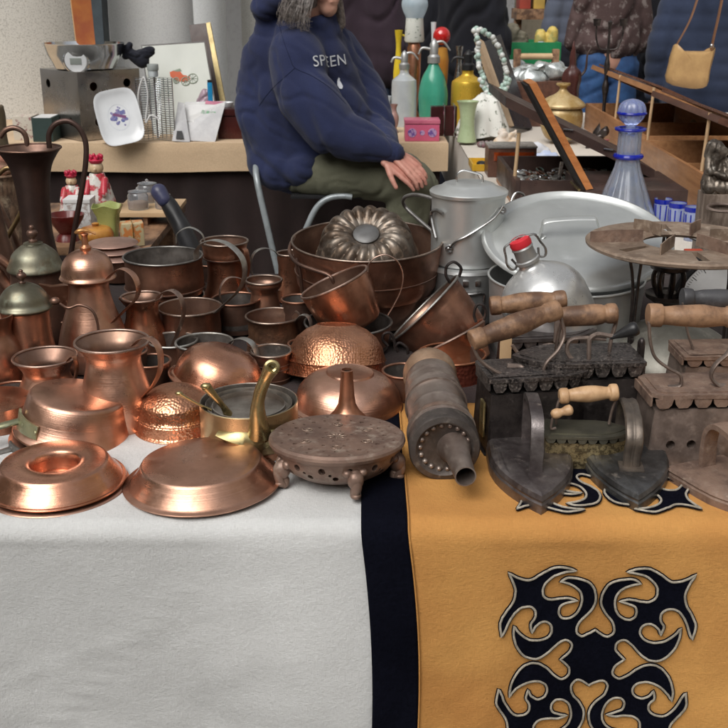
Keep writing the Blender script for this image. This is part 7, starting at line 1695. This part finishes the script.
for i, (cx, cy, yy) in enumerate(((677, 203, 2.98), (693, 207, 2.9), (662, 199, 3.1))):
    A = At(cx, yy, TOP, 215); s = A.s; t = thing('tumbler', ['cut glass tumbler with cobalt rim, left of the statue base, middle of three', 'cut glass tumbler with cobalt rim nearest the bronze statue', 'cut glass tumbler with cobalt rim nearest the huge lid'][i], 'glass', A.loc, group='cobalt rimmed tumblers'); h = A.H(cy)
    MB().lathe([(0, 0), (6.5 * s, 0), (7 * s, h * .3), (8.5 * s, h), (7.8 * s, h), (6.4 * s, h * .3), (5.8 * s, .008), (0, .008)], 40, flute=lambda a, r, z: 1 + .05 * abs(cos(a * 5))).build('body', mat('glass_bluish', (.6, .68, .9), (.5, .58, .85), .06, 0, 30, trans=.6), t)
    MB().lathe([(8.6 * s, h - .012), (8.9 * s, h - .01), (8.9 * s, h + .001), (8.5 * s, h + .001), (8.5 * s, h - .012)], 40).build('blue_rim', M_cobalt, t)
    for k in range(9):
        a = 2 * pi * k / 9; MB().tube([(7.2 * s * cos(a), 7.2 * s * sin(a), h * .2), (8.3 * s * cos(a), 8.3 * s * sin(a), h * .8)], .0022, 5).build('blue_line', M_cobalt, t)
t = thing('saucer', 'white china saucer peeping out behind the huge aluminium lid', 'saucer', (aty(656, 203, 3.2).x, 3.25, TOP)); MB().lathe([(0, .004), (.03, .004), (.06, .012), (.075, .022), (.076, .024), (.055, .016), (.03, .008), (0, .008)], 48).build('body', M_white, t)

# bronze figure on a carved stand
Yb = 2.62; A = At(716, Yb, TOP, 200); s = A.s; zs = A.H(192)
m_br = mat('bronze_dark', (.2, .17, .14), (.07, .058, .048), .42, .7, 20, lo=.42, hi=.58, bump=.5, bs=70, dust=(.3, .28, .25), dustamt=.3)
t = thing('carved_stand', 'grey brown carved pedestal with an oval ring at the right edge', 'stand', A.loc)
MB().box((0, 0, zs / 2), (30 * s, .07, zs), bev=.004).dent(.002, 30).build('body', mat('wood_grey', (.24, .19, .155), (.11, .08, .062), .55, .1, 22, bump=.7, bs=60, grain=(3, 3, .6)), t)
mb = MB(); mb.tube([(16 * s * cos(k * pi / 20), -.045 - .025 * sin(k * pi / 20) * -1 - .02, zs * .86 + .004 * sin(k * pi / 20)) for k in range(40)], .004, 8, closed=True); mb.build('ring', M_ibr, t)
t = thing('bronze_figure', 'dark bronze draped figure bowing its head on the carved pedestal', 'statue', A.loc + Vector((0, 0, zs + .001))); h = A.H(142) - zs
mb = MB(); k = h
capsule(mb, (-.012, 0, .02), .03, (-.012, 0, k * .45), .022); capsule(mb, (.01, 0, .02), .028, (-.01, 0, k * .5), .02); capsule(mb, (-.01, 0, k * .5), .022, (-.014, -.004, k * .72), .018)
capsule(mb, (-.014, -.004, k * .86), .0195, (-.002, -.008, k * .8), .015); capsule(mb, (-.02, 0, k * .9), .017, (-.026, .005, k * .72), .013)
capsule(mb, (-.028, 0, k * .68), .011, (-.03, -.015, k * .45), .009); capsule(mb, (-.03, -.015, k * .45), .009, (.004, -.03, k * .34), .007); capsule(mb, (.004, .0, k * .66), .011, (.024, -.012, k * .48), .009); capsule(mb, (.024, -.012, k * .48), .009, (.012, -.03, k * .32), .007)
capsule(mb, (-.02, -.01, .012), .02, (.028, -.02, .012), .016)
organic('body', mb, .0028, m_br, t, 3, folds(.0035, 45, (0, 0, 1), 4, .3))

# glassware and ornaments along the far end of the back table
def siphon(cx, Y, r, ytop, ysh, yb_, mglass, mhead, label, bottom=None, torpedo=False, hcol=None):
    A = At(cx, Y, TOP, 100); s = A.s; t = thing('soda_siphon', label, 'siphon', A.loc, group='soda siphons')
    if torpedo: pr = [(0, 0), (r * .8 * s, 0), (r * s, A.H(yb_ - 12)), (r * s, A.H(ysh + 26)), (r * .8 * s, A.H(ysh + 12)), (r * .45 * s, A.H(ysh + 2)), (r * .3 * s, A.H(ysh - 3))]
    else: pr = [(0, 0), (r * .95 * s, 0), (r * s, .01), (r * s, A.H(ysh + 10)), (r * .85 * s, A.H(ysh + 4)), (r * .4 * s, A.H(ysh - 1)), (r * .36 * s, A.H(ysh - 6))]
    MB().lathe([(v.x, v.y) for v in cat([(a, b, 0) for a, b in pr], 4)] + [(0, pr[-1][1])], 40).build('bottle', mglass, t)
    z0 = pr[-1][1]; zt = A.H(ytop); hh = zt - z0
    MB().lathe([(0, z0), (r * .42 * s, z0), (r * .42 * s, z0 + hh * .25), (r * .28 * s, z0 + hh * .35), (r * .3 * s, z0 + hh * .75), (r * .16 * s, z0 + hh * .9), (0, zt)], 24).build('head', mhead, t)
    mb = MB(); mb.tube(cat([(-r * .2 * s, 0, z0 + hh * .55), (-r * .8 * s, 0, z0 + hh * .6), (-r * 1.05 * s, 0, z0 + hh * .35)], 4), [.008, .005], 8); mb.build('spout', mhead, t)
    mb = MB(); mb.tube(cat([(0, 0, z0 + hh * .8), (r * .6 * s, 0, z0 + hh * .85), (r * 1.1 * s, 0, z0 + hh * .5)], 4), [.007, .004], 8); mb.build('lever', mhead, t); return t
siphon(404, 5.35, 12.5, 50, 75, 122, M_glassr, M_alud, 'clear glass soda siphon with grey metal head')
siphon(433, 5.3, 14.5, 38, 66, 115, M_glassg, M_alud, 'green torpedo shaped soda siphon with tall grey head', torpedo=True)
siphon(467, 5.35, 16, 49, 76, 122, M_gold, M_black, 'gold coloured soda siphon with black head')
A = At(414, 5.48, TOP, 60); s = A.s; t = thing('oil_lamp', 'oil lamp with flowered white shade and glass chimney behind the siphons', 'lamp', A.loc)
MB().lathe([(0, 0), (10 * s, 0), (8 * s, .02), (4 * s, .06), (7 * s, A.H(72)), (7 * s, A.H(48)), (5 * s, A.H(42)), (0, A.H(42))], 32).build('base', M_cm, t)
MB().lathe([(9 * s, A.H(42)), (10 * s, A.H(40)), (8.5 * s, A.H(18)), (7.8 * s, A.H(18)), (9 * s, A.H(41))], 40).build('shade', mat('shade_flowers', (.62, .64, .6), (.15, .2, .16), .4, 0, 60, lo=.58, hi=.62), t)
MB().lathe([(v.x * s, v.y) for v in cat([(r, A.H(y), 0) for r, y in ((8, 19), (12, 10), (13, 2), (9, -10), (6, -22), (6, -34))], 4)], 36).build('chimney', mat('glass_milky', (.7, .82, .9), (.6, .74, .84), .12, 0, 8, trans=.5), t)
A = At(442, 5.5, TOP, 60); s = A.s; t = thing('glass_ornament', 'amber glass ornament with glossy red ball top behind the green siphon', 'ornament', A.loc)
MB().lathe([(0, 0), (8 * s, 0), (6 * s, .03), (4 * s, .1), (6 * s, A.H(80)), (7 * s, A.H(60)), (5 * s, A.H(48)), (0, A.H(46))], 32).build('body', mat('glass_amber', (.6, .3, .06), (.5, .2, .04), .1, 0, 10, trans=.3), t)
MB().ell((-1 * s, 0, A.H(36)), (9 * s, 9 * s, 9 * s)).build('ball', mat('glass_red', (.5, .015, .015), (.45, .01, .01), .08, coat=1), t)
for px, py, r, H_, m, nm, lb in ((398, 30, 5, 28, mat('enamel_yellow', (.62, .46, .03), (.5, .36, .02), .3), 'pitcher', 'yellow enamel pitcher beside the oil lamp'), (432, 22, 3.5, 30, M_white, 'candlestick', 'white turned candlestick behind the red ball ornament'), (388, 96, 5, 26, M_glassr, 'glass', 'clear pressed glass at the elbow of the seated person'), (394, 104, 5, 22, mat('glass_pinkish', (.6, .4, .35), (.5, .3, .28), .15, trans=.4), 'glass', 'small pinkish glass beside the clear siphon'), (483, 66, 8, 40, M_chrome, 'carafe', 'bright metal carafe by the string of pale beads'), (458, 46, 5, 36, M_steel, 'candlestick', 'slim metal candlestick right of the red ball ornament')):
    Y = 5.5 if py < 90 else 5.1; A = At(px, Y, TOP, 100); s = A.s; t = thing(nm, lb, nm, A.loc); zt = A.H(py)
    MB().lathe([(v.x, v.y) for v in cat([(0, 0, 0), (r * s, 0, 0), (r * s * .6, .02, 0), (r * s * .9, zt * .3, 0), (r * s, zt * .55, 0), (r * .5 * s, zt * .8, 0), (r * .8 * s, zt, 0)], 4)] + [(r * .6 * s, zt), (r * .35 * s, zt * .8), (0, zt * .7)], 28).build('body', m, t)
    if nm == 'pitcher':
        mb = MB(); mb.tube(cat([(r * .7 * s, 0, zt * .95), (r * 2 * s, 0, zt * .9), (r * 1.9 * s, 0, zt * .7), (r * .9 * s, 0, zt * .5)], 5), .005, 8); mb.build('handle', m, t)
# pink tin
t = thing('tin', 'pink tin with violet medallions at the corner of the back table', 'tin', (aty(422, 138, 4.82).x, 4.86, TOP + .001)); s = scl(Vector(t.location)); hp_ = aty(422, 120, 4.82).z - TOP
MB().box((0, 0, hp_ * .4), (34 * s, .11, hp_ * .8), bev=.004).build('body', mat('tin_pink', (.6, .12, .22), (.5, .09, .17), .35), t); MB().box((0, 0, hp_ * .91), (35 * s, .115, hp_ * .18), bev=.003).build('lid', mat('tin_pink2', (.62, .17, .25), (.5, .12, .2), .35), t)
for g in (-10, 0, 10): MB().lathe([(0, 0), (4.4 * s if g else 2.5 * s, 0), (4.2 * s if g else 2.4 * s, .001), (0, .001)], 28, Matrix.Translation((g * s, -.0555, hp_ * .4)) @ Matrix.Rotation(pi / 2, 4, 'X')).build('medallion', mat('medallion', (.45, .3, .5), (.15, .08, .3), .4, 0, 70, lo=.46, hi=.54), t)
# dark case with chrome stand
t = thing('photo_case', 'dark red case held in a chrome stand beside the pink tin', 'case', (aty(443, 138, 5.0).x, 5.0, TOP + .001)); s = scl(Vector(t.location)); hp_ = aty(443, 106, 5.0).z - TOP
MB().box((0, 0, hp_ / 2), (26 * s, .05, hp_), bev=.006).build('case', mat('case_darkred', (.05, .012, .012), (.03, .008, .008), .25), t)
for x in (0, 10): MB().tube([(x * s, -.034, .0), (x * s, -.034, hp_ * 1.05), (x * s, .02, hp_ * 1.06)], .004, 8).build('stand_wire', M_chrome, t)
# vase and doily
A = At(467, 4.72, TOP, 130); s = A.s; t = thing('vase', 'pale green glazed vase at the front of the pale cloth', 'vase', A.loc)
MB().lathe([(v.x * s, v.y) for v in cat([(r, A.H(y), 0) for r, y in ((0, 142), (9, 142), (9.5, 139), (7.5, 128), (7.5, 115), (9, 106), (11, 101))], 4)] + [(10 * s, A.H(101)), (7 * s, A.H(112)), (0, A.H(120))], 40).build('body', mat('glaze_palegreen', (.42, .5, .3), (.36, .44, .26), .3), t)
pc = aty(485, 118, 4.78); s = scl(pc); t = thing('doily', 'white embroidered doily draped over a bowl beside the pale green vase', 'doily', (pc.x, 4.85, TOP)); H_ = aty(485, 97, 4.78).z - TOP
rg = []
for k, z in ((2, H_), (9, H_ * .97), (16, H_ * .86), (21, H_ * .62), (25, H_ * .36), (28, H_ * .1)):
    rg.append([((k * (1 + .12 * sin(a * 7 + 1) * (k / 28) ** 2)) * s * cos(a) * .95, (k * (1 + .12 * sin(a * 7 + 1) * (k / 28) ** 2)) * s * sin(a) * .8, z + .008 * sin(a * 3 + k * .2)) for a in [2 * pi * i / 84 for i in range(84)]])
MB().loft(rg).build('cloth', mat('embroidery', (.68, .68, .64), (.16, .18, .14), .8, 0, 38, lo=.57, hi=.62, bump=.3, bs=200), t)
# doll-like tan and white bits
def lump(name, label, catg, px, py, Y, caps, m, vox=.006, fold=.006):
    p = aty(px, py, Y); p.z = TOP; s = scl(aty(px, py, Y)); mb = MB()
    for a, ra, b_, rb in caps: capsule(mb, Vector(a) * s, ra * s, Vector(b_) * s, rb * s)
    o = organic(name, mb, vox, m, None, 2, folds(fold, 24, (1, 0, 0), px, .5)); o.location = p; tag(o, label, catg); return o
lump('doll', 'tan and cream soft doll lying between the doily and the amber box', 'doll', 505, 150, 4.5, (((-6, 0, 8), 7, (6, 0, 6), 6), ((8, 0, 10), 5, (13, 0, 4), 4), ((-3, 0, 18), 5, (-4, 0, 12), 4), ((4, 0, 14), 3, (9, -3, 20), 2.5)), mat('doll_cloth', (.6, .45, .3), (.62, .56, .5), .8, 0, 20))
lump('napkin', 'white crumpled napkin behind the amber fronted box', 'napkin', 527, 150, 4.35, (((-8, 0, 5), 7, (8, 0, 4), 6), ((10, 0, 9), 6, (18, 0, 5), 5), ((0, 0, 12), 4, (6, 0, 10), 4)), mat('cloth_white', (.64, .64, .64), (.5, .52, .58), .8, 0, 20))
lump('napkin', 'pale blue crumpled cloth beside the white napkin', 'napkin', 546, 150, 4.2, (((-8, 0, 4), 6, (8, 0, 4), 6), ((0, 0, 8), 5, (8, 0, 8), 4)), mat('cloth_paleblue', (.38, .45, .66), (.5, .55, .66), .8, 0, 20))
t = thing('bracelet', 'dark red and grey bead bracelet in front of the doily', 'bracelet', onz(492, 147, TOP)); mb = MB()
for k in range(16): mb.ell((.055 * cos(k * pi / 8), .035 * sin(k * pi / 8), .012), (.011,) * 3, seg=10, rings=8)
mb.build('beads', mat('bead_plum', (.16, .05, .07), (.2, .2, .19), .2, 0, 60), t)
# dark mirror frame hung with pale beads
Ym = 5.0; b = aty(512, 128, Ym); b.z = TOP; t = thing('leaning_frame', 'dark panel in a pale wooden frame leaning diagonally behind the doily', 'frame', b)
def sl(name, c4, th, m):
    c = [aty(x, y, Ym + d) - b for x, y, d in c4]; return quadslab(MB(), c, th).build(name, m, t, smooth=False)
sl('panel', [(480, 44, .12), (510, 128, .0), (529, 130, .2), (497, 36, .3)], .02, mat('panel_dark', (.04, .042, .05), (.03, .03, .036), .3))
sl('frame', [(474, 40, .11), (504, 128, -.01), (510, 128, .0), (480, 44, .12)], .03, mat('frame_pale', (.45, .33, .22), (.36, .26, .17), .45))
t = thing('bead_string', 'long string of pale green and white beads hanging over the leaning frame', 'beads', aty(497, 50, 4.95)); b = Vector(t.location); mb = MB(); rr = random.Random(9)
for L in ([(474, 30), (480, 30), (490, 36), (498, 46), (502, 58), (507, 72), (505, 84), (498, 94), (490, 104), (482, 96)], [(476, 32), (478, 46), (478, 60), (482, 74), (486, 88), (492, 98)], [(480, 80), (486, 92), (484, 102), (494, 104), (504, 92), (508, 80)]):
    P = cat([aty(x, y, 4.9) - b for x, y in L], 5)
    for p in P: mb.ell(p + Vector((rr.uniform(-.004, .004), rr.uniform(-.01, .01), rr.uniform(-.004, .004))), (.0125,) * 3, mi=rr.randrange(2), seg=10, rings=8)
mb.build('beads', [mat('bead_white', (.66, .68, .66), rough=.2), mat('bead_green', (.42, .56, .5), rough=.2)], t)
# tool tray with round wooden handle
Yt = 5.45; p = aty(533, 100, Yt); t = thing('tool_carrier', 'dark wooden carrier with a pale round handle and two tall uprights', 'carrier', (p.x, Yt, TOP)); s = scl(p)
zt = aty(533, 49, Yt).z - TOP; zb2 = aty(533, 79, Yt).z - TOP
MB().box((0, -.0, zb2 / 2), (56 * s, .28, zb2), bev=.004).build('box', m_caseb, t)
for g, x in ((-1, -18), (1, 20)): MB().box((x * s, .0, (zt + zb2) / 2 - .0), (7 * s, .03, zt - zb2), bev=.006).build('upright', M_wdk, t)
MB().tube([(-20 * s, 0, zt - .035), (22 * s, 0, zt - .035)], .015, 12).build('handle', M_wpale, t)
mb = MB(); rr = random.Random(4)
for k in range(60):
    c = Vector((rr.uniform(-20, 22) * s, rr.uniform(-.1, .1), zb2 + rr.uniform(.005, .06))); a = rr.uniform(-.8, .8); d = Vector((cos(a), rr.uniform(-.3, .3), sin(a) * .6)); mb.tube([c - d * .05, c + d * .05], 1, 6, flat=(.002, .01))
for k in range(14):
    mb.ell((rr.uniform(-20, 22) * s, rr.uniform(-.1, .05), zb2 + rr.uniform(.0, .05)), (rr.uniform(.04, .07), .04, rr.uniform(.03, .05)), seg=14, rings=10)
mb.dent(.02, 18)
o = mb.build('cutlery', [mat('film_silver', (.62, .66, .66), (.4, .43, .42), .25, .5, 30)]); o.location = t.location; tag(o, 'pile of silvery wrapped cutlery heaped in the dark wooden carrier', 'cutlery', None, 'stuff')
# gold jar
A = At(562, 4.75, TOP, 110); s = A.s; t = thing('gilt_jar', 'cream and gold lidded jar behind the long dark lid', 'jar', A.loc)
m_g = mat('gilt_cream', (.55, .42, .22), (.36, .23, .08), .3, .2, 14)
MB().lathe([(v.x * s, v.y) for v in cat([(r, A.H(y), 0) for r, y in ((0, 139), (13, 139), (20, 128), (21, 114), (19, 108))], 4)] + [(0, A.H(108))], 44).build('body', m_g, t)
ld = MB().lathe([(v.x * s, v.y) for v in cat([(r, A.H(y), 0) for r, y in ((22, 107), (23, 104), (16, 98), (8, 94), (4, 90), (4, 87), (7, 85), (7, 83))], 4)] + [(0, A.H(82.5))], 44).build('lid', m_g, t)
# wine coloured vase
A = At(571, 5.2, TOP, 90); s = A.s; t = thing('vase', 'dark wine red carved vase with figure finial right of the wooden carrier', 'vase', A.loc)
MB().lathe([(v.x * s, v.y) for v in cat([(r, A.H(y), 0) for r, y in ((0, 126), (7, 126), (8, 110), (7.5, 90), (9, 80), (8, 72), (3.5, 66), (3, 58), (1.5, 46), (0, 40))], 4)], 32, flute=lambda a, r, z: 1 + .07 * cos(a * 6)).dent(.004, 30).build('body', mat('lacquer_wine', (.09, .03, .025), (.05, .018, .016), .3), t)
MB().tube(cat([(6 * s, 0, A.H(78)), (13 * s, 0, A.H(70)), (14 * s, 0, A.H(55)), (17 * s, 0, A.H(48))], 5), [.007, .003], 8).build('arm', M_wdark2, t)
lump('bronze_animal', 'small black bronze animal standing left of the far display case', 'figurine', 594, 126, 4.6, (((-5, 0, 5), 2, (-5, 0, 0), 2), ((5, 0, 5), 2, (5, 0, 0), 2), ((-6, 0, 9), 5, (6, 0, 10), 4.5), ((6, 0, 11), 4, (11, -2, 17), 4), ((-8, 0, 12), 3, (-12, 0, 16), 1.6), ((11, -2, 19), 2, (12, -2, 21), 1.4)), M_iblk, .004, .003)
# wrought candelabrum in front of the mottled jacket
A = At(606, 4.9, TOP, 80); s = A.s; t = thing('candelabrum', 'black iron candelabrum standing before the shopper in mottled jacket', 'candelabrum', A.loc)
MB().lathe([(v.x * s, v.y) for v in cat([(r, A.H(y), 0) for r, y in ((0, 134), (9, 134), (8, 130), (2.5, 120), (1.8, 100), (3.5, 88), (1.8, 78), (3, 66), (1.5, 55), (1.3, 30), (2.4, 22))], 4)] + [(0, A.H(20))], 24).build('stem', M_iblk, t)
for g in (-1, 1):
    MB().tube(cat([(0, 0, A.H(50)), (g * 9 * s, 0, A.H(48)), (g * 13 * s, 0, A.H(36)), (g * 13 * s, 0, A.H(25))], 5), .0038, 8).build('arm', M_iblk, t); MB().lathe([(0, 0), (3 * s, 0), (4 * s, .03), (3.2 * s, .03), (0, .02)], 16, Matrix.Translation((g * 13 * s, 0, A.H(26)))).build('cup', M_iblk, t)
# second long black rail resting on the sticks
# ------------------------------------------------------------------ far table: green crates and goods
def crate(label, cx, Y, wpx, ytop, m, z0=TOP, name='crate'):
    p = aty(cx, ytop, Y); s = scl(p); t = thing(name, label, 'crate', (p.x, Y, z0 + .001)); h = p.z - z0; wx = wpx * s
    for z in (0,): MB().box((0, 0, .008), (wx - .02, .34, .014)).build('base', m, t, smooth=False)
    for g in (-1, 1): MB().box((0, g * .17, h / 2), (wx, .014, h), bev=.004).build('side', m, t); MB().box((g * (wx / 2 - .008), 0, h / 2), (.014, .324, h - .002), bev=.004).build('end', m, t)
    return t, s, h
m_gr = mat('plastic_green', (.02, .24, .09), (.015, .19, .07), .4, 0, 6)
crate('green plastic crate behind the wooden carrier', 529, 7.45, 56, 41, m_gr); crate('green plastic crate beside the plum jacket', 392, 7.3, 18, 58, m_gr)
rr = random.Random(2)
lump('bag', 'yellow and cream striped bags standing in the green crate', 'bag', 543, 60, 7.45, (((-6, 0, 8), 7, (-4, 0, 50), 5), ((6, 0, 8), 7, (8, 0, 52), 5)), mat('stripe_yellow', (.6, .45, .12), (.4, .36, .12), .6, 0, 14, lo=.48, hi=.52), .012, .01)
lump('bag', 'pale blue film bundles lying in the green crate', 'bag', 533, 60, 7.4, (((-14, -6, 30), 8, (6, -6, 36), 8), ((8, -6, 32), 7, (16, -6, 36), 6)), mat('film_blue', (.45, .55, .6), (.3, .38, .42), .3, 0, 20), .012, .012)
lump('bag', 'grey crumpled bag left of the yellow bags', 'bag', 516, 60, 7.5, (((-8, 0, 8), 9, (-6, 0, 52), 8), ((4, 0, 8), 8, (4, 0, 44), 7)), mat('bag_khaki', (.2, .18, .13), (.12, .11, .08), .7, 0, 14), .012, .012)
t = thing('shelf', 'brown wooden shelf board on posts behind the green crate', 'shelf', (aty(538, 14, 8.0).x, 8.05, 0)); s = scl(aty(538, 14, 8.0)); z_ = aty(538, 14, 8.0).z
MB().box((0, 0, z_), (46 * s, .3, .07), bev=.004).build('board', M_wdk, t)
for g in (-1, 1): MB().box((g * 19 * s, 0, z_ / 2 - .02), (.05, .05, z_ - .04)).build('post', M_wdk, t, smooth=False)
for i, (px, m, lb) in enumerate(((524, mat('bk_red', (.35, .06, .04)), 'red box on the brown shelf'), (538, mat('bk_yel', (.6, .4, .1)), 'yellow box in the middle of the brown shelf'), (551, mat('bk_grey', (.3, .3, .3)), 'grey box at the right of the brown shelf'))):
    o = MB().box((0, 0, .09), (11 * s, .2, .18), bev=.006).build('box', m); o.location = (aty(px, 10, 8.0).x, 8.05, z_ + .036); tag(o, lb, 'box')
